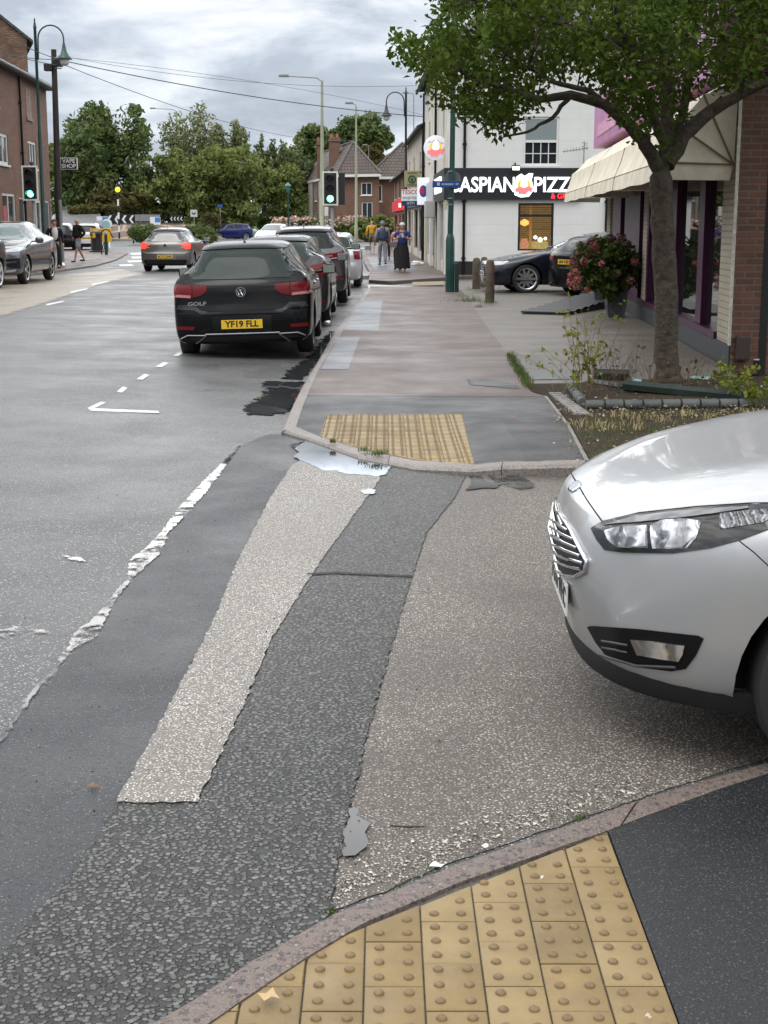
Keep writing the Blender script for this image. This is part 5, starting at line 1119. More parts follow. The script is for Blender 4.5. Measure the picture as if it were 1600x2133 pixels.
fl = [(1196, 540, 0), (1205, 528, 1), (1216, 512, 1), (1232, 500, 0), (1216, 545, 2), (1226, 530, 2), (1240, 518, 1), (1206, 553, 2), (1198, 566, 2), (1210, 572, 3), (1192, 575, 2), (1190, 588, 3), (1204, 582, 3), (1200, 598, 3), (1224, 603, 3), (1252, 530, 3), (1254, 549, 3), (1249, 562, 3), (1284, 570, 3), (1273, 497, 0), (1297, 500, 0), (1308, 508, 0), (1290, 494, 0), (1322, 545, 2), (1313, 584, 3), (1207, 510, 0), (1242, 540, 2), (1286, 508, 0), (1238, 512, 1), (1188, 549, 1)]
fm_ = [M('flower_maroon', (.12, .026, .034), .7, var=(20., .4)), M('flower_wine', (.22, .045, .052), .7, var=(20., .4)), M('flower_crimson', (.34, .085, .088), .7, var=(20., .4)), M('flower_pink', (.50, .17, .155), .7, var=(20., .4))]
for px, py, k in fl:
    c = hpnt(px, py, -.25 + rn.uniform(-.3, .15)); f = MB(); r_ = rn.uniform(.06, .085)
    for _ in range(95):
        d = Vector((rn.gauss(0, 1), rn.gauss(0, 1), rn.gauss(0, 1) * .85)).normalized(); p = d * r_ * rn.uniform(.85, 1.05); a = d.orthogonal().normalized(); b = d.cross(a); s = .013
        f.add([p + a * s + d * .004, p + b * s, p - a * s + d * .004, p - b * s], [(0, 1, 2, 3)])
    o = f.build('flower_head', fm_[k], hy, fixn=False); o.location = c
    sb.tube([Vector((0, 0, .55)) + Vector((rn.uniform(-.1, .1), rn.uniform(-.1, .1), 0)), Vector((0, 0, .55)).lerp(c, .6) + Vector((0, 0, .1)), c], [.006, .005, .003], n=4)
sb.build('stems', gst, hy, fixn=False)
# ================================================================== CARS
def pchip(keys):
    xs = [k[0] for k in keys]; n = len(xs); m = len(keys[0]) - 1
    def mk(ys):
        d = [(ys[i + 1] - ys[i]) / (xs[i + 1] - xs[i]) for i in range(n - 1)]; t = [0.] * n; t[0], t[-1] = d[0], d[-1]
        for i in range(1, n - 1):
            if d[i - 1] * d[i] > 0:
                w1, w2 = 2 * (xs[i + 1] - xs[i]) + (xs[i] - xs[i - 1]), (xs[i + 1] - xs[i]) + 2 * (xs[i] - xs[i - 1]); t[i] = (w1 + w2) / (w1 / d[i - 1] + w2 / d[i])
        def f(x):
            x = min(max(x, xs[0]), xs[-1]); i = 0
            while i < n - 2 and x > xs[i + 1]: i += 1
            h = xs[i + 1] - xs[i]; s = (x - xs[i]) / h
            return (2 * s ** 3 - 3 * s * s + 1) * ys[i] + (s ** 3 - 2 * s * s + s) * h * t[i] + (3 * s * s - 2 * s ** 3) * ys[i + 1] + (s ** 3 - s * s) * h * t[i + 1]
        return f
    return [mk([k[j + 1] for k in keys]) for j in range(m)]
def bspl(P, sub=5):
    n = len(P); out = []; Q = [tuple(2 * a - b for a, b in zip(P[0], P[1]))] + P + [tuple(2 * a - b for a, b in zip(P[-1], P[-2]))]
    for i in range(n - 1):
        for s in range(sub):
            t = s / sub; b = ((1 - t) ** 3 / 6, (3 * t ** 3 - 6 * t * t + 4) / 6, (-3 * t ** 3 + 3 * t * t + 3 * t + 1) / 6, t ** 3 / 6)
            out.append(tuple(sum(b[k] * Q[i + k][c] for k in range(4)) for c in range(len(P[0]))))
    return out + [P[-1]]
class Car:
    """Body lofted from sections. keys rows: s (from the front), ztop, zbelt, half width low, half width top, zbottom. Car local: +X forward, Z up."""
    def __init__(s, name, label, L_, keys, paint, axles, wr, loc, heading, bowf=.30, bowr=.12, under=0., group=None, roll=0., shoulder=.04, crown=.035, cat='car', trackin=.0, archr=None, dark=None, vary=None):
        s.L = L_; s.f = pchip(keys); s.keys = keys; s.bowf, s.bowr = bowf, bowr; s.under = under; s.crown = crown; s.sh = shoulder; s.vary = vary
        s.root = thing(name, label, cat, loc, heading, group); s.root.rotation_euler = (roll, 0, heading) if roll else (0, 0, heading)
        s.axles, s.wr = axles, wr; s.paint = paint; s.hw = max(k[3] for k in keys)
        ss = set(); L0 = L_
        for a, b, n in ((0, .12, 8), (.12, .5, 8), (.5, L0 - .7, 46), (L0 - .7, L0 - .2, 12), (L0 - .2, L0, 12)): ss |= {round(a + (b - a) * i / n, 4) for i in range(n + 1)}
        for k in keys: ss.add(round(k[0], 4))
        s.st = sorted(ss); rows = [s.section(x) for x in s.st]; k = len(rows[0])
        full = []
        for x, row in zip(s.st, rows):
            pts = [Vector((L_ / 2 - x, y, z)) for y, z in row]; full.append(pts + [Vector((p.x, -p.y, p.z)) for p in reversed(pts[1:-1])])
        n = len(full[0]); mb = MB(); mb.add([p for r_ in full for p in r_], [(i * n + j, i * n + (j + 1) % n, (i + 1) * n + (j + 1) % n, (i + 1) * n + j) for i in range(len(full) - 1) for j in range(n)])
        bm = bmesh.new(); vs = [bm.verts.new(v) for v in mb.v]
        for f in mb.f:
            try: bm.faces.new([vs[i] for i in f])
            except ValueError: pass
        for r0 in (0, len(full) - 1):     # end caps, cut across so that they follow the curved plan
            cf = [bm.faces.new([vs[r0 * n + j] for j in range(n)])]
            for k in range(-8, 9):
                fs_ = [f for f in bm.faces if all(abs(v.co.x - (L_ / 2 - s.st[r0])) < 1e-5 for v in f.verts)]
                ge = set(fs_) | {e for f in fs_ for e in f.edges} | {v for f in fs_ for v in f.verts}
                bmesh.ops.bisect_plane(bm, geom=list(ge), plane_co=(0, k * .09 + .001, 0), plane_no=(0, 1, 0))
        bmesh.ops.remove_doubles(bm, verts=bm.verts, dist=1e-5)
        for v in bm.verts: v.co = s.p3(L_ / 2 - v.co.x, v.co.y, v.co.z)
        bmesh.ops.triangulate(bm, faces=[f for f in bm.faces if len(f.verts) > 4])
        bmesh.ops.recalc_face_normals(bm, faces=bm.faces)
        s.bvh = BVHTree.FromBMesh(bm)
        me = bpy.data.meshes.new('body'); bm.to_mesh(me); bm.free(); me.materials.append(paint); me.materials.append(dark or black_pl)
        o = bpy.data.objects.new('body', me); COL.objects.link(o)
        # wheel arches cut out of the body
        cb = MB(); ar = archr or wr + .045
        for ax in axles:
            for sg in (1, -1): cb.cyl((L_ / 2 - ax, sg * (s.hw - .30), wr * .99), (L_ / 2 - ax, sg * (s.hw + .2), wr * .99), ar, n=36)
        cut = cb.build('cut', [paint, dark or black_pl]); cut.data.polygons.foreach_set('material_index', [1] * len(cut.data.polygons))
        md = o.modifiers.new('b', 'BOOLEAN'); md.operation = 'DIFFERENCE'; md.solver = 'EXACT'; md.object = cut
        try: md.material_mode = 'TRANSFER'
        except Exception: pass
        cut.data.materials.clear(); cut.data.materials.append(dark or black_pl)
        me2 = bpy.data.meshes.new_from_object(o.evaluated_get(bpy.context.evaluated_depsgraph_get())); bpy.data.objects.remove(o); bpy.data.objects.remove(cut)
        bm = bmesh.new(); bm.from_mesh(me2)
        for f in bm.faces: f.smooth = True
        for e in bm.edges:
            if len(e.link_faces) == 2 and (e.calc_face_angle(0) > rad(34) or e.link_faces[0].material_index != e.link_faces[1].material_index): e.smooth = False
        bm.to_mesh(me2); bm.free(); me2.name = 'body'
        s.body = bpy.data.objects.new('body', me2); COL.objects.link(s.body); s.body.parent = s.root
    def section(s, x):
        zt, zb_, hw, ht, z0 = [f(x) for f in s.f]; zs = min(zb_, zt - .035); c = s.crown
        zm = z0 + (zs - z0) * .45
        P = [(0, z0), (hw * .7, z0), (hw - .07, z0 + .01), (hw - .012, z0 + .09), (hw, zm - .05), (hw, zm + .12), (hw - .012, zs - .08), (hw - s.sh, zs - .01)]
        cab = max(0, zt - zb_)
        if cab > .12: P += [(hw - s.sh - .03, zs + .03), (ht + .035, zt - .20 * min(1, cab / .3)), (ht, zt - .07 * min(1, cab / .3)), (ht - .10, zt - .012), (ht * .5, zt), (0, zt)]
        else:
            hs = hw - s.sh; P += [(hs - .02, zs + .012), (hs * .90, zt - c * .55), (hs * .8, zt - c * .35), (hs * .6, zt - c * .18), (hs * .3, zt), (0, zt)]
        if s.vary: P = s.vary(x, P)
        return bspl(P, 4)
    def p3(s, x, y, z):
        t = abs(y) / s.hw
        if x < .9: x = x + s.bowf * t ** 2.6 * (1 - x / .9) ** 1.2
        if s.under and x < .9: x += s.under * max(0., min(1., (.44 - z) / .2)) ** 1.4 * (1 - x / .9)
        r_ = s.L - x
        if r_ < .6: x = x - s.bowr * t ** 2.4 * (1 - r_ / .6)
        return Vector((s.L / 2 - x, y, z))
    def patch(s, poly, mode, mat, name, off=.004, th=.006, step=.05, parent=None, mirror=False, smooth=35, lift=None, label=None):
        """outline drawn in a projection and laid on the body. mode side+/side-: (s,z); rear/front: (y,z); top: (s,y); world: px"""
        out = []
        for mir in ((False, True) if mirror else (False,)):
            pl = [(-p[0], p[1]) for p in poly] if mir and mode in ('rear', 'front') else [(p[0], -p[1]) for p in poly] if mir and mode == 'top' else poly
            md = mode.replace('+', '-') if mir and 'side' in mode else mode
            bm = gridcut(pl, step if mode != 'px' else (max(6, step), max(6, step))); dead = []
            if mode == 'px':
                mi = s.root.matrix_basis.inverted(); o0 = mi @ Vector((0, 0, CH))
            for v in bm.verts:
                a, b = v.co.x, v.co.y
                if md == 'side+': o, d = Vector((s.L / 2 - a, 3, b)), Vector((0, -1, 0))
                elif md == 'side-': o, d = Vector((s.L / 2 - a, -3, b)), Vector((0, 1, 0))
                elif md == 'rear': o, d = Vector((-s.L, a, b)), Vector((1, 0, 0))
                elif md == 'front': o, d = Vector((s.L, a, b)), Vector((-1, 0, 0))
                elif md == 'top': o, d = Vector((s.L / 2 - a, b, 4)), Vector((0, 0, -1))
                else: o = o0; d = (mi.to_3x3() @ ray(a, b)).normalized()
                h = s.bvh.ray_cast(o, d)
                if h[0] is None or ('side' in md and abs(h[0].y) < s.hw * .55): dead.append(v); continue
                nrm = h[1] if h[1].dot(d) < 0 else -h[1]
                v.co = h[0] + nrm * off
            bmesh.ops.delete(bm, geom=dead, context='VERTS')
            if not bm.faces: bm.free(); continue
            ls = [f for f in bm.faces if max(e.calc_length() for e in f.edges) > (.6 if mode != 'px' else .8)]
            if ls: bmesh.ops.delete(bm, geom=ls, context='FACES')
            bm.normal_update(); 
            cen = sum((f.calc_center_median() for f in bm.faces), Vector()) / max(1, len(bm.faces)); cb_ = Vector((0, 0, .6))
            if sum((f.normal.dot(f.calc_center_median() - cb_)) * f.calc_area() for f in bm.faces) < 0: bmesh.ops.reverse_faces(bm, faces=bm.faces)
            bm.normal_update(); be = [e for e in bm.edges if len(e.link_faces) == 1]
            vn = {v: v.normal.copy() for e in be for v in e.verts}
            rs = bmesh.ops.extrude_edge_only(bm, edges=be); orig = list(vn.items())
            for v in [g_ for g_ in rs['geom'] if isinstance(g_, bmesh.types.BMVert)]:
                n_ = min(orig, key=lambda kv: (kv[0].co - v.co).length_squared)[1]; v.co -= n_ * (th + off)
            o = MB().bm(bm).build(name, mat, parent or s.root, smooth=smooth, fixn=False)
            if label: o['label'] = label
            out.append(o)
        return out[0] if out and not mirror else out
    def glass_side(s, segs, mat=None, name='side_window', lo=.03, hi=.105, trim=None, mirror=True):
        zt, zb_ = s.f[0], s.f[1]
        for a, b in segs:
            xs = [a + (b - a) * i / 14 for i in range(15)]; up = [(x, zt(x) - hi) for x in xs if zt(x) - hi > zb_(x) + lo + .01]; dn = [(x, zb_(x) + lo) for x in xs if zt(x) - hi > zb_(x) + lo + .01]
            if len(up) < 3: continue
            if trim:
                t = .022; tp_ = [(p[0] - t if i == 0 else p[0], p[1] + t) for i, p in enumerate(up)]; td = [(p[0], p[1] - t) for p in dn]
                s.patch(td + tp_[::-1], 'side+', trim, 'window_trim', .002, .004, .12, mirror=mirror)
            s.patch(dn + up[::-1], 'side+', mat or car_glass, name, .005, .006, .12, mirror=mirror)
    def screen(s, s0, s1, name='windscreen', inset=.07, mat=None, n=8):
        ht = s.f[3]; xs = [s0 + (s1 - s0) * i / n for i in range(n + 1)]
        lf = [(x, ht(x) - inset + .06 * (1 - abs(2 * i / n - 1))) for i, x in enumerate(xs)]
        return s.patch([(x, -y) for x, y in lf] + lf[::-1], 'top', mat or car_glass, name, .005, .006, .12)
    def wheels(s, rimm, spokes=5, rim_r=None, w=.215, steer=0., wide=.35, double=False, inset=.0):
        rr_ = rim_r or s.wr * .69; wr = s.wr
        for ax in s.axles:
            for sg in (1, -1):
                c = Vector((s.L / 2 - ax, sg * (s.hw - .03 - inset), wr)); fr = Matrix.Translation(c) @ Matrix.Rotation(steer if ax == s.axles[0] else 0, 4, 'Z')
                hub = MB(); hub.lathe([(.001, -w + .02), (rr_ * .95, -w + .02), (rr_ * .95, -.09), (.001, -.09)], n=28, axis='y', cap=False)
                if sg < 0: hub.v = [(x, -y, z) for x, y, z in hub.v]
                hub.v = [tuple(fr @ Vector(v)) for v in hub.v]; hub = hub.build('wheel', black_pl, s.root, smooth=30)
                t = MB(); t.lathe([(rr_, -w), (wr - .035, -w), (wr - .008, -w + .02), (wr, -w + .04), (wr, -.045), (wr - .010, -.018), (wr - .045, .0), (rr_ + .02, -.002), (rr_, -.012), (rr_, -w)], n=40, axis='y', cap=False)
                if sg < 0: t.v = [(x, -y, z) for x, y, z in t.v]
                t.v = [tuple(fr @ Vector(v)) for v in t.v]; t.build('tyre', tyre_m, hub, smooth=40)
                r = MB(); r.lathe([(rr_ * .96, -.08), (rr_ * .90, -.02), (rr_ * .96, -.008), (rr_ + .008, -.004), (rr_ + .008, -.02)], n=40, axis='y', cap=False); r.lathe([(.001, -.02), (.055, -.024), (.062, -.05), (.001, -.055)], n=16, axis='y', cap=False)
                for k in range(spokes):
                    for dd in ((-.11, .11) if double else (0,)):
                        a = 2 * math.pi * k / spokes + dd; ca, sa = math.cos(a), math.sin(a); w0, w1 = (.020 if double else .05) , (.013 if double else wide * rr_ * .16)
                        pts = []
                        for rad__, ww, yy in ((.03, w0, -.026), (rr_ * .93, w1, -.014)):
                            for q in (-1, 1):
                                for dy in (0, -.03): pts.append(Vector((ca * rad__ - sa * ww * q, yy + dy, sa * rad__ + ca * ww * q)))
                        r.add(pts, [(0, 2, 6, 4), (1, 5, 7, 3), (0, 4, 5, 1), (2, 3, 7, 6), (0, 1, 3, 2), (4, 6, 7, 5)])
                if sg < 0: r.v = [(x, -y, z) for x, y, z in r.v]
                r.v = [tuple(fr @ Vector(v)) for v in r.v]; r.build('rim', rimm, hub, smooth=35)
    def mirrors(s, x, z, mat=None, size=(.12, .20, .14)):
        for sg in (1, -1):
            y = sg * (s.f[2](x) + .03); mb = MB(); a, b, c = size
            mb.tube([(s.L / 2 - x, y - sg * .1, z - .04), (s.L / 2 - x, y + sg * .02, z - .03)], .022, n=8)
            bm = bmesh.new(); bmesh.ops.create_uvsphere(bm, u_segments=16, v_segments=10, radius=1)
            for v in bm.verts:
                p = v.co; k = max(abs(p.x), abs(p.y), abs(p.z)); q = p * (1 / (abs(p.x) ** 4 + abs(p.y) ** 4 + abs(p.z) ** 4) ** .25); q.x = max(q.x, -.45)
                v.co = Vector((s.L / 2 - x + q.x * a * .6 + abs(q.y) * .0, y + sg * (b / 2 + .01) + q.y * b / 2, z + q.z * c / 2))
            mb.bm(bm); m_ = mb.build('wing_mirror', mat or s.paint, s.root, smooth=50)
            g_ = MB(); g_.bbox(s.L / 2 - x - a * .27 - .006, s.L / 2 - x - a * .27 + .002, min(y + sg * .025, y + sg * (b - .01)), max(y + sg * .025, y + sg * (b - .01)), z - c * .38, z + c * .38, .001); g_.build('mirror_glass', chrome, m_)
    def plate(s, z, text, rear=True, mat=None, out=.012, w=.52, size=.098):
        x = -s.L / 2 if rear else s.L / 2
        h = s.bvh.ray_cast(Vector((2 * x, 0, z)), Vector((1 if rear else -1, 0, 0))); x0 = h[0].x if h[0] else x
        sg = -1 if rear else 1; mb = MB(); a, b = sorted((x0 + sg * .001, x0 + sg * (out + .004))); mb.bbox(a, b, -w / 2, w / 2, z - .056, z + .056, .002)
        p = mb.build('number_plate', mat or (plate_y if rear else plate_w), s.root)
        textobj(text, size, plate_k, p, face_mtx((x0 + sg * (out + .0045), 0, z), (0, -sg * -1 if False else (-1 if rear else 1), 0), (0, 0, 1)), .001, off=.0035, sx=1.02)
        return p
    def door_lines(s, xs, z0, z1f):
        for x in xs:
            s.patch([(x - .004, z0), (x + .004, z0), (x + .004, s.f[1](x) - .0), (x - .004, s.f[1](x) - .0)], 'side+', seam_m, 'door_gap', .0015, .002, .1, mirror=True)
def paintm(name, c, metal=.5, r=.28, coat=.8):
    m = M(name, c, r, metal, coat=coat, spec=.35 if metal else .15); return m
car_glass = M('car_glass', (.014, .019, .018), .04, spec=.18); glass_lt = M('car_glass_pale', (.03, .042, .038), .05, spec=.12); tyre_m = M('tyre_rubber', (.018, .018, .018), .75, bump=(60., .002)); chrome = M('chrome', (.62, .63, .65), .12, 1.); satin = M('satin_trim', (.30, .30, .31), .3, .9)
alloy = M('alloy_silver', (.55, .56, .57), .25, .9); alloy_d = M('alloy_grey', (.22, .22, .23), .3, .9); seam_m = M('panel_gap', (.004, .004, .004), .9)
plate_y = M('plate_yellow', (.72, .45, .02), .35); plate_w = M('plate_white', (.68, .68, .66), .35); plate_k = M('plate_letters', (.012, .012, .012), .5)
red_l = M('tail_lamp_red', (.13, .005, .008), .15, spec=.3); red_on = M('tail_lamp_lit', (.9, .03, .02), .2, emit=(1., .05, .03), es=1.3); pink_l = M('tail_lamp_clear', (.45, .16, .16), .1, coat=1.); clear_l = M('headlamp_glass', (.45, .47, .48), .04, spec=1., coat=1.)
def hatch_keys(L_, H, hood=.98, belt=.95, hw=.89, top=.62, tail=.98, zb=.20, roofend=.33, fz=.66, cowl=1.22, wtop=2.05, belt_r=1.0, rz=None):
    rz = rz or H - .10
    return [(0, fz, .60, hw - .20, hw - .30, zb + .04), (.05, fz + .05, .64, hw - .12, hw - .24, zb), (.22, .78, .72, hw - .05, hw - .2, zb - .02), (.55, hood - .10, .80, hw - .015, hw - .18, zb), (cowl - .15, hood, hood - .05, hw, hw - .15, zb),
            (cowl, hood + .035, belt, hw, top + .14, zb), (wtop, H - .045, belt + .01, hw, top, zb), (wtop + .6, H, belt + .02, hw, top, zb), (L_ - 1.1, H - .02, belt_r, hw, top - .02, zb), (L_ - roofend, rz, belt_r + .01, hw - .01, top - .06, zb), (L_ - .13, tail + .02, belt_r, hw - .03, top + .02, zb),
            (L_ - .06, tail - .10, .93, hw - .05, hw - .2, zb - .0), (L_ - .035, .70, .66, hw - .07, hw - .2, zb + .0), (L_, .60, .56, hw - .14, hw - .3, zb + .04)]
def shark(c, x, z, h=.06):
    MB().add([(c.L / 2 - x - .09, 0, z), (c.L / 2 - x + .06, .02, z), (c.L / 2 - x + .06, -.02, z), (c.L / 2 - x - .08, 0, z + h)], [(0, 1, 2), (0, 1, 3), (1, 2, 3), (2, 0, 3)]).build('aerial', black_pl, c.root)
# --------------------------------------------------------------- black hatchback, rear view
def heading_of(dx, dy): return math.atan2(dy, dx)
black_p = paintm('black_car_paint', (.003, .003, .0035), .0, .2, .2); dgrey_p = paintm('dark_grey_paint', (.030, .031, .033), .4, .25, .5); grey_p = paintm('grey_beige_paint', (.13, .125, .115), .6, .28); jag_p = paintm('slate_grey_paint', (.105, .108, .125), .6, .25)
blue_p = paintm('blue_car_paint', (.012, .016, .12), .4, .2); white_p = paintm('white_car_paint', (.55, .56, .57), .0, .2); navy_p = paintm('dark_navy_paint', (.010, .013, .020), .3, .2, .5); silver_p = M('silver_paint', (.40, .405, .41), .36, .55, coat=.6)
GY = 18.05; gx = (at(505, 738).x)
k = hatch_keys(4.26, 1.47, hw=.90, top=.60, tail=1.0, zb=.20, roofend=.46, belt=.96, belt_r=1.0, rz=1.41)
gl = Vector((-1.80, GY + 2.13, 0)); gl.z = (G(-2.6, GY + 2) + G(-1., GY + 2)) / 2
c = Car('hatchback_car', 'black hatchback parked nearest the camera at the kerb, with a yellow plate', 4.26, k, black_p, (.85, 3.48), .325, gl, rad(90.5), roll=0)
c.root.rotation_euler = (rad(-1.7), 0, rad(90.5)); bpy.context.view_layer.update()
c.root.rotation_euler = (rad(-1.7), 0, rad(90.5))
def yz(*p): return list(p)
def mirp(p): return p + [(-y, z) for y, z in reversed(p)]
c.patch(mirp([(0, 1.0), (.62, 1.01), (.66, 1.05), (.56, 1.33), (.50, 1.365), (0, 1.375)][::1]), 'rear', glass_lt, 'rear_window', .006)
c.patch(mirp([(0, 1.372), (.54, 1.36), (.57, 1.385), (.50, 1.41), (0, 1.425)]), 'rear', black_pl, 'spoiler', .02, .03)
for sg in (1, -1):
    lo = [(.43, .925), (.62, .94), (.86, .955), (.88, .92), (.885, .81), (.62, .785), (.50, .815), (.43, .865)]
    t_ = c.patch([(sg * a, b) for a, b in lo][::sg], 'rear', red_l, 'tail_light', .010, .014)
    c.patch([(sg * a, b) for a, b in [(.64, .815), (.875, .835), (.882, .80), (.64, .782)]][::sg], 'rear', pink_l, 'lower_lens', .0115, .004, parent=t_)
    c.patch([(sg * a, b) for a, b in [(.612, .94), (.622, .94), (.622, .782), (.612, .782)]][::sg], 'rear', seam_m, 'lens_gap', .0118, .004, parent=t_)
    c.patch([(L_ , b) for L_, b in [(4.26 - .30, .93), (4.26 - .08, .945), (4.26 - .08, .81), (4.26 - .18, .82)]], 'side' + ('+' if sg > 0 else '-'), red_l, 'tail_light', .009, .012)
    c.patch([(sg * a, b) for a, b in [(.60, .425), (.83, .435), (.83, .39), (.62, .385)]][::sg], 'rear', red_l, 'reflector', .006)
    tr_ = [(sg * a, b) for a, b in [(.46, .31), (.70, .315), (.79, .275), (.76, .215), (.58, .22)]]
    pts = []
    for y_, z_ in tr_ + [tr_[0]]:
        h_ = c.bvh.ray_cast(Vector((-5, y_, z_)), Vector((1, 0, 0)))[0]; pts.append((h_.x if h_ else -2.1) - .012 if False else Vector(((h_.x if h_ else -2.1) - .012, y_, z_)))
    MB().tube(pts, .009, n=6).build('exhaust_trim', satin, c.root, smooth=50)
pts = []
for i in range(15):
    y_ = -.47 + .94 * i / 14; h_ = c.bvh.ray_cast(Vector((-5, y_, .325)), Vector((1, 0, 0)))[0]; pts.append(Vector((h_.x - .012, y_, .325)))
MB().tube(pts, .010, n=6).build('chrome_strip', satin, c.root, smooth=50)
c.patch(mirp([(0, .33), (.50, .33), (.74, .33), (.80, .25), (.74, .19), (0, .17)]), 'rear', M('rough_black_plastic', (.006, .006, .006), .7, spec=.2), 'diffuser', .004)
c.patch([(-.90, .60), (-.60, .60), (-.57, .57), (.57, .57), (.60, .60), (.90, .60), (.90, .585), (.6, .585), (.57, .555), (-.57, .555), (-.6, .585), (-.9, .585)], 'rear', seam_m, 'tailgate_gap', .0025, .002)
c.patch([(-.80, .70), (-.60, .70), (-.52, .625), (-.40, .60), (.40, .60), (.52, .625), (.60, .70), (.80, .70), (.84, .64), (.60, .63), (.50, .575), (-.50, .575), (-.60, .63), (-.84, .64)], 'rear', paintm('black_sheen_panel', (.02, .02, .022), .0, .3), 'bumper_ledge', .012, .012)
c.plate(.445, 'YF19 FLL', size=.108)
def ringbadge(c, z, r, x=None, sg=-1, th=.012):
    h_ = c.bvh.ray_cast(Vector((sg * 5, 0, z)), Vector((-sg, 0, 0)))[0]; bx = h_.x + sg * .006
    b = MB().lathe([(.001, 0), (r, 0), (r, sg * .006), (.001, sg * .006)], (bx, 0, z), n=28, axis='x', cap=False).build('badge', M('badge_dark', (.03, .03, .035), .3), c.root)
    MB().lathe([(r * .88, sg * .006), (r, sg * .006), (r, sg * .014), (r * .88, sg * .014), (r * .88, sg * .006)], (bx, 0, z), n=28, axis='x', cap=False).build('badge_ring', chrome, b)
    return b, bx
b, bx = ringbadge(c, .845, .062)
def stroke(pts, w=.005): 
    mb = MB()
    for p, q in zip(pts[:-1], pts[1:]): mb.tube([Vector((bx - .012, p[0], .845 + p[1])), Vector((bx - .012, q[0], .845 + q[1]))], w, n=5)
    return mb
stroke([(-.022, .048), (0, .008), (.022, .048)]).build('emblem_stroke', chrome, b); stroke([(-.046, .022), (-.022, -.045), (0, .0), (.022, -.045), (.046, .022)]).build('emblem_stroke', chrome, b)
h_ = c.bvh.ray_cast(Vector((-5, .56, .72)), Vector((1, 0, 0)))[0]
textobj('GOLF', .062, chrome, c.root, face_mtx((h_.x - .016, .56, .71), (0, -1, 0), (0, 0, 1)), .003, off=.002, sx=1.5)
MB().tube([(-1.93, -.03, 1.03), (-1.95, -.10, 1.045), (-1.93, -.40, 1.035)], [.022, .014, .008], n=6).build('wiper', black_pl, c.root)
c.glass_side([(1.30, 2.38), (2.44, 3.28), (3.34, 3.78)]); c.screen(1.26, 2.0); c.wheels(alloy, 5, double=True); c.mirrors(1.42, 1.02, black_pl); shark(c, 3.35, 1.44); c.door_lines((1.35, 2.41, 3.3), .3, None)
c.patch([(4.26 - .62, 1.18), (4.26 - .5, 1.2), (4.26 - .44, 1.1), (4.26 - .5, 1.05)], 'side+', black_pl, 'pillar_trim', .004, mirror=True)
for x_ in (2.2, 3.12): 
    for sg in (1, -1): MB().bbox(4.26 / 2 - x_ - .11, 4.26 / 2 - x_ + .09, min(sg * .885, sg * .915), max(sg * .885, sg * .915), .885, .915, .008).build('door_handle', chrome, c.root, smooth=40)
# --------------------------------------------------------------- generic helper for the others
def car(name, label, loc, heading, L_, H, paint, keys=None, wr=.32, axles=None, group=None, roll=0., rimm=None, spokes=5, wins=None, ws=None, rear=None, front=None, platef=None, plater=None, lit=False, double=False, gm=None, **kw):
    keys = keys or hatch_keys(L_, H, **kw); axles = axles or (.86, L_ - .80)
    c = Car(name, label, L_, keys, paint, axles, wr, loc, heading, group=group)
    if roll: c.root.rotation_euler = (roll, 0, heading)
    cw = kw.get('cowl', 1.22); wt = kw.get('wtop', 2.05)
    c.glass_side(wins or [(cw + .1, L_ * .545), (L_ * .56, L_ * .765), (L_ * .78, L_ * .885)], gm); c.screen(cw + .06, wt - .03, mat=gm)
    c.wheels(rimm or alloy, spokes, double=double); c.mirrors(cw + .22, keys[5][2] + .08, None)
    return c
# dark hatch behind the black one
LX = lambda Y, off: -.86 + (Y - 13.9) * .0153 - off
def zr(x, Y): return (G(x - .7, Y) + G(x + .7, Y)) / 2
Y2 = 23.9; x2 = LX(Y2 + 2.2, 1.12)
c = car('hatchback_car', 'dark grey hatchback parked second in the row, partly hidden by the black one', (x2, Y2 + 2.2, zr(x2, Y2 + 2.2)), rad(90), 4.42, 1.50, dgrey_p, roll=rad(-1.5), wr=.33, hw=.905, top=.58, tail=1.02, roofend=.60, rz=1.42, belt=.98, belt_r=1.06)
c.patch(mirp([(0, 1.04), (.52, 1.06), (.58, 1.12), (.55, 1.27), (.45, 1.38), (0, 1.395)]), 'rear', glass_lt, 'rear_window', .006)
c.patch(mirp([(0, 1.395), (.52, 1.375), (.55, 1.40), (.45, 1.44), (0, 1.45)]), 'rear', black_pl, 'spoiler', .025, .03)
for sg in (1, -1):
    c.patch([(sg * a, b) for a, b in [(.42, .93), (.60, .99), (.84, 1.03), (.875, .95), (.86, .83), (.70, .80), (.58, .85)]][::sg], 'rear', red_l, 'tail_light', .012, .014)
    c.patch([(4.42 - .42, .96), (4.42 - .10, 1.02), (4.42 - .1, .84), (4.42 - .22, .83)], 'side' + ('+' if sg > 0 else '-'), red_l, 'tail_light', .010, .012)
    c.patch([(sg * a, b) for a, b in [(.62, .40), (.82, .41), (.82, .375), (.62, .37)]][::sg], 'rear', red_l, 'reflector', .006)
c.patch([(-.6, .545), (.6, .545), (.78, .56), (.78, .575), (.6, .565), (-.6, .565), (-.78, .575), (-.78, .56)], 'rear', chrome, 'chrome_strip', .010, .01)
c.plate(.68, 'MK14 TXB'); shark(c, 3.5, 1.45)
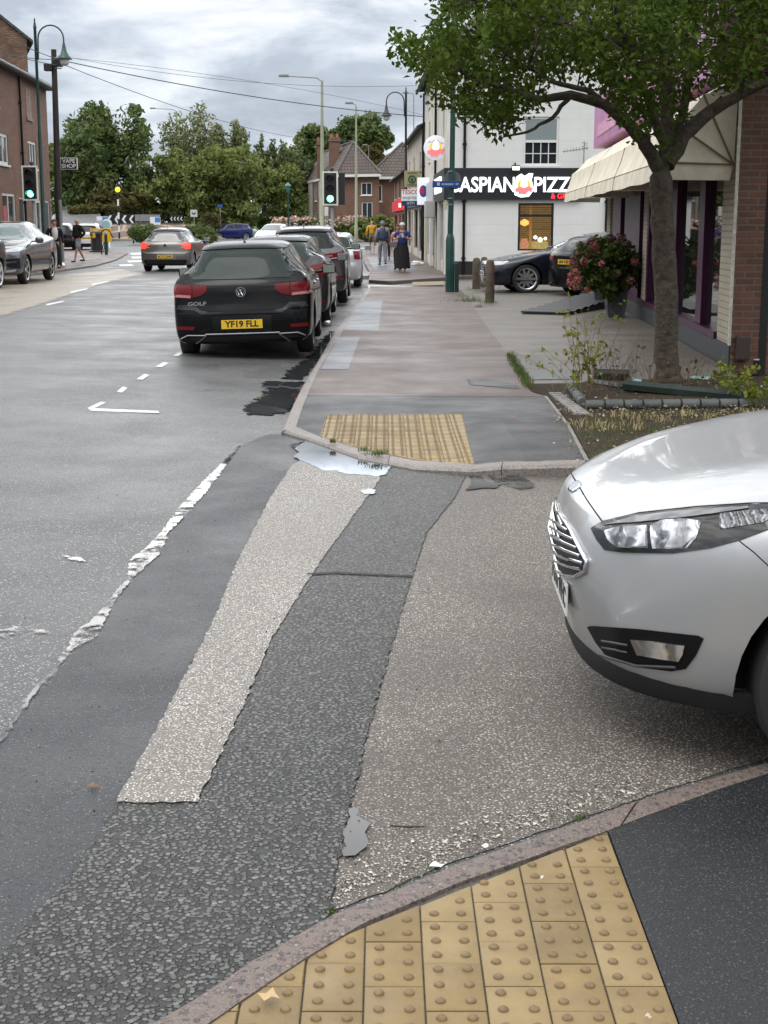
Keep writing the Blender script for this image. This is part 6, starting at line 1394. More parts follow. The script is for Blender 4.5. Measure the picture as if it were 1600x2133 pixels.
# grey SUV third in the row
Y3 = 30.2; x3 = LX(Y3 + 2.2, 1.10)
c = car('suv_car', 'dark grey sport utility car parked third in the row', (x3, Y3 + 2.2, zr(x3, Y3 + 2.2)), rad(90), 4.45, 1.66, paintm('graphite_paint', (.06, .062, .066), .6, .25), roll=rad(-1.5), wr=.36, hw=.92, top=.62, tail=1.16, roofend=.42, rz=1.56, belt=1.08, belt_r=1.16, hood=1.08, zb=.26)
c.patch(mirp([(0, 1.17), (.62, 1.18), (.66, 1.22), (.58, 1.50), (0, 1.53)]), 'rear', car_glass, 'rear_window', .006)
c.patch(mirp([(0, 1.525), (.58, 1.505), (.6, 1.53), (.5, 1.565), (0, 1.58)]), 'rear', black_pl, 'spoiler', .03, .03)
for sg in (1, -1):
    t_ = c.patch([(sg * a, b) for a, b in [(.34, 1.04), (.86, 1.10), (.87, .94), (.70, .92), (.60, .98), (.34, .98)]][::sg], 'rear', red_l, 'tail_light', .012, .014)
    c.patch([(sg * a, b) for a, b in [(.36, 1.02), (.62, 1.04), (.62, 1.01), (.36, .995)]][::sg], 'rear', pink_l, 'light_bar', .015, .004, parent=t_)
    c.patch([(4.45 - .40, 1.03), (4.45 - .10, 1.08), (4.45 - .1, .95), (4.45 - .25, .94)], 'side' + ('+' if sg > 0 else '-'), red_l, 'tail_light', .010, .012)
    c.patch([(sg * a, b) for a, b in [(.58, .60), (.84, .61), (.84, .575), (.6, .57)]][::sg], 'rear', red_l, 'reflector', .006)
c.plate(.80, 'FD69 KVO'); shark(c, 3.6, 1.62)
# pale car fourth
Y4 = 39.; x4 = LX(Y4 + 2, 1.02)
c = car('hatchback_car', 'pale silver car parked fourth in the row, mostly hidden by the grey sport utility car', (x4, Y4 + 2, zr(x4, Y4 + 2)), rad(90), 4.1, 1.48, silver_p, wr=.31, hw=.87, top=.58, roofend=.45)
c.patch(mirp([(0, 1.02), (.60, 1.03), (.64, 1.07), (.54, 1.34), (0, 1.37)]), 'rear', glass_lt, 'rear_window', .006)
for sg in (1, -1): c.patch([(sg * a, b) for a, b in [(.62, .98), (.84, .98), (.86, .76), (.66, .76)]][::sg], 'rear', red_l, 'tail_light', .01, .012)
# grey hatch driving away, brake lights on
p = at(343, 566)
c = car('hatchback_car', 'grey beige hatchback driving away with its brake lights glowing', (p.x + .1, p.y + 2.0, zr(p.x, p.y + 2)), rad(88), 4.05, 1.45, grey_p, wr=.315, hw=.875, top=.57, tail=.98, roofend=.42, rz=1.37, belt_r=.98)
c.patch(mirp([(0, .99), (.60, .995), (.63, 1.03), (.52, 1.31), (0, 1.335)]), 'rear', M('tinted_glass', (.05, .05, .05), .05, spec=.8), 'rear_window', .006)
c.patch(mirp([(0, 1.335), (.53, 1.315), (.55, 1.35), (.45, 1.385), (0, 1.395)]), 'rear', black_pl, 'spoiler', .02, .03)
for sg in (1, -1):
    c.patch([(sg * a, b) for a, b in [(.63, .945), (.80, .95), (.835, .9), (.83, .755), (.68, .745), (.62, .82)]][::sg], 'rear', red_on, 'brake_light', .010, .014)
    c.patch([(4.05 - .26, .92), (4.05 - .08, .94), (4.05 - .08, .79), (4.05 - .16, .79)], 'side' + ('+' if sg > 0 else '-'), red_on, 'brake_light', .010, .012)
c.patch([(-.83, .66), (-.62, .60), (.62, .60), (.83, .66), (.83, .69), (.6, .63), (-.6, .63), (-.83, .69)], 'rear', paintm('pale_trim', (.3, .29, .27), .5, .3), 'bumper_ledge', .014, .01)
c.patch(mirp([(0, .40), (.70, .40), (.74, .34), (.66, .22), (0, .21)]), 'rear', M('rough_black_plastic', (.02, .02, .02)), 'diffuser', .005)
c.plate(.50, 'BC12 DHK'); ringbadge(c, .87, .05); MB().tube([(-1.3, 0, 1.4), (-1.5, 0, 1.58)], .006, n=5).build('aerial', black_pl, c.root)
MB().tube([(-1.86, 0, 1.02), (-1.86, -.35, 1.02)], .012, n=5).build('wiper', black_pl, c.root)
# blue hatch on the roundabout
p = at(475, 500); p = Vector((hx(474, 123), 123, G(0, 123)))
c = car('hatchback_car', 'blue hatchback driving round the roundabout toward the left', p, rad(216), 4.25, 1.47, blue_p, wr=.33, hw=.90, top=.60, belt=.95, rimm=alloy, gm=car_glass)
for sg in (1, -1): c.patch([(sg * a, b) for a, b in [(.46, .66), (.80, .66), (.86, .74), (.5, .72)]][::sg], 'front', M('headlamp_on', (.9, .9, .85), .1, emit=(1, 1, .95), es=1.5), 'headlight', .012, .012)
c.patch([(-.75, .30), (.75, .30), (.7, .46), (-.7, .46)], 'front', black_pl, 'lower_grille', .008); c.patch([(-.42, .62), (.42, .62), (.42, .67), (-.42, .67)], 'front', black_pl, 'grille', .008)
c.patch([(-.26, .47), (.26, .47), (.26, .58), (-.26, .58)], 'front', plate_w, 'number_plate', .016)
# white car coming the other way behind the parked row
p = Vector((hx(571, 88), 88, G(-6, 88)))
c = car('saloon_car', 'white car approaching beyond the parked row', p, rad(262), 4.5, 1.44, white_p, wr=.32, hw=.88, top=.58, gm=M('white_car_glass', (.10, .13, .13), .04, spec=1.0))
for sg in (1, -1): c.patch([(sg * a, b) for a, b in [(.50, .64), (.78, .66), (.84, .76), (.52, .72)]][::sg], 'front', clear_l, 'headlight', .012, .012)
c.patch([(-.45, .50), (.45, .50), (.5, .66), (-.5, .66)], 'front', black_pl, 'grille', .008)
# slate grey SUV on the left, facing us
p = at(30, 596)
suvk = lambda L_, H, hw: [(0, .80, .70, hw - .16, hw - .3, .30), (.05, .90, .76, hw - .09, hw - .24, .26), (.25, .98, .88, hw - .03, hw - .2, .25), (.7, 1.05, .96, hw, hw - .16, .27), (1.25, 1.11, 1.05, hw, hw - .14, .27), (1.42, 1.15, 1.06, hw, .76, .27), (2.25, H - .06, 1.08, hw, .62, .27), (2.8, H, 1.10, hw, .60, .27), (L_ - 1.2, H - .05, 1.14, hw, .58, .27), (L_ - .55, H - .24, 1.17, hw - .02, .56, .27), (L_ - .18, 1.14, 1.1, hw - .04, .62, .28), (L_ - .08, 1.0, .95, hw - .07, hw - .2, .3), (L_, .66, .6, hw - .15, hw - .3, .36)]
jl = Vector((-10.4, 39.75, 0)); jl.z = G(-9.9, 41) + .004
c = Car('suv_car', 'slate grey sport utility car parked facing the camera at the left', 4.73, suvk(4.73, 1.65, .95), jag_p, (.90, 3.77), .375, jl, rad(270.))
c.glass_side([(1.48, 2.55), (2.62, 3.45), (3.52, 4.05)], M('pale_reflecting_glass', (.10, .14, .13), .04, spec=1.0)); c.screen(1.44, 2.2, mat=MATS['pale_reflecting_glass']); c.wheels(alloy, 5, rim_r=.27, double=True); c.mirrors(1.62, 1.14, None, (.13, .22, .16)); c.door_lines((1.5, 2.58, 3.5), .4, None)
for sg in (1, -1):
    c.patch([(sg * a, b) for a, b in [(.50, .86), (.60, .84), (.86, .86), (.90, .95), (.82, .965), (.56, .90)]][::sg], 'front', clear_l, 'headlight', .010, .014)
    c.patch([(.10 + .12, .86), (.55, .97), (.32, .87)], 'side' + ('+' if sg > 0 else '-'), clear_l, 'headlight', .008, .01)
    t_ = c.patch([(sg * a, b) for a, b in [(.42, .66), (.88, .69), (.88, .42), (.66, .44), (.46, .54)]][::sg], 'front', black_pl, 'air_intake', .008)
    c.patch([(sg * a, b) for a, b in [(.44, .585), (.80, .61), (.80, .575), (.46, .55)]][::sg], 'front', chrome, 'intake_blade', .018, .006, parent=t_)
    c.patch([(sg * a, b) for a, b in [(.40, .36), (.80, .40), (.76, .34), (.44, .31)]][::sg], 'front', M('skid_grey', (.3, .3, .31), .4), 'skid_trim', .012)
c.patch([(-.42, .62), (.42, .62), (.47, .74), (.38, .86), (-.38, .86), (-.47, .74)], 'front', black_pl, 'grille', .008); c.plate(.52, 'KR18 VTN', rear=False)
# car nearer still, only its wheel edge enters the frame
p = Vector((-10.42, 34.3, G(-9.4, 34)))
c = Car('suv_car', 'black car at the far left edge whose rear wheel just enters the frame', 4.6, suvk(4.6, 1.62, .93), black_p, (.90, 3.7), .36, p, rad(270.))
c.glass_side([(1.48, 2.5), (2.58, 3.4), (3.46, 3.95)]); c.screen(1.44, 2.2); c.wheels(M('bright_alloy', (.7, .7, .72), .3, .5), 5, rim_r=.28, double=True); c.mirrors(1.62, 1.14, None)
for sg in (1, -1): c.patch([(sg * a, b) for a, b in [(.60, 1.08), (.86, 1.10), (.88, .9), (.66, .88)]][::sg], 'rear', red_l, 'tail_light', .01, .012)
# white hatch and dark car beyond the litter bin
p = Vector((hx(188, 82), 82, G(-16, 82)))
c = car('hatchback_car', 'white hatchback queuing behind the litter bin and yellow sign', p, rad(95), 4.1, 1.5, white_p, wr=.31, hw=.87, top=.58, roofend=.42)
c.patch(mirp([(0, 1.02), (.60, 1.03), (.64, 1.07), (.54, 1.36), (0, 1.38)]), 'rear', car_glass, 'rear_window', .006)
c.patch(mirp([(0, .62), (.26, .62), (.26, .74), (0, .74)][1:3][::-1] + []) or [], 'rear', plate_y, 'number_plate', .01) if False else c.plate(.68, 'DK15 LPA')
for sg in (1, -1): c.patch([(sg * a, b) for a, b in [(.62, 1.0), (.82, 1.0), (.84, .76), (.68, .76)]][::sg], 'rear', red_l, 'tail_light', .01, .012)
c.patch(mirp([(0, .40), (.80, .40), (.78, .22), (0, .21)]), 'rear', black_pl, 'diffuser', .005)
p = Vector((hx(140, 82), 81, G(-17, 80)))
c = car('hatchback_car', 'dark car with a white roof standing behind the telegraph pole', p, rad(95), 4.0, 1.5, black_p, wr=.31, hw=.86, top=.58, roofend=.42)
c.patch([(1.9, -.52), (1.9, .52), (3.4, .50), (3.4, -.50)], 'top', white_p, 'roof_panel', .004)
c.patch(mirp([(0, 1.02), (.60, 1.03), (.64, 1.07), (.54, 1.36), (0, 1.38)]), 'rear', car_glass, 'rear_window', .006)
for sg in (1, -1): c.patch([(sg * a, b) for a, b in [(.62, 1.0), (.82, 1.0), (.84, .76), (.68, .76)]][::sg], 'rear', red_l, 'tail_light', .01, .012)
# dark estate/saloon side-on behind the bollards
A0_ = at(1090, 613, .0)
salk = [(0, .66, .58, .74, .6, .22), (.05, .74, .62, .82, .66, .19), (.25, .80, .70, .90, .72, .18), (.8, .90, .80, .93, .76, .19), (1.45, 1.00, .94, .935, .78, .19), (1.62, 1.03, .93, .935, .74, .19), (2.6, 1.40, .95, .935, .60, .19), (3.1, 1.455, .97, .935, .58, .19), (3.7, 1.40, .99, .935, .57, .19), (4.5, 1.06, 1.0, .92, .64, .2), (4.75, 1.02, .96, .88, .66, .21), (4.87, .92, .86, .84, .64, .24), (4.92, .6, .55, .76, .5, .3)]
c = Car('saloon_car', 'black saloon parked side-on in front of the pizza shop window', 4.92, salk, navy_p, (.94, 3.85), .345, (A0_.x + 1.50, A0_.y + .95, .025), rad(185), bowf=.28)
c.glass_side([(1.66, 2.72), (2.79, 3.72), (3.78, 4.22)], M('saloon_glass', (.06, .075, .07), .03, spec=1.), trim=chrome); c.screen(1.64, 2.5, mat=MATS['saloon_glass']); c.wheels(alloy, 10, rim_r=.255, wide=.55); c.mirrors(1.9, 1.03, None); c.door_lines((1.55, 2.76, 3.75), .3, None)
for sg in (1, -1):
    c.patch([(sg * a, b) for a, b in [(.42, .66), (.74, .68), (.80, .76), (.46, .73)]][::sg], 'front', clear_l, 'headlight', .010, .014)
    c.patch([(.15, .66), (.20, .71), (.46, .77), (.52, .755), (.36, .68)], 'side' + ('+' if sg > 0 else '-'), clear_l, 'headlight', .008, .01)
    c.patch([(.55, .30), (4.3, .30), (4.3, .315), (.55, .315)], 'side' + ('+' if sg > 0 else '-'), seam_m, 'sill_line', .002, .002)
gr = c.patch([(-.40, .36), (.40, .36), (.44, .60), (.36, .70), (-.36, .70), (-.44, .60)], 'front', chrome, 'grille', .008)
for k_ in range(6): c.patch([(-.37, .39 + k_ * .05), (.37, .39 + k_ * .05), (.37, .425 + k_ * .05), (-.37, .425 + k_ * .05)], 'front', black_pl, 'grille_gap', .011, .003, parent=gr)
c.plate(.46, 'AV13 OLM', rear=False, w=.5)
# black car beyond the hydrangea, rear corner showing
c = car('estate_car', 'black car rear end with a yellow plate half hidden by the hydrangea', (5.95, 34.1, .025), rad(24), 4.0, 1.44, black_p, wr=.34, hw=.91, top=.60, tail=1.0, roofend=.5)
c.patch(mirp([(0, 1.02), (.60, 1.03), (.64, 1.07), (.54, 1.33), (0, 1.36)]), 'rear', car_glass, 'rear_window', .006)
for sg in (1, -1): c.patch([(sg * a, b) for a, b in [(.50, .94), (.84, .96), (.86, .80), (.56, .80)]][::sg], 'rear', red_l, 'tail_light', .01, .012)
c.plate(.78, 'LB60 RWE')
# --------------------------------------------------------------- silver car in the foreground
PSI = rad(-1.5)
def fvary(x, P):
    P = list(P)
    if len(P) == 14 and .1 < x < 1.3:
        k = min(1, (x - .1) / .25); y, z = P[10]; 
        if P[8][1] > 0: P[11] = (P[11][0], P[11][1] + .02 * k); P[10] = (P[10][0], P[10][1] - .008 * k)
    return P
FK = [(0, .60, .52, .62, .50, .30), (.02, .70, .58, .66, .52, .26), (.05, .765, .66, .72, .56, .235), (.12, .81, .72, .79, .62, .225), (.25, .862, .765, .855, .68, .225), (.45, .915, .81, .895, .74, .235), (.8, .975, .86, .91, .76, .22), (1.1, 1.01, .90, .91, .77, .20), (1.24, 1.03, .93, .91, .76, .2), (2.15, 1.42, .96, .91, .58, .2), (2.7, 1.48, .98, .91, .57, .2), (3.3, 1.45, 1.0, .91, .56, .2), (3.9, 1.36, 1.02, .90, .54, .2), (4.2, 1.0, 1.0, .88, .62, .2), (4.3, .82, .8, .85, .66, .2), (4.36, .6, .56, .76, .6, .24)]
fl_ = Vector((.612, 4.99, -.05)) + Vector((math.cos(PSI), math.sin(PSI), 0)) * 2.18
fc = Car('hatchback_car', 'silver hatchback in the right foreground showing its front wing, headlight and grille', 4.36, FK, silver_p, (.865, 3.51), .325, fl_, math.pi + PSI, bowf=.42, under=.085, archr=.385, dark=M('wheel_arch_black', (.008, .008, .008), .8), vary=fvary)
bpy.context.view_layer.update()
def mirror_obj(o, parent):
    me = o.data.copy(); me.transform(Matrix.Diagonal((1, -1, 1, 1))); me.flip_normals(); q = bpy.data.objects.new(o.name.split('.')[0], me); COL.objects.link(q); q.parent = parent; return q
mi = fc.root.matrix_basis.inverted(); FO = mi @ Vector((0, 0, CH))
def trace(px, py, off=.0):
    d = (mi.to_3x3() @ ray(px, py)).normalized(); h = fc.bvh.ray_cast(FO, d)
    if h[0] is None: return None
    n = h[1] if h[1].dot(d) < 0 else -h[1]; return h[0] + n * off
def tline(pts, r, mat, name, parent=None, off=0., n=6, mir=True, close=False, sub=4):
    P = []
    pts = pts + [pts[0]] if close else pts
    for (a, b), (c_, d) in zip(pts[:-1], pts[1:]):
        for k in range(sub): 
            q = trace(a + (c_ - a) * k / sub, b + (d - b) * k / sub, off)
            if q is not None: P.append(q)
    q = trace(*pts[-1], off)
    if q is not None: P.append(q)
    P = [p for i, p in enumerate(P) if i == 0 or (p - P[i - 1]).length > .002]
    if len(P) < 2: return None
    o = MB().tube(P, r, n=n).build(name, mat, parent or fc.root, smooth=60)
    if mir: mirror_obj(o, parent or fc.root)
    return o
blk_g = M('headlamp_black', (.010, .011, .012), .06, coat=.4, spec=.4)
def refl(name, s, c1, c2):
    m, nt, b = new_mat(name); t = N(nt, 'ShaderNodeTexCoord').outputs['Object']; w = N(nt, 'ShaderNodeTexWave', i_Scale=s * .6, i_Distortion=9.0, i_Detail=3.0); L(nt, t, w.inputs[0])
    L(nt, ramp(nt, w.outputs[0], [(.2, c1), (.8, c2)]), b.inputs['Base Color']); b.inputs['Metallic'].default_value = .8; b.inputs['Roughness'].default_value = .12; b.inputs['Coat Weight'].default_value = 1.
    bp = N(nt, 'ShaderNodeBump', i_Distance=.01); L(nt, w.outputs[0], bp.inputs['Height']); L(nt, bp.outputs[0], b.inputs['Normal']); return m
refl_a = refl('reflector_a', 9., (.14, .145, .15), (.45, .46, .48)); refl_b = refl('reflector_b', 6., (.22, .22, .23), (.58, .59, .60)); refl_c = refl('reflector_c', 26., (.10, .10, .105), (.22, .22, .23))
def both(o, par=None):
    if o is None or o == []: return None
    q = mirror_obj(o, par or fc.root); return q
HL = [(1233, 1101), (1250, 1090), (1285, 1080), (1330, 1072), (1450, 1059), (1560, 1052), (1640, 1050), (1700, 1052), (1640, 1085), (1600, 1103), (1545, 1124), (1480, 1142), (1400, 1153), (1300, 1151), (1262, 1146), (1245, 1125)]
hl = fc.patch(HL, 'px', blk_g, 'headlight', .006, .012, 14); hm = both(hl)
def sub(poly, mat, name, off, par, parm, step=14, th=.003):
    o = fc.patch(poly, 'px', mat, name, off, th, step, parent=par)
    if o: mirror_obj(o, parm)
    return o
sub([(1262, 1106), (1290, 1099), (1350, 1096), (1352, 1142), (1288, 1140), (1270, 1125)], refl_a, 'reflector', .009, hl, hm)
sub([(1303, 1099), (1348, 1097), (1349, 1138), (1306, 1139), (1312, 1118)], refl_b, 'reflector', .012, hl, hm)
sub([(1357, 1097), (1380, 1086), (1420, 1082), (1458, 1086), (1462, 1092), (1452, 1122), (1432, 1143), (1362, 1143), (1358, 1120)], refl_a, 'reflector', .009, hl, hm)
sub([(1402, 1092), (1440, 1086), (1448, 1120), (1425, 1140), (1388, 1141), (1400, 1118)], refl_b, 'reflector', .012, hl, hm)
sub([(1500, 1072), (1600, 1062), (1640, 1064), (1590, 1090), (1500, 1104)], refl_c, 'reflector', .009, hl, hm)
sub([(1262, 1095), (1330, 1078), (1450, 1065), (1560, 1058), (1560, 1062), (1450, 1078), (1340, 1090)], M('lamp_sheen', (.10, .105, .11), .05, coat=1.), 'lens_sheen', .011, hl, hm)  # sheen along the lens top painted as a grey strip
fog = fc.patch([(1225, 1305), (1240, 1304), (1330, 1310), (1455, 1324), (1466, 1330), (1450, 1365), (1430, 1392), (1400, 1397), (1345, 1390), (1290, 1377), (1262, 1362), (1243, 1338)], 'px', M('fog_surround_black', (.004, .004, .0045), .5, spec=.2), 'fog_light_surround', .005, .008, 14); fogm = both(fog)
sub([(1316, 1331), (1370, 1336), (1428, 1344), (1424, 1362), (1416, 1376), (1380, 1371), (1330, 1362)], refl('fog_reflector', 8., (.25, .24, .22), (.7, .68, .64)), 'fog_light', .010, fog, fogm)
for yy in (1334, 1348): 
    o = tline([(1258, yy), (1310, yy + 8)], .004, M('fog_slat', (.04, .04, .042), .4), 'slat', fog, .008, mir=False)
    if o: mirror_obj(o, fogm)
o = tline([(1255, 1362), (1330, 1384), (1410, 1388)], .005, MATS['fog_slat'], 'slat', fog, .008, mir=False)
if o: mirror_obj(o, fogm)
GR = [(1144, 1060), (1151, 1057), (1168, 1074), (1190, 1106), (1212, 1148), (1222, 1168), (1220, 1186), (1200, 1197), (1180, 1195), (1160, 1183), (1146, 1162), (1143, 1120), (1143, 1085)]
gr = fc.patch(GR, 'px', M('grille_black', (.006, .006, .006), .5), 'grille', .004, .008, 6); grm = both(gr)
for a, b in (((1146, 1076), (1188, 1106)), ((1145, 1093), (1199, 1124)), ((1145, 1110), (1207, 1142)), ((1145, 1127), (1214, 1158)), ((1147, 1145), (1219, 1173)), ((1153, 1163), (1214, 1184))):
    m_ = ((a[0] + b[0]) / 2 + 4, (a[1] + b[1]) / 2 + 5); o = tline([a, m_, b], .0058, chrome, 'grille_bar', gr, .010, mir=False)
    if o: mirror_obj(o, grm)
o = tline([(1146, 1055), (1153, 1055), (1170, 1073), (1192, 1105), (1214, 1147), (1225, 1168), (1222, 1189), (1202, 1200), (1180, 1198), (1158, 1186), (1145, 1166)], .0075, chrome, 'grille_surround', gr, .006, mir=False)
if o: mirror_obj(o, grm)
# badge
be = [trace(1180 + 15 * math.cos(t), 1029 + 10 * math.sin(t) - 5 * math.cos(t), .004) for t in [k * math.pi / 8 for k in range(16)]]
h0_ = trace(1180, 1029, .0)
if h0_ is not None:
    cx0 = fc.bvh.ray_cast(Vector((5, 0, .735)), Vector((-1, 0, 0)))[0]
    hb_ = fc.bvh.ray_cast(Vector((2.11, 0, 3)), Vector((0, 0, -1))); hp_, hn_ = hb_[0], hb_[1] if hb_[1].z > 0 else -hb_[1]
    u_ = Vector((0, 1, 0)); w_ = hn_.cross(u_).normalized(); mb = MB()
    def oval(a, b, o_): return [hp_ + hn_ * o_ + u_ * a * math.cos(t) + w_ * b * math.sin(t) for t in [k * math.pi / 14 for k in range(28)]]
    mb.add(oval(.064, .027, -.004) + oval(.064, .027, .005) + oval(.056, .021, .007), [(i, (i + 1) % 28, 28 + (i + 1) % 28, 28 + i) for i in range(28)] + [(28 + i, 28 + (i + 1) % 28, 56 + (i + 1) % 28, 56 + i) for i in range(28)])
    bd = mb.build('badge', chrome, fc.root, smooth=40)
    MB().add(oval(.056, .021, .0065), [tuple(range(28))]).build('badge_face', M('badge_blue', (.05, .08, .14), .2, coat=1.), bd)
# seams
tline([(1194, 994), (1206, 1012), (1222, 1040), (1240, 1066), (1256, 1088)], .0028, seam_m, 'bonnet_gap', None, -.0005)
tline([(1256, 1086), (1330, 1068), (1450, 1055), (1560, 1048), (1700, 1046)], .0028, seam_m, 'bonnet_gap', None, -.0005)
tline([(1540, 1127), (1570, 1150), (1600, 1178), (1640, 1215)], .0022, seam_m, 'wing_gap', None, -.0005)
# lower intake and splitter
sub([(1146, 1262), (1166, 1278), (1176, 1296), (1200, 1330), (1218, 1356), (1190, 1352), (1166, 1330), (1150, 1300)], M('rough_black_plastic', (.02, .02, .02)), 'lower_intake', .004, fc.root, fc.root, 6)
mb = MB(); prof = []
for i in range(29):
    y_ = -.86 + 1.72 * i / 28; best = None
    h_ = fc.bvh.ray_cast(Vector((5, y_, .275)), Vector((-1, 0, 0)))[0]
    if h_ is None: continue
    prof.append(Vector((h_.x, y_, 0)))
vs = []
for p in prof: vs += [Vector((p.x - .05, p.y, .292)), Vector((p.x + .006, p.y, .288)), Vector((p.x + .018, p.y, .250)), Vector((p.x + .008, p.y, .222)), Vector((p.x - .06, p.y, .222))]
mb.add(vs, [(5 * i + j, 5 * i + (j + 1) % 5, 5 * i + 5 + (j + 1) % 5, 5 * i + 5 + j) for i in range(len(prof) - 1) for j in range(5)] + [(0, 1, 2, 3, 4), tuple(5 * (len(prof) - 1) + q for q in (4, 3, 2, 1, 0))])
mb.build('splitter', M('splitter_black', (.006, .006, .0065), .55, spec=.25), fc.root, smooth=50)
np_ = fc.plate(.43, 'FG16 WHC', rear=False, out=.004)
fc.wheels(alloy, 5, rim_r=.225); fc.screen(1.3, 2.1); fc.glass_side([(1.42, 2.4), (2.46, 3.3), (3.36, 3.8)]); fc.mirrors(1.5, 1.03); fc.door_lines((1.42, 2.43, 3.3), .3, None)
for sg in (1, -1): fc.patch([(sg * a, b) for a, b in [(.60, .96), (.84, .97), (.86, .78), (.62, .78)]][::sg], 'rear', red_l, 'tail_light', .01, .012)
# ================================================================== STREET FURNITURE
green_p = M('dark_green_metal', (.012, .05, .042), .35, var=(3., .3)); grey_p2 = M('galvanised_grey', (.22, .23, .23), .45, var=(4., .2)); pale_g = M('pale_green_column', (.30, .33, .22), .5, var=(2., .12)); blk_m = M('black_metal', (.015, .016, .018), .4)
def heritage(label, x, Y, ztop, base, sgn, arc, mat, scale=1.):
    r = thing('street_lamp', label, 'street lamp', (x, Y, base), group='swan neck lamps'); h = ztop - base
    mb = MB(); mb.lathe([(.11, 0), (.11, .9), (.075, 1.0), (.07, h * .55), (.055, h * .56), (.05, h - .35), (.065, h - .33), (.05, h - .25), (.02, h - .12), (.035, h - .08), (.001, h)], n=12, cap=False); mb.build('column', mat, r, smooth=40)
    mb = MB(); R_ = arc / 2; zc = h - .3 - R_ * .9
    pts = [(sgn * .07, 0, zc - .7), (sgn * .09, 0, zc)] + [(sgn * (.09 + R_ - R_ * math.cos(t)), 0, zc + R_ * math.sin(t)) for t in [k * math.pi / 10 for k in range(1, 11)]] + [(sgn * (.09 + 2 * R_), 0, zc - .18)]
    mb.tube(pts, .028, n=8); mb.build('swan_neck', mat, r, smooth=50)
    lx_ = sgn * (.09 + 2 * R_); zl = zc - .15
    hd = MB().lathe([(.04, zl), (.06, zl - .10), (.10, zl - .28), (.17, zl - .40), (.27, zl - .50), (.27, zl - .53), (.10, zl - .52)], (lx_, 0, 0), n=20, cap=False).build('lamp_hood', mat, r, smooth=50)
    MB().lathe([(.15, zl - .53), (.165, zl - .62), (.12, zl - .72), (.001, zl - .76)], (lx_, 0, 0), n=16, cap=False).build('globe', M('lamp_globe', (.6, .6, .56), .2), hd, smooth=60)
    return r
heritage('tall green swan neck lamp in front of the left brick terrace', hx(92, 51), 51, atY(80, 36, 51).z, .14, 1, .88, green_p)
heritage('black swan neck lamp beside the cream shops', hx(845, 70) , 70, atY(845, 180, 70).z, .11, -1, .84, blk_m)
def column(label, px, Y, pt, base, arms, r0=.10, mat=None, group='tall pale lamp columns'):
    x = hx(px, Y); r = thing('lamp_column', label, 'lamp column', (x, Y, base), group=group); top = atY(px, pt, Y).z - base
    tt = atY(px, pt, Y).x - x
    MB().tube([(0, 0, 0), (0, 0, 1.4), (0, 0, 1.45), (tt * .5, 0, top * .6), (tt, 0, top)], [r0 * 1.25, r0 * 1.25, r0, r0 * .8, r0 * .55], n=10).build('column', mat or pale_g, r, smooth=40)
    for dx, dz in arms:
        mb = MB(); mb.tube([(tt, 0, top - .05), (tt + dx * .15, 0, top + dz * .6), (tt + dx, 0, top + dz)], .035, n=8); mb.build('arm', mat or pale_g, r, smooth=40)
        s_ = 1 if dx > 0 else -1
        MB().bbox(min(tt + dx - s_ * .05, tt + dx + s_ * .5), max(tt + dx - s_ * .05, tt + dx + s_ * .5), -.12, .12, top + dz - .06, top + dz + .08, .03).build('lantern', grey_p2, r)
    return r
column('tall pale lamp column with a long flat arm behind the centre traffic light', 671, 82, 168, .1, [(-1.9, .25)], .12)
column('second lamp column with a stub lantern in front of the brick house', 742, 100, 222, .2, [(-.25, .22)], .10)
column('lamp column rising against the trees behind the grey hatchback', 368, 150, 232, .4, [(-2.2, .3)], .15)
column('slim distant lamp column right of the black swan neck lamp', 862, 130, 196, .3, [(-.5, .1)], .07, grey_p2)
column('small faint lamp column above the gap between the houses', 768, 160, 304, .4, [(-.2, .1)], .06, grey_p2)
s = thing('lantern_post', 'small dark lantern post in front of the green trees', 'lantern', (hx(601, 116), 116, .3)); zz = atY(600, 385, 116).z - .3
MB().tube([(0, 0, 0), (0, 0, zz - .5)], .06, n=8).build('post', green_p, s); MB().lathe([(.08, zz - .55), (.22, zz - .1), (.26, zz - .08), (.08, zz + .12), (.001, zz + .2)], n=8, cap=False).build('lantern', M('lantern_teal', (.05, .16, .16), .3), s)
# telegraph pole with cables
tpz = .14; PX, PY_ = -11.95, 53.2
tpole = thing('telegraph_pole', 'dark telegraph pole on the left pavement with cables fanning from its top', 'telegraph pole', (PX, PY_, tpz)); pt_ = atY(112, 103, PY_); ptop = pt_.z - tpz; ptx = pt_.x - PX
MB().tube([(0, 0, 0), (ptx * .5, 0, ptop * .5), (ptx, 0, ptop)], [.135, .115, .095], n=12).build('pole', M('tarred_timber', (.022, .016, .013), .7, var=(3., .4)), tpole, smooth=40)
MB().tube([(.13, -.12, 0), (.11, -.12, 2.4)], .06, n=8).build('cable_guard', grey_p2, tpole, smooth=40)
MB().bbox(ptx - .35, ptx - .05, -.2, .1, ptop - .75, ptop - .5, .02).build('junction_box', blk_m, tpole); MB().bbox(ptx + .05, ptx + .3, -.2, .1, ptop - .6, ptop - .35, .02).build('junction_box', blk_m, tpole)
mb = MB(); [mb.tube([(ptx + .04, -.1, ptop - .3 - k * .12), (ptx + .28, -.1, ptop - .3 - k * .12)], .02, n=6) for k in range(4)]; mb.build('bracket', grey_p2, tpole)
MB().bbox(.12, .2, -.25, -.2, .04, .14, .01).build('reflector', emitm('glowing_reflector', (.9, .9, .9), .6), tpole)  # reflected glint put in as emission, no lamp here
cab = M('cable_black', (.03, .03, .035), .6)
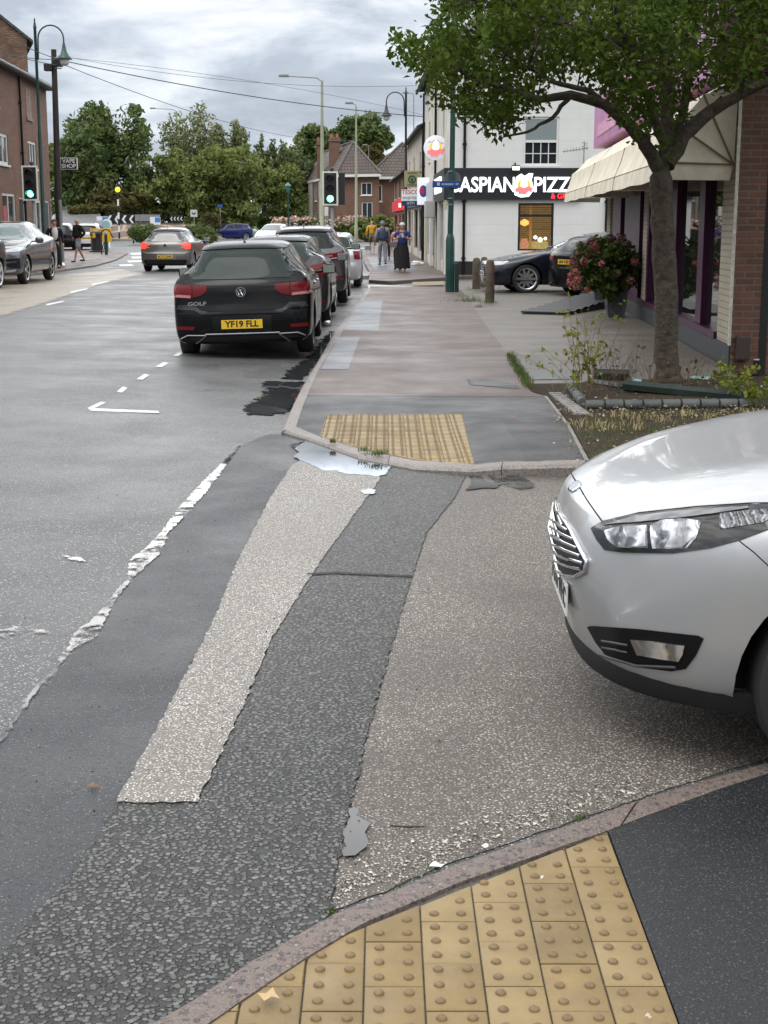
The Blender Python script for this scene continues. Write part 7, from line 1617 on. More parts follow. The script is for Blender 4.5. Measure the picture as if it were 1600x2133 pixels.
def cable(label, a, b, sag, r=.018):
    pts = []
    for i in range(25): t = i / 24; p = a.lerp(b, t); p.z -= sag * 4 * t * (1 - t); pts.append(p)
    o = MB().tube(pts, r, n=5).build('overhead_cable', cab, fixn=False); tag(o, label, 'cable', 'cables from the telegraph pole'); return o
PT = Vector((PX + ptx + .15, PY_, tpz + ptop - .35))
cable('thick cable bundle sagging from the telegraph pole to the white building eaves', PT, atY(884, 243, 63), .25, .017)
cable('thin top cable from the telegraph pole to behind the right roof', PT + Vector((0, 0, .15)), atY(1000, 170, 60), .55, .007)
cable('second thin cable just below the topmost one', PT + Vector((0, 0, .1)), atY(884, 240, 66), -.25, .007)
cable('lowest cable running from the telegraph pole toward the brick house roof', PT - Vector((0, 0, .1)), atY(740, 292, 127), .9, .014)
cable('cable from the telegraph pole down to the left terrace eaves', PT, Vector((-13.2, 46, 7.1)), .1, .014)
cable('cable crossing the gable from the telegraph pole toward the camera', PT, Vector((-12.6, 30, 8.2)), .3, .014)
cable('short cable below the gable from the telegraph pole', PT - Vector((0, 0, .2)), Vector((-12.9, 38, 7.3)), .25, .014)
# traffic lights
def tlight(label, px, Y, yt, yb, base, side):
    x = hx(px, Y); zt, zb = atY(px, yt, Y).z, atY(px, yb, Y).z; r = thing('traffic_light', label, 'traffic light', (x, Y, base), group='green traffic lights'); zt -= base; zb -= base; w = (zt - zb) * .235
    xo = atY(px, (yt + yb) / 2, Y).x - x
    MB().tube([(xo + .05, .12, 0), (xo + .05, .12, 1.2), (xo + .05, .12, 1.25), (xo + .05, .12, zt + .1)], [.09, .09, .06, .055], n=12).build('pole', grey_p2, r, smooth=40)
    f = MB(); 
    for q in ((xo - w, xo + w, zt - .05, zt), (xo - w, xo + w, zb, zb + .05), (xo - w, xo - w + .05, zb + .05, zt - .05), (xo + w - .05, xo + w, zb + .05, zt - .05)): f.box(q[0], q[1], -.03, .0, q[2], q[3])
    f.build('white_border', M('border_white', (.62, .64, .6), .5), r)
    MB().box(xo - w + .05, xo + w - .05, -.028, -.004, zb + .05, zt - .05).bbox(xo - .17, xo + .17, -.002, .24, zb + .07, zt - .06, .02).build('backing_board', blk_pl2, r)
    for k, nm in enumerate(('green_lamp', 'amber_lamp', 'red_lamp')):
        zc = zb + (zt - zb) * (.2 + .3 * k)
        MB().lathe([(.001, -.045), (.10, -.04), (.105, -.03)], (xo, 0, zc), n=20, axis='y', cap=False).build(nm, emitm('signal_green', (.10, 1., .45), 7.) if k == 0 else M('signal_off_%d' % k, (.03, .012, .008), .2), r, smooth=60)
        v = MB(); n_ = 14
        vs = []
        for i in range(n_ + 1): t = math.pi * (-.12 + 1.24 * i / n_); vs += [Vector((xo + .125 * math.cos(t), -.03, zc + .125 * math.sin(t))), Vector((xo + .122 * math.cos(t), -.22 if .1 < i / n_ < .9 else -.12, zc + .118 * math.sin(t) - .015))]
        v.add(vs, [(2 * i, 2 * i + 1, 2 * i + 3, 2 * i + 2) for i in range(n_)]); v.build('visor', blk_pl2, r, smooth=50)
    MB().bbox(xo + side * (w + .02), xo + side * (w + .02) + side * .2 if side > 0 else xo + side * (w + .02), -.0, .2, zb + .02, zt - .04, .02).build('side_head', blk_pl2, r) if side > 0 else None
    MB().lathe([(.04, zt), (.05, zt + .05), (.07, zt + .06), (.05, zt + .12), (.001, zt + .13)], (xo + .05, .1, 0), n=10).build('top_cap', blk_pl2, r)
    return r
blk_pl2 = M('signal_black', (.010, .012, .012), .45)
tlight('green traffic light in front of the brick terrace on the left', 63, 45.8, 345, 418, .14, 0)
tlight('green traffic light in the centre before the brick house', 688, 47, 357, 428, .05, 1)
o = MB().pprism([(-2.6, 46.2), (-.5, 45.6), (-.45, 49.5), (-2.2, 49.)], -.2, .06).build('kerb', kerb2_m); struct(o, 'small kerbed build-out under the centre traffic light')
# green sign post near the corner
gp_ = at(937, 608, .03); r = thing('sign_post', 'dark green post with a wide base box, blue finger sign and round sign back', 'sign post', gp_); dz_ = lambda py: atY(937, py, gp_.y).z - gp_.z
pxo = lambda px, py: atY(px, py, gp_.y).x - gp_.x
MB().lathe([(.11, 0), (.11, dz_(500)), (.075, dz_(488)), (.07, dz_(488) + .01)], n=8).build('base_box', green_p, r, smooth=20)
MB().tube([(0, 0, dz_(490)), (.03, 0, 3.), (.05, 0, 8.2)], [.07, .065, .055], n=12).build('column', green_p, r, smooth=40)
MB().lathe([(.001, .075), (.20, .075), (.205, .08), (.20, .085), (.001, .085)], (pxo(943, 374), 0, dz_(374)), n=28, axis='y', cap=False).build('round_sign', M('sign_back_grey', (.10, .11, .115), .5), r, smooth=30)
for q in (358, 414, 427): MB().lathe([(.075, dz_(q)), (.075, dz_(q) + .025)], n=12).build('clamp_band', grey_p2, r)
fs = MB().bbox(pxo(901, 383), pxo(958, 383), -.10, -.08, dz_(391), dz_(377), .004).build('finger_sign', M('sign_blue', (.012, .05, .20), .35), r)
mb = MB(); mb.box(pxo(910, 383), pxo(916, 383), -.105, -.101, dz_(387), dz_(380)); rr_ = random.Random(2)
x_ = pxo(920, 383)
while x_ < pxo(944, 383): w_ = rr_.uniform(.008, .016); mb.box(x_, x_ + w_, -.105, -.101, dz_(386), dz_(382)); x_ += w_ + .008
mb.build('faded_lettering', M('sign_lettering', (.35, .42, .55), .5), fs)
mb = MB(); mb.prism([(pxo(946, 383), dz_(384)), (pxo(951, 383), dz_(384)), (pxo(951, 383), dz_(386)), (pxo(956, 383), dz_(383.5)), (pxo(951, 383), dz_(381)), (pxo(951, 383), dz_(383)), (pxo(946, 383), dz_(383))], -.105, -.101); mb.build('arrow', MATS['sign_lettering'], fs)
MB().bbox(-.14, -.09, -.05, .02, dz_(437), dz_(418), .006).build('small_box', M('yellowed_box', (.42, .40, .25), .5), r)
MB().bbox(.12, .22, .0, .15, 0, dz_(548), .008).build('service_box', M('service_box_green', (.01, .03, .028), .4), r)
# timber bollards
woodp = M('weathered_post', (.085, .065, .045), .85, var=(7., .5), bump=(18., .012))
for i, (p, h_, rr0, lb_) in enumerate(((at(1020, 630, .03), .90, .10, 'weathered round post nearest the camera by the black saloon'), (at(992, 602, .03), .80, .105, 'left one of the two farther weathered posts'), (at(1002, 600, .03) + Vector((.1, .35, 0)), .80, .10, 'post directly behind the farther left post'))):
    r = thing('bollard', lb_, 'bollard', p, group='weathered posts beside the pavement'); MB().lathe([(rr0, -.05), (rr0 * .97, h_ * .5), (rr0 * .92, h_ - .09), (rr0 * .7, h_ - .02), (.001, h_)], n=14).build('post', woodp, r, smooth=50)
# door ramp with ribbed mat
ra, rb_ = at(1135, 655, .035), at(1262, 632, .035); r = thing('door_ramp', 'low wedge ramp with a ribbed black mat beside the hydrangea pots', 'ramp', ra)
d = rb_ - ra; Lr = d.length; th_ = math.atan2(d.y, d.x); mr = Matrix.Rotation(th_, 4, 'Z')
mb = MB(); mb.add([mr @ Vector(v) for v in ((0, -.45, 0), (Lr, -.45, 0), (Lr, .45, 0), (0, .45, 0), (Lr, -.45, .17), (Lr, .45, .17), (.02, -.45, .02), (.02, .45, .02))], [(0, 1, 4, 6), (3, 7, 5, 2), (1, 2, 5, 4), (0, 6, 7, 3), (6, 4, 5, 7)]); mb.build('wedge', M('ramp_brown', (.14, .10, .08), .8), r)
mb = MB(); n_ = 44; vs = []
for i in range(n_ + 1): t = i / n_; z_ = .03 + .15 * t + .014 * math.sin(i * 1.25); vs += [mr @ Vector((Lr * t - .02, -.46, z_)), mr @ Vector((Lr * t - .02, .46, z_)), mr @ Vector((Lr * t - .02, -.46, z_ + .022)), mr @ Vector((Lr * t - .02, .46, z_ + .022))]
mb.add(vs, [q for i in range(n_) for q in ((4 * i + 2, 4 * i + 3, 4 * i + 7, 4 * i + 6), (4 * i, 4 * i + 2, 4 * i + 6, 4 * i + 4), (4 * i + 1, 4 * i + 5, 4 * i + 7, 4 * i + 3))] + [(0, 1, 3, 2)]); mb.build('ribbed_mat', M('ribbed_rubber', (.03, .032, .034), .6), r, smooth=30)
# left pavement things
b_ = at(202, 527, .1); b_.z = G(b_.x, b_.y) + .06; r = thing('litter_bin', 'black litter bin with a yellow notice on the left pavement', 'litter bin', b_)
MB().lathe([(.40, 0), (.40, .06), (.30, .10), (.29, .78)], n=4 * 5, cap=True).build('body', blk_m, r, smooth=30); MB().lathe([(.33, .80), (.34, .98), (.30, 1.06), (.001, 1.10)], n=20).build('hood', M('bin_hood', (.03, .03, .032), .4), r, smooth=30)
MB().bbox(-.12, .02, -.35, -.335, .72, .98, .004).build('notice', M('notice_yellow', (.6, .38, .03), .4), r); MB().bbox(.06, .26, -.33, -.30, .78, .94, .004).build('slot', M('slot_black', (.004, .004, .004), .8), r)
b_ = at(222, 533, .1); b_.z = G(b_.x, b_.y) + .06; r = thing('bollard', 'dark green kerbside bollard with a grey cap beside the litter bin', 'bollard', b_)
MB().lathe([(.075, 0), (.075, .95), (.085, .96)], n=14).build('post', green_p, r, smooth=40); MB().lathe([(.085, .961), (.08, 1.04), (.04, 1.10), (.001, 1.11)], n=14).build('cap', grey_p2, r, smooth=50)
r = thing('hoop', 'black curved cycle hoop behind the green bollard', 'cycle hoop', (b_.x - .1, b_.y + .6, b_.z)); MB().tube([(-.25, 0, 0), (-.25, 0, .85)] + [(-.25 + .25 * (1 - math.cos(t)), 0, .95 + .25 * math.sin(t)) for t in [k * math.pi / 8 for k in range(9)]] + [(.25, 0, .9), (.36, 0, .84)], .03, n=8).build('hoop', blk_m, r, smooth=60)
def panel_sign(name, label, cat, px0, px1, y0, y1, Y, mat, base, posts=2, post_m=None, group=None):
    a, b = atY(px0, y1, Y), atY(px1, y0, Y); cx = (a.x + b.x) / 2; r = thing(name, label, cat, (cx, Y, base), group=group); w, z0_, z1_ = (b.x - a.x) / 2, a.z - base, b.z - base
    MB().bbox(-w, w, -.03, .0, z0_, z1_, .01).build('panel', mat, r)
    for k in range(posts): x = 0 if posts == 1 else (-.6 + 1.2 * k) * w; MB().cyl((x, .04, 0), (x, .04, z1_ - .05), .035, n=8).build('post', post_m or grey_p2, r)
    return r, w, z0_, z1_
r, w, a, b = panel_sign('road_works_sign', 'yellow temporary sign on the left pavement behind the litter bin', 'sign', 189, 232, 476, 504, 76.5, M('sign_yellow', (.75, .42, .02), .4), .15)
MB().box(-w * .85, w * .3, -.036, -.031, b - .16, b - .08).build('faded_lettering', M('sign_orange', (.45, .2, .02), .5), r)
isl_z = lambda Y: G(-18, Y)
# roundabout
IX, IY = hx(306, 119), 119.; isl = thing('roundabout_island', 'raised roundabout island with a tan and brick patterned sloping apron', 'roundabout', (IX, IY, G(IX, IY) - .02))
ap = brick('apron_pattern', ((.155, .13, .11), (.135, .115, .10), (.8, .8, .8)), (.36, .24, .14), 2.2, 1.2, .16, .8, .01)
MB().lathe([(6.5, 0), (6.45, .12), (6.2, .14)], n=48, cap=False).build('island_kerb', kerb2_m, isl, smooth=40)
MB().lathe([(6.2, .14), (4.2, 1.15), (4.0, 1.22)], n=48, cap=False).build('apron', ap, isl, smooth=50)
MB().lathe([(4.0, 1.22), (3.9, 1.3), (.001, 1.42)], n=40, cap=False).build('top', soil_m, isl, smooth=50)
chb = M('chevron_black', (.008, .008, .009), .4); chw = M('chevron_white', (.72, .72, .7), .4); IZ = isl.location.z
for (px0, px1, y0, y1, n_, lb_, Y) in ((221, 281, 446, 468, 4, 'long black chevron board with four white chevrons on the left of the roundabout', 116.5), (354, 381, 448, 463, 4, 'short black chevron board on the right of the roundabout', 118)):
    r, w, a, b = panel_sign('chevron_sign', lb_, 'road sign', px0, px1, y0, y1, Y, chb, IZ + 1.0, group='roundabout chevron boards'); h_ = b - a
    for k in range(n_):
        cx = -w + 2 * w * (k + .5) / n_; s_ = min(h_ * .42, 2 * w / n_ * .55); t_ = 2 * w / n_ * .34
        MB().prism([(cx - t_ * .9, (a + b) / 2), (cx + t_ * .2, (a + b) / 2 + s_), (cx + t_ * 1.1, (a + b) / 2 + s_), (cx, (a + b) / 2), (cx + t_ * 1.1, (a + b) / 2 - s_), (cx + t_ * .2, (a + b) / 2 - s_)], -.036, -.031).build('chevron', chw, r)
panel_sign('blank_sign', 'plain grey back of a wide sign beside the long chevron board', 'sign', 281, 333, 447, 461, 120.5, grey_p2, IZ + 1.1)
for (px0, px1, y0, y1, lb_) in ((202, 226, 451, 468, 'white and blue sponsor board at the left end of the roundabout'), (313, 334, 452, 468, 'small white and blue sponsor board on the middle of the roundabout')):
    r, w, a, b = panel_sign('sponsor_board', lb_, 'sign', px0, px1, y0, y1, 114.8, M('board_white', (.7, .7, .72), .4), IZ + .7); MB().box(-w * .05, w * .95, -.036, -.031, a + (b - a) * .3, b - .03).build('blue_panel', M('board_blue', (.05, .2, .5), .4), r)
r, w, a, b = panel_sign('road_sign', 'small square grey and white road sign on a post right of the chevrons', 'road sign', 397, 411, 437, 452, 112, M('sign_grey_white', (.5, .5, .5), .4), G(-15, 112), 1)
MB().prism([(-w * .6, (a + b) / 2), (0, (a + b) / 2 - .12), (w * .6, (a + b) / 2), (w * .5, (a + b) / 2 + .1), (0, (a + b) / 2 - .02), (-w * .5, (a + b) / 2 + .1)], -.036, -.031).build('symbol', chb, r)
r, w, a, b = panel_sign('road_sign', 'tiny blue direction plate among the green trees', 'road sign', 453, 464, 426, 431, 126, M('sign_blue2', (.02, .08, .3), .4), G(-14, 126), 1)
r, w, a, b = panel_sign('road_sign', 'small white plates beside the centre lamp column', 'road sign', 676, 684, 431, 450, 90, M('sign_white2', (.6, .6, .58), .4), .2, 1)
b_ = at(410, 506); r = thing('traffic_bollard', 'white and yellow illuminated traffic bollard on the splitter island', 'traffic bollard', b_); hh = 1.12
MB().bbox(-.25, .25, -.12, .12, 0, hh, .05).build('body', M('bollard_white', (.75, .72, .6), .4, emit=(1, .95, .8), es=.15), r); MB().bbox(-.22, .22, -.13, -.121, .12, hh * .58, .002).build('yellow_panel', M('bollard_yellow', (.85, .55, .02), .4, emit=(1, .7, .05), es=.25), r)
r = thing('keep_left_sign', 'round blue and white arrow sign on a white post by the blue hatchback', 'road sign', (hx(435, 112), 112, G(-13, 112))); zc = atY(435, 466, 112).z - r.location.z
MB().cyl((0, 0, 0), (0, 0, zc), .11, n=10).build('post', M('bollard_white', (.75, .72, .6)), r); MB().lathe([(.001, -.12), (.28, -.12), (.28, -.09), (.001, -.09)], (0, 0, zc), n=20, axis='y', cap=False).build('disc', M('sign_blue2', (.02, .08, .3)), r)
MB().prism([(-.2, zc + .04), (0, zc - .14), (.2, zc + .04), (.12, zc + .1), (.0, zc - .0), (-.12, zc + .1)], -.13, -.122).build('arrow', chw, r)
r = thing('keep_left_sign', 'pale blue round sign with a white hood beyond the litter bin', 'road sign', (hx(222, 88), 88, G(-17, 88))); zc = atY(222, 468, 88).z - r.location.z
MB().cyl((.08, .03, 0), (.08, .03, zc), .10, n=10).build('post', M('bollard_white', (.75, .72, .6)), r); MB().lathe([(.001, -.06), (.3, -.06), (.3, -.03), (.001, -.03)], (.05, 0, zc + .05), n=20, axis='y', cap=False).build('hood', chw, r); MB().lathe([(.001, -.09), (.25, -.09), (.25, -.061), (.001, -.061)], (-.02, 0, zc), n=20, axis='y', cap=False).build('disc', M('sign_pale_blue', (.25, .4, .45), .4), r)
r = thing('belisha_beacon', 'yellow globe beacon on a black and white striped pole before the undergrowth', 'beacon', (hx(248, 95), 95, G(-17, 95))); zc = atY(247, 395, 95).z - r.location.z
for k in range(7):
    z_ = zc - .2 - k * .42; 
    if z_ - .42 > 0: MB().cyl((0, 0, max(0, z_ - .42)), (0, 0, z_), .06, n=10).build('pole_band', chb if k % 2 == 0 else chw, r)
MB().lathe([(.001, -.17), (.1, -.14), (.16, -.05), (.17, .03), (.12, .12), (.001, .17)], (0, 0, zc), n=16, cap=False).build('globe', emitm('beacon_yellow', (1., .85, .03), 1.1), r, smooth=60)
# ramp road rising behind
mb = MB(); q = [(atY(120, 482, 98)), (atY(222, 470, 108)), (atY(205, 440, 128)), (atY(178, 410, 160)), (atY(150, 415, 160)), (atY(112, 455, 120))]
mb.add(q + [Vector((p.x, p.y, -1)) for p in q], [tuple(range(6))] + [(i, (i + 1) % 6, 6 + (i + 1) % 6, 6 + i) for i in range(6)]); struct(mb.build('ramp_road', road_m), 'road climbing to the bridge on the left')
mb = MB(); q = [atY(118, 402, 158), atY(173, 403, 162), atY(150, 416, 160), atY(128, 432, 150), atY(116, 442, 146)]; mb.add(q + [p + Vector((-.3, .8, 0)) for p in q], [tuple(range(5)), tuple(range(9, 4, -1))] + [(i, (i + 1) % 5, 5 + (i + 1) % 5, 5 + i) for i in range(5)])
tag(mb.build('bridge_parapet', M('pale_parapet', (.5, .52, .55), .7)), 'pale grey bridge parapet above the ramp road', 'parapet')
# litter
def crumple(name, label, cat, p, s, mat, seed):
    rn = random.Random(seed); bm = bmesh.new(); bmesh.ops.create_icosphere(bm, subdivisions=2, radius=1)
    for v in bm.verts: v.co = Vector((v.co.x * s[0], v.co.y * s[1], v.co.z * s[2])) * rn.uniform(.65, 1.15)
    o = MB().bm(bm).build(name, mat, smooth=20); o.location = p + Vector((0, 0, s[2] * .7)); return tag(o, label, cat)
crumple('plastic_bag', 'crumpled white bag on the pavement by the cream shops', 'bag', at(868, 552, .05), (.28, .2, .1), M('bag_white', (.7, .7, .68), .4), 1)
crumple('foil_wrapper', 'crumpled silver wrapper in the gutter behind the dark grey hatchback', 'litter', at(681, 679), (.08, .07, .06), M('foil', (.7, .7, .72), .25, .8), 2)
crumple('litter_scrap', 'small blue scrap among the bed stems', 'litter', at(1326, 796, .1), (.05, .03, .02), M('scrap_blue', (.25, .45, .6), .4), 3)
crumple('litter_scrap', 'white paper scrap at the left of the bed rail', 'litter', at(1230, 790, .12), (.03, .02, .05), M('bag_white', (.7, .7, .68)), 4)
crumple('litter_scrap', 'pale green plastic scrap on the grass behind the trunk', 'litter', at(1455, 790, .05), (.16, .05, .02), M('scrap_green', (.25, .4, .33), .5), 5)
# ================================================================== PEOPLE
def skin(verts, edges, sub=1):
    me = bpy.data.meshes.new('s'); me.from_pydata([v[0] for v in verts], edges, []); o = bpy.data.objects.new('s', me); COL.objects.link(o)
    md = o.modifiers.new('k', 'SKIN'); md.use_smooth_shade = True; md.branch_smoothing = .6
    sv = me.skin_vertices[0].data
    for i, v in enumerate(verts): sv[i].radius = v[1] if isinstance(v[1], tuple) else (v[1], v[1]); sv[i].use_root = (i == 0)
    ss = o.modifiers.new('u', 'SUBSURF'); ss.levels = sub; ss.render_levels = sub
    m = bpy.data.meshes.new_from_object(o.evaluated_get(bpy.context.evaluated_depsgraph_get())); bpy.data.objects.remove(o)
    vs = [v.co.copy() for v in m.vertices]; fs = [tuple(p.vertices) for p in m.polygons]; bpy.data.meshes.remove(m); return vs, fs
skinm = M('skin', (.42, .24, .17), .55, var=(12., .1)); skin_tan = M('skin_tan', (.36, .19, .13), .55)
def person(label, loc, rz, h, top, bottom, shoes, hair=None, bald=False, stride=.0, arms='down', skirt=False, shorts=False, topname='jacket', botname='trousers', shortsleeve=False, bag=None, cap=None, hood=False, build=1., sk=None, vest=None):
    r = thing('person', label, 'person', loc, rz); k = h / 1.75; s = stride; b = build
    hipz = .93; J = {}
    pel = Vector((0, 0, hipz)); ch = Vector((0, .0, 1.24)); sh = Vector((0, 0.01, 1.42)); nk = Vector((0, .0, 1.50)); hd = Vector((0, -.02, 1.60)); ht = Vector((0, -.02, 1.685))
    def leg(sg, fw):
        hip = Vector((sg * .09, 0, hipz - .04)); kn = Vector((sg * .10, -fw * .5 - .02, .50)); an = Vector((sg * .10, -fw + (.06 if fw < 0 else 0), .09 + (.03 if fw < -.1 else 0))); to = an + Vector((sg * .03, -.17, -.055)); return hip, kn, an, to
    l1, l2 = leg(1, s), leg(-1, -s)
    def arm(sg):
        S = Vector((sg * .19 * b, .0, 1.40)); 
        if arms == 'down': E = Vector((sg * (.26 * b), .03, 1.12)); W_ = Vector((sg * (.27 * b), -.05, .87)); Hn = W_ + Vector((0, -.03, -.09))
        elif arms == 'swing': E = Vector((sg * .26 * b, .08 * sg, 1.13)); W_ = Vector((sg * .27 * b, .10 * sg - .08, .90)); Hn = W_ + Vector((0, -.04, -.08))
        elif arms == 'phone': E = Vector((sg * .27 * b, -.08, 1.14)); W_ = Vector((sg * .08, -.28, 1.26)); Hn = W_ + Vector((-sg * .03, -.03, .07))
        elif arms == 'pockets': E = Vector((sg * .33 * b, .06, 1.14)); W_ = Vector((sg * .20 * b, -.08, .95)); Hn = W_ + Vector((-sg * .03, -.02, -.06))
        return S, E, W_, Hn
    a1, a2 = arm(1), arm(-1)
    V = [(pel, (.15 * b, .11 * b)), (Vector((0, 0, 1.08)), (.135 * b, .10 * b)), (ch, (.15 * b, .11 * b)), (sh, (.12, .09)), (nk, .055), (hd, (.078, .092)), (ht, (.072, .086))]; E_ = [(i, i + 1) for i in range(6)]
    def ext(parent, pts):
        for p, rad_ in pts: V.append((p, rad_)); E_.append((parent, len(V) - 1)); parent = len(V) - 1
    for l in (l1, l2): ext(0, [(l[0], .085 * b), (l[1], .058), (l[2], .038), (l[3], .035)])
    for a in (a1, a2): ext(3, [(a[0], .055), (a[1], .042), (a[2], .028), (a[3], (.020, .036))])
    V.append((hd + Vector((0, -.095, -.01)), .016)); E_.append((5, len(V) - 1))
    for sg in (1, -1): V.append((hd + Vector((sg * .085, .01, 0)), .018)); E_.append((5, len(V) - 1))
    vs, fs = skin([(v * k, tuple(q * k for q in rd) if isinstance(rd, tuple) else rd * k) for v, rd in V], E_)
    mb = MB(); mb.add(vs, fs)
    for a, sg in ((a1, 1), (a2, -1)):
        d = (a[3] - a[2]).normalized(); u = d.orthogonal().normalized(); w_ = d.cross(u)
        for q, ln in zip((-.024, -.008, .008, .024), (.062, .072, .068, .054)): p0 = a[3] + w_ * q; mb.tube([p0 * k, (p0 + d * ln * .6 + u * .004) * k, (p0 + d * ln + u * .016) * k], [.0085 * k, .008 * k, .006 * k], n=5)
        p0 = a[2].lerp(a[3], .55) + w_ * .03; mb.tube([p0 * k, (p0 + w_ * .018 + d * .025) * k, (p0 + w_ * .016 + d * .05) * k], [.010 * k, .009 * k, .007 * k], n=5)
    mb.build('body', sk or skinm, r, smooth=80, fixn=False)
    def cloth(verts, edges, name, mat, label=None):
        vs, fs = skin([(v * k, tuple(q * k for q in rd) if isinstance(rd, tuple) else rd * k) for v, rd in verts], edges); o = MB().add(vs, fs).build(name, mat, r, smooth=80, fixn=False); return o
    if top:
        T = [(Vector((0, 0, .90 if not shortsleeve else .93)), (.175 * b, .14 * b)), (Vector((0, 0, 1.08)), (.17 * b, .14 * b)), (ch, (.18 * b, .14 * b)), (Vector((0, .01, 1.41)), (.14 * b, .10 * b)), (Vector((0, .01, 1.475)), (.075, .075))]; E2 = [(0, 1), (1, 2), (2, 3), (3, 4)]
        for a in (a1, a2):
            pts = [(a[0], .078), (a[0].lerp(a[1], .75) if shortsleeve else a[1], .066)] + ([] if shortsleeve else [(a[2].lerp(a[1], .05), .046)]); p = 3
            for q in pts: T.append(q); E2.append((p, len(T) - 1)); p = len(T) - 1
        cloth(T, E2, topname, top)
    if vest:
        cloth([(Vector((0, 0, .93)), (.195 * b, .16 * b)), (Vector((0, 0, 1.08)), (.195 * b, .16 * b)), (ch, (.205 * b, .16 * b)), (Vector((0, .01, 1.40)), (.17 * b, .12 * b)), (Vector((0, .01, 1.49)), (.085, .085))], [(0, 1), (1, 2), (2, 3), (3, 4)], 'padded_vest', vest)
    if skirt:
        mb = MB(); mb.lathe([(.15 * b * k, 1.0 * k), (.20 * b * k, .85 * k), (.23 * b * k, .5 * k), (.26 * b * k, .12 * k)], n=18, cap=False); mb.v = [(x, y * .8, z) for x, y, z in mb.v]; mb.build('skirt', bottom, r, smooth=80)
    else:
        B = [(Vector((0, 0, .97)), (.155 * b, .12 * b)), (pel, (.165 * b, .13 * b))]; E3 = [(0, 1)]
        for l in (l1, l2):
            kn = l[0].lerp(l[1], .93) if shorts else l[1]; pts = [(l[0], .105 * b), (kn, .095 if shorts else .078)] + ([] if shorts else [(l[2] + Vector((0, .01, .03)), .062)]); p = 1
            for q in pts: B.append(q); E3.append((p, len(B) - 1)); p = len(B) - 1
        cloth(B, E3, botname, bottom)
    for l in (l1, l2):
        p = l[2]; cloth([(p + Vector((0, .04, -.03)), (.048, .048)), (p + Vector((0, -.03, -.035)), (.05, .045)), (l[3] + Vector((0, -.02, .01)), (.045, .032))], [(0, 1), (1, 2)], 'shoe', shoes)
    if hair or hood or cap:
        m_ = hair or top or vest; bm = bmesh.new(); bmesh.ops.create_uvsphere(bm, u_segments=16, v_segments=10, radius=1)
        for v in bm.verts: v.co = Vector((v.co.x * .098, v.co.y * .112 + .012, v.co.z * .115)) + hd + Vector((0, 0, .03))
        if not hood: bmesh.ops.bisect_plane(bm, geom=bm.verts[:] + bm.edges[:] + bm.faces[:], plane_co=hd + Vector((0, -.02, .02)), plane_no=Vector((0, .8, .6)).normalized() * -1, clear_outer=True)
        for v in bm.verts: v.co = v.co * k
        MB().bm(bm).build('hair' if hair else ('hood' if hood else 'cap'), cap or m_, r, smooth=80)
        if cap and hair:
            MB().lathe([(.10 * k, 0), (.104 * k, .05 * k), (.06 * k, .10 * k), (.001, .11 * k)], (hd + Vector((0, 0, .06))) * k, n=14, cap=False).build('cap', cap, r, smooth=60)
    if not (hood and rz == 0):
        for sg in (1, -1): MB().lathe([(.001, -.004), (.009 * k, 0), (.001, .004)], (hd + Vector((sg * .034, -.088, .012))) * k, n=8, axis='y', cap=False).build('eye', M('eye_dark', (.03, .02, .02), .2), r)
        MB().tube([(hd + Vector((-.025, -.09, -.045))) * k, (hd + Vector((0, -.096, -.047))) * k, (hd + Vector((.025, -.09, -.045))) * k], .005 * k, n=5).build('mouth', M('lips', (.3, .1, .09), .5), r)
    return r
blkc = M('black_cloth', (.008, .008, .009), .9); shoe_b = M('black_shoes', (.015, .015, .016), .6); shoe_w = M('white_shoes', (.5, .48, .45), .6); jeans = M('pale_denim', (.20, .27, .36), .85, var=(9., .3)); hair_d = M('dark_hair', (.02, .014, .01), .7); hair_b = M('brown_hair', (.08, .045, .025), .7); grey_c = M('grey_cloth', (.20, .21, .23), .9); mustard = M('mustard_cloth', (.55, .30, .02), .85); navy_v = M('navy_padded', (.035, .05, .10), .6, bump=(1., .01)); royal = M('royal_blue_cloth', (.02, .03, .16), .85); peach = M('peach_cloth', (.55, .28, .17), .85); khaki = M('khaki_cloth', (.12, .10, .05), .9); whitec = M('white_cloth', (.6, .6, .6), .8)
def PL(px, py, dz=.05): p = at(px, py, dz); return p
p = PL(165, 553); p.z = G(p.x, p.y) + .065
person('bald person in a black hooded top and pale denim shorts striding on the left pavement', p, rad(-48), 1.76, blkc, jeans, shoe_b, stride=.24, arms='pockets', shorts=True, topname='hooded_top', botname='shorts', build=1.3)
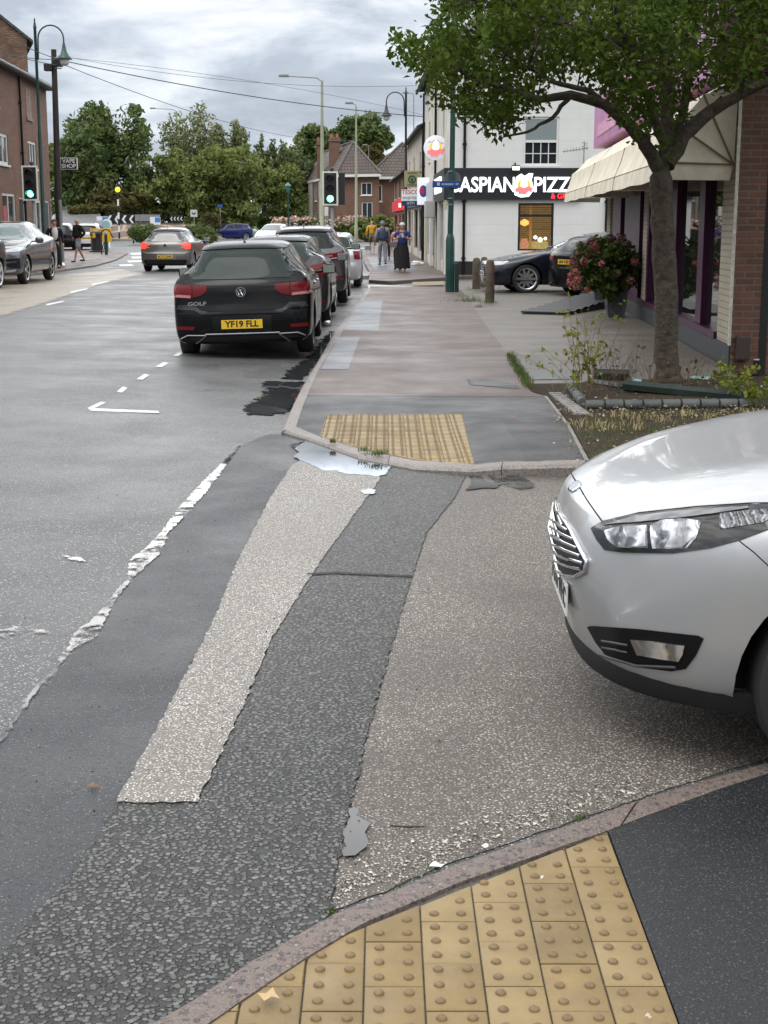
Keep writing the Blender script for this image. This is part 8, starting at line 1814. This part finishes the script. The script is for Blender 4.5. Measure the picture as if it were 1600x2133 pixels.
person('person in a dark open jacket over a white shirt half hidden by the telegraph pole', (hx(113, 50.5), 50.5, .13), rad(20), 1.72, blkc, blkc, shoe_b, hair=hair_b, vest=None, topname='jacket', build=1.05)
MB().lathe([(.05, 1.0), (.10, 1.1), (.11, 1.3), (.08, 1.42)], (0, -.085, 0), n=12, cap=False).build('shirt', whitec, [o for o in COL.objects if o.name.startswith('person')][-1], smooth=70)
person('person in a mustard hooded top walking away in khaki shorts', PL(775, 526), rad(180), 1.76, mustard, khaki, shoe_w, stride=.16, arms='swing', shorts=True, bald=True, topname='hooded_top', botname='shorts', build=1.05)
person('person in a navy padded vest and grey hood walking away', PL(797, 553), rad(184), 1.77, grey_c, grey_c, shoe_b, stride=.12, arms='swing', hood=True, vest=navy_v, topname='hooded_top', build=1.05)
person('dark haired person in black just beyond the navy padded vest', PL(806, 541), rad(182), 1.68, blkc, blkc, shoe_b, stride=.08, hair=hair_d)
ph = person('person in a royal blue top, white cap and long black skirt looking at a phone', PL(838, 566), rad(-4), 1.66, royal, blkc, shoe_w, hair=hair_d, arms='phone', skirt=True, cap=whitec, shortsleeve=True, topname='blouse', build=1.15)
MB().bbox(-.035, .035, -.345, -.335, 1.24, 1.38, .004).build('phone', blkc, None) if False else None
o = MB().bbox(-.035, .035, -.01, .0, -.07, .07, .004).build('mobile_phone', M('phone_pale', (.5, .5, .52), .2)); o.location = Vector(ph.location) + Vector((.0, -.33, 1.24)); tag(o, 'pale mobile phone held up by the person in the blue top', 'phone')
o = MB().bbox(-.13, .13, -.06, .06, -.10, .10, .03).build('shoulder_bag', M('grey_bag', (.12, .12, .13), .6)); o.location = Vector(ph.location) + Vector((-.30, -.05, .93)); tag(o, 'dark grey shoulder bag at the side of the person in the blue top', 'bag')
person('person in a peach top partly hidden behind the blue top', PL(829, 562), rad(-2), 1.62, peach, blkc, shoe_b, hair=hair_b, shortsleeve=True, topname='blouse')
person('grey haired person seen over the roofs of the parked cars', (hx(615, 66), 66, G(-3.5, 66)), rad(-20), 1.68, whitec, jeans, shoe_b, hair=M('grey_hair', (.35, .34, .33), .7), topname='shirt')
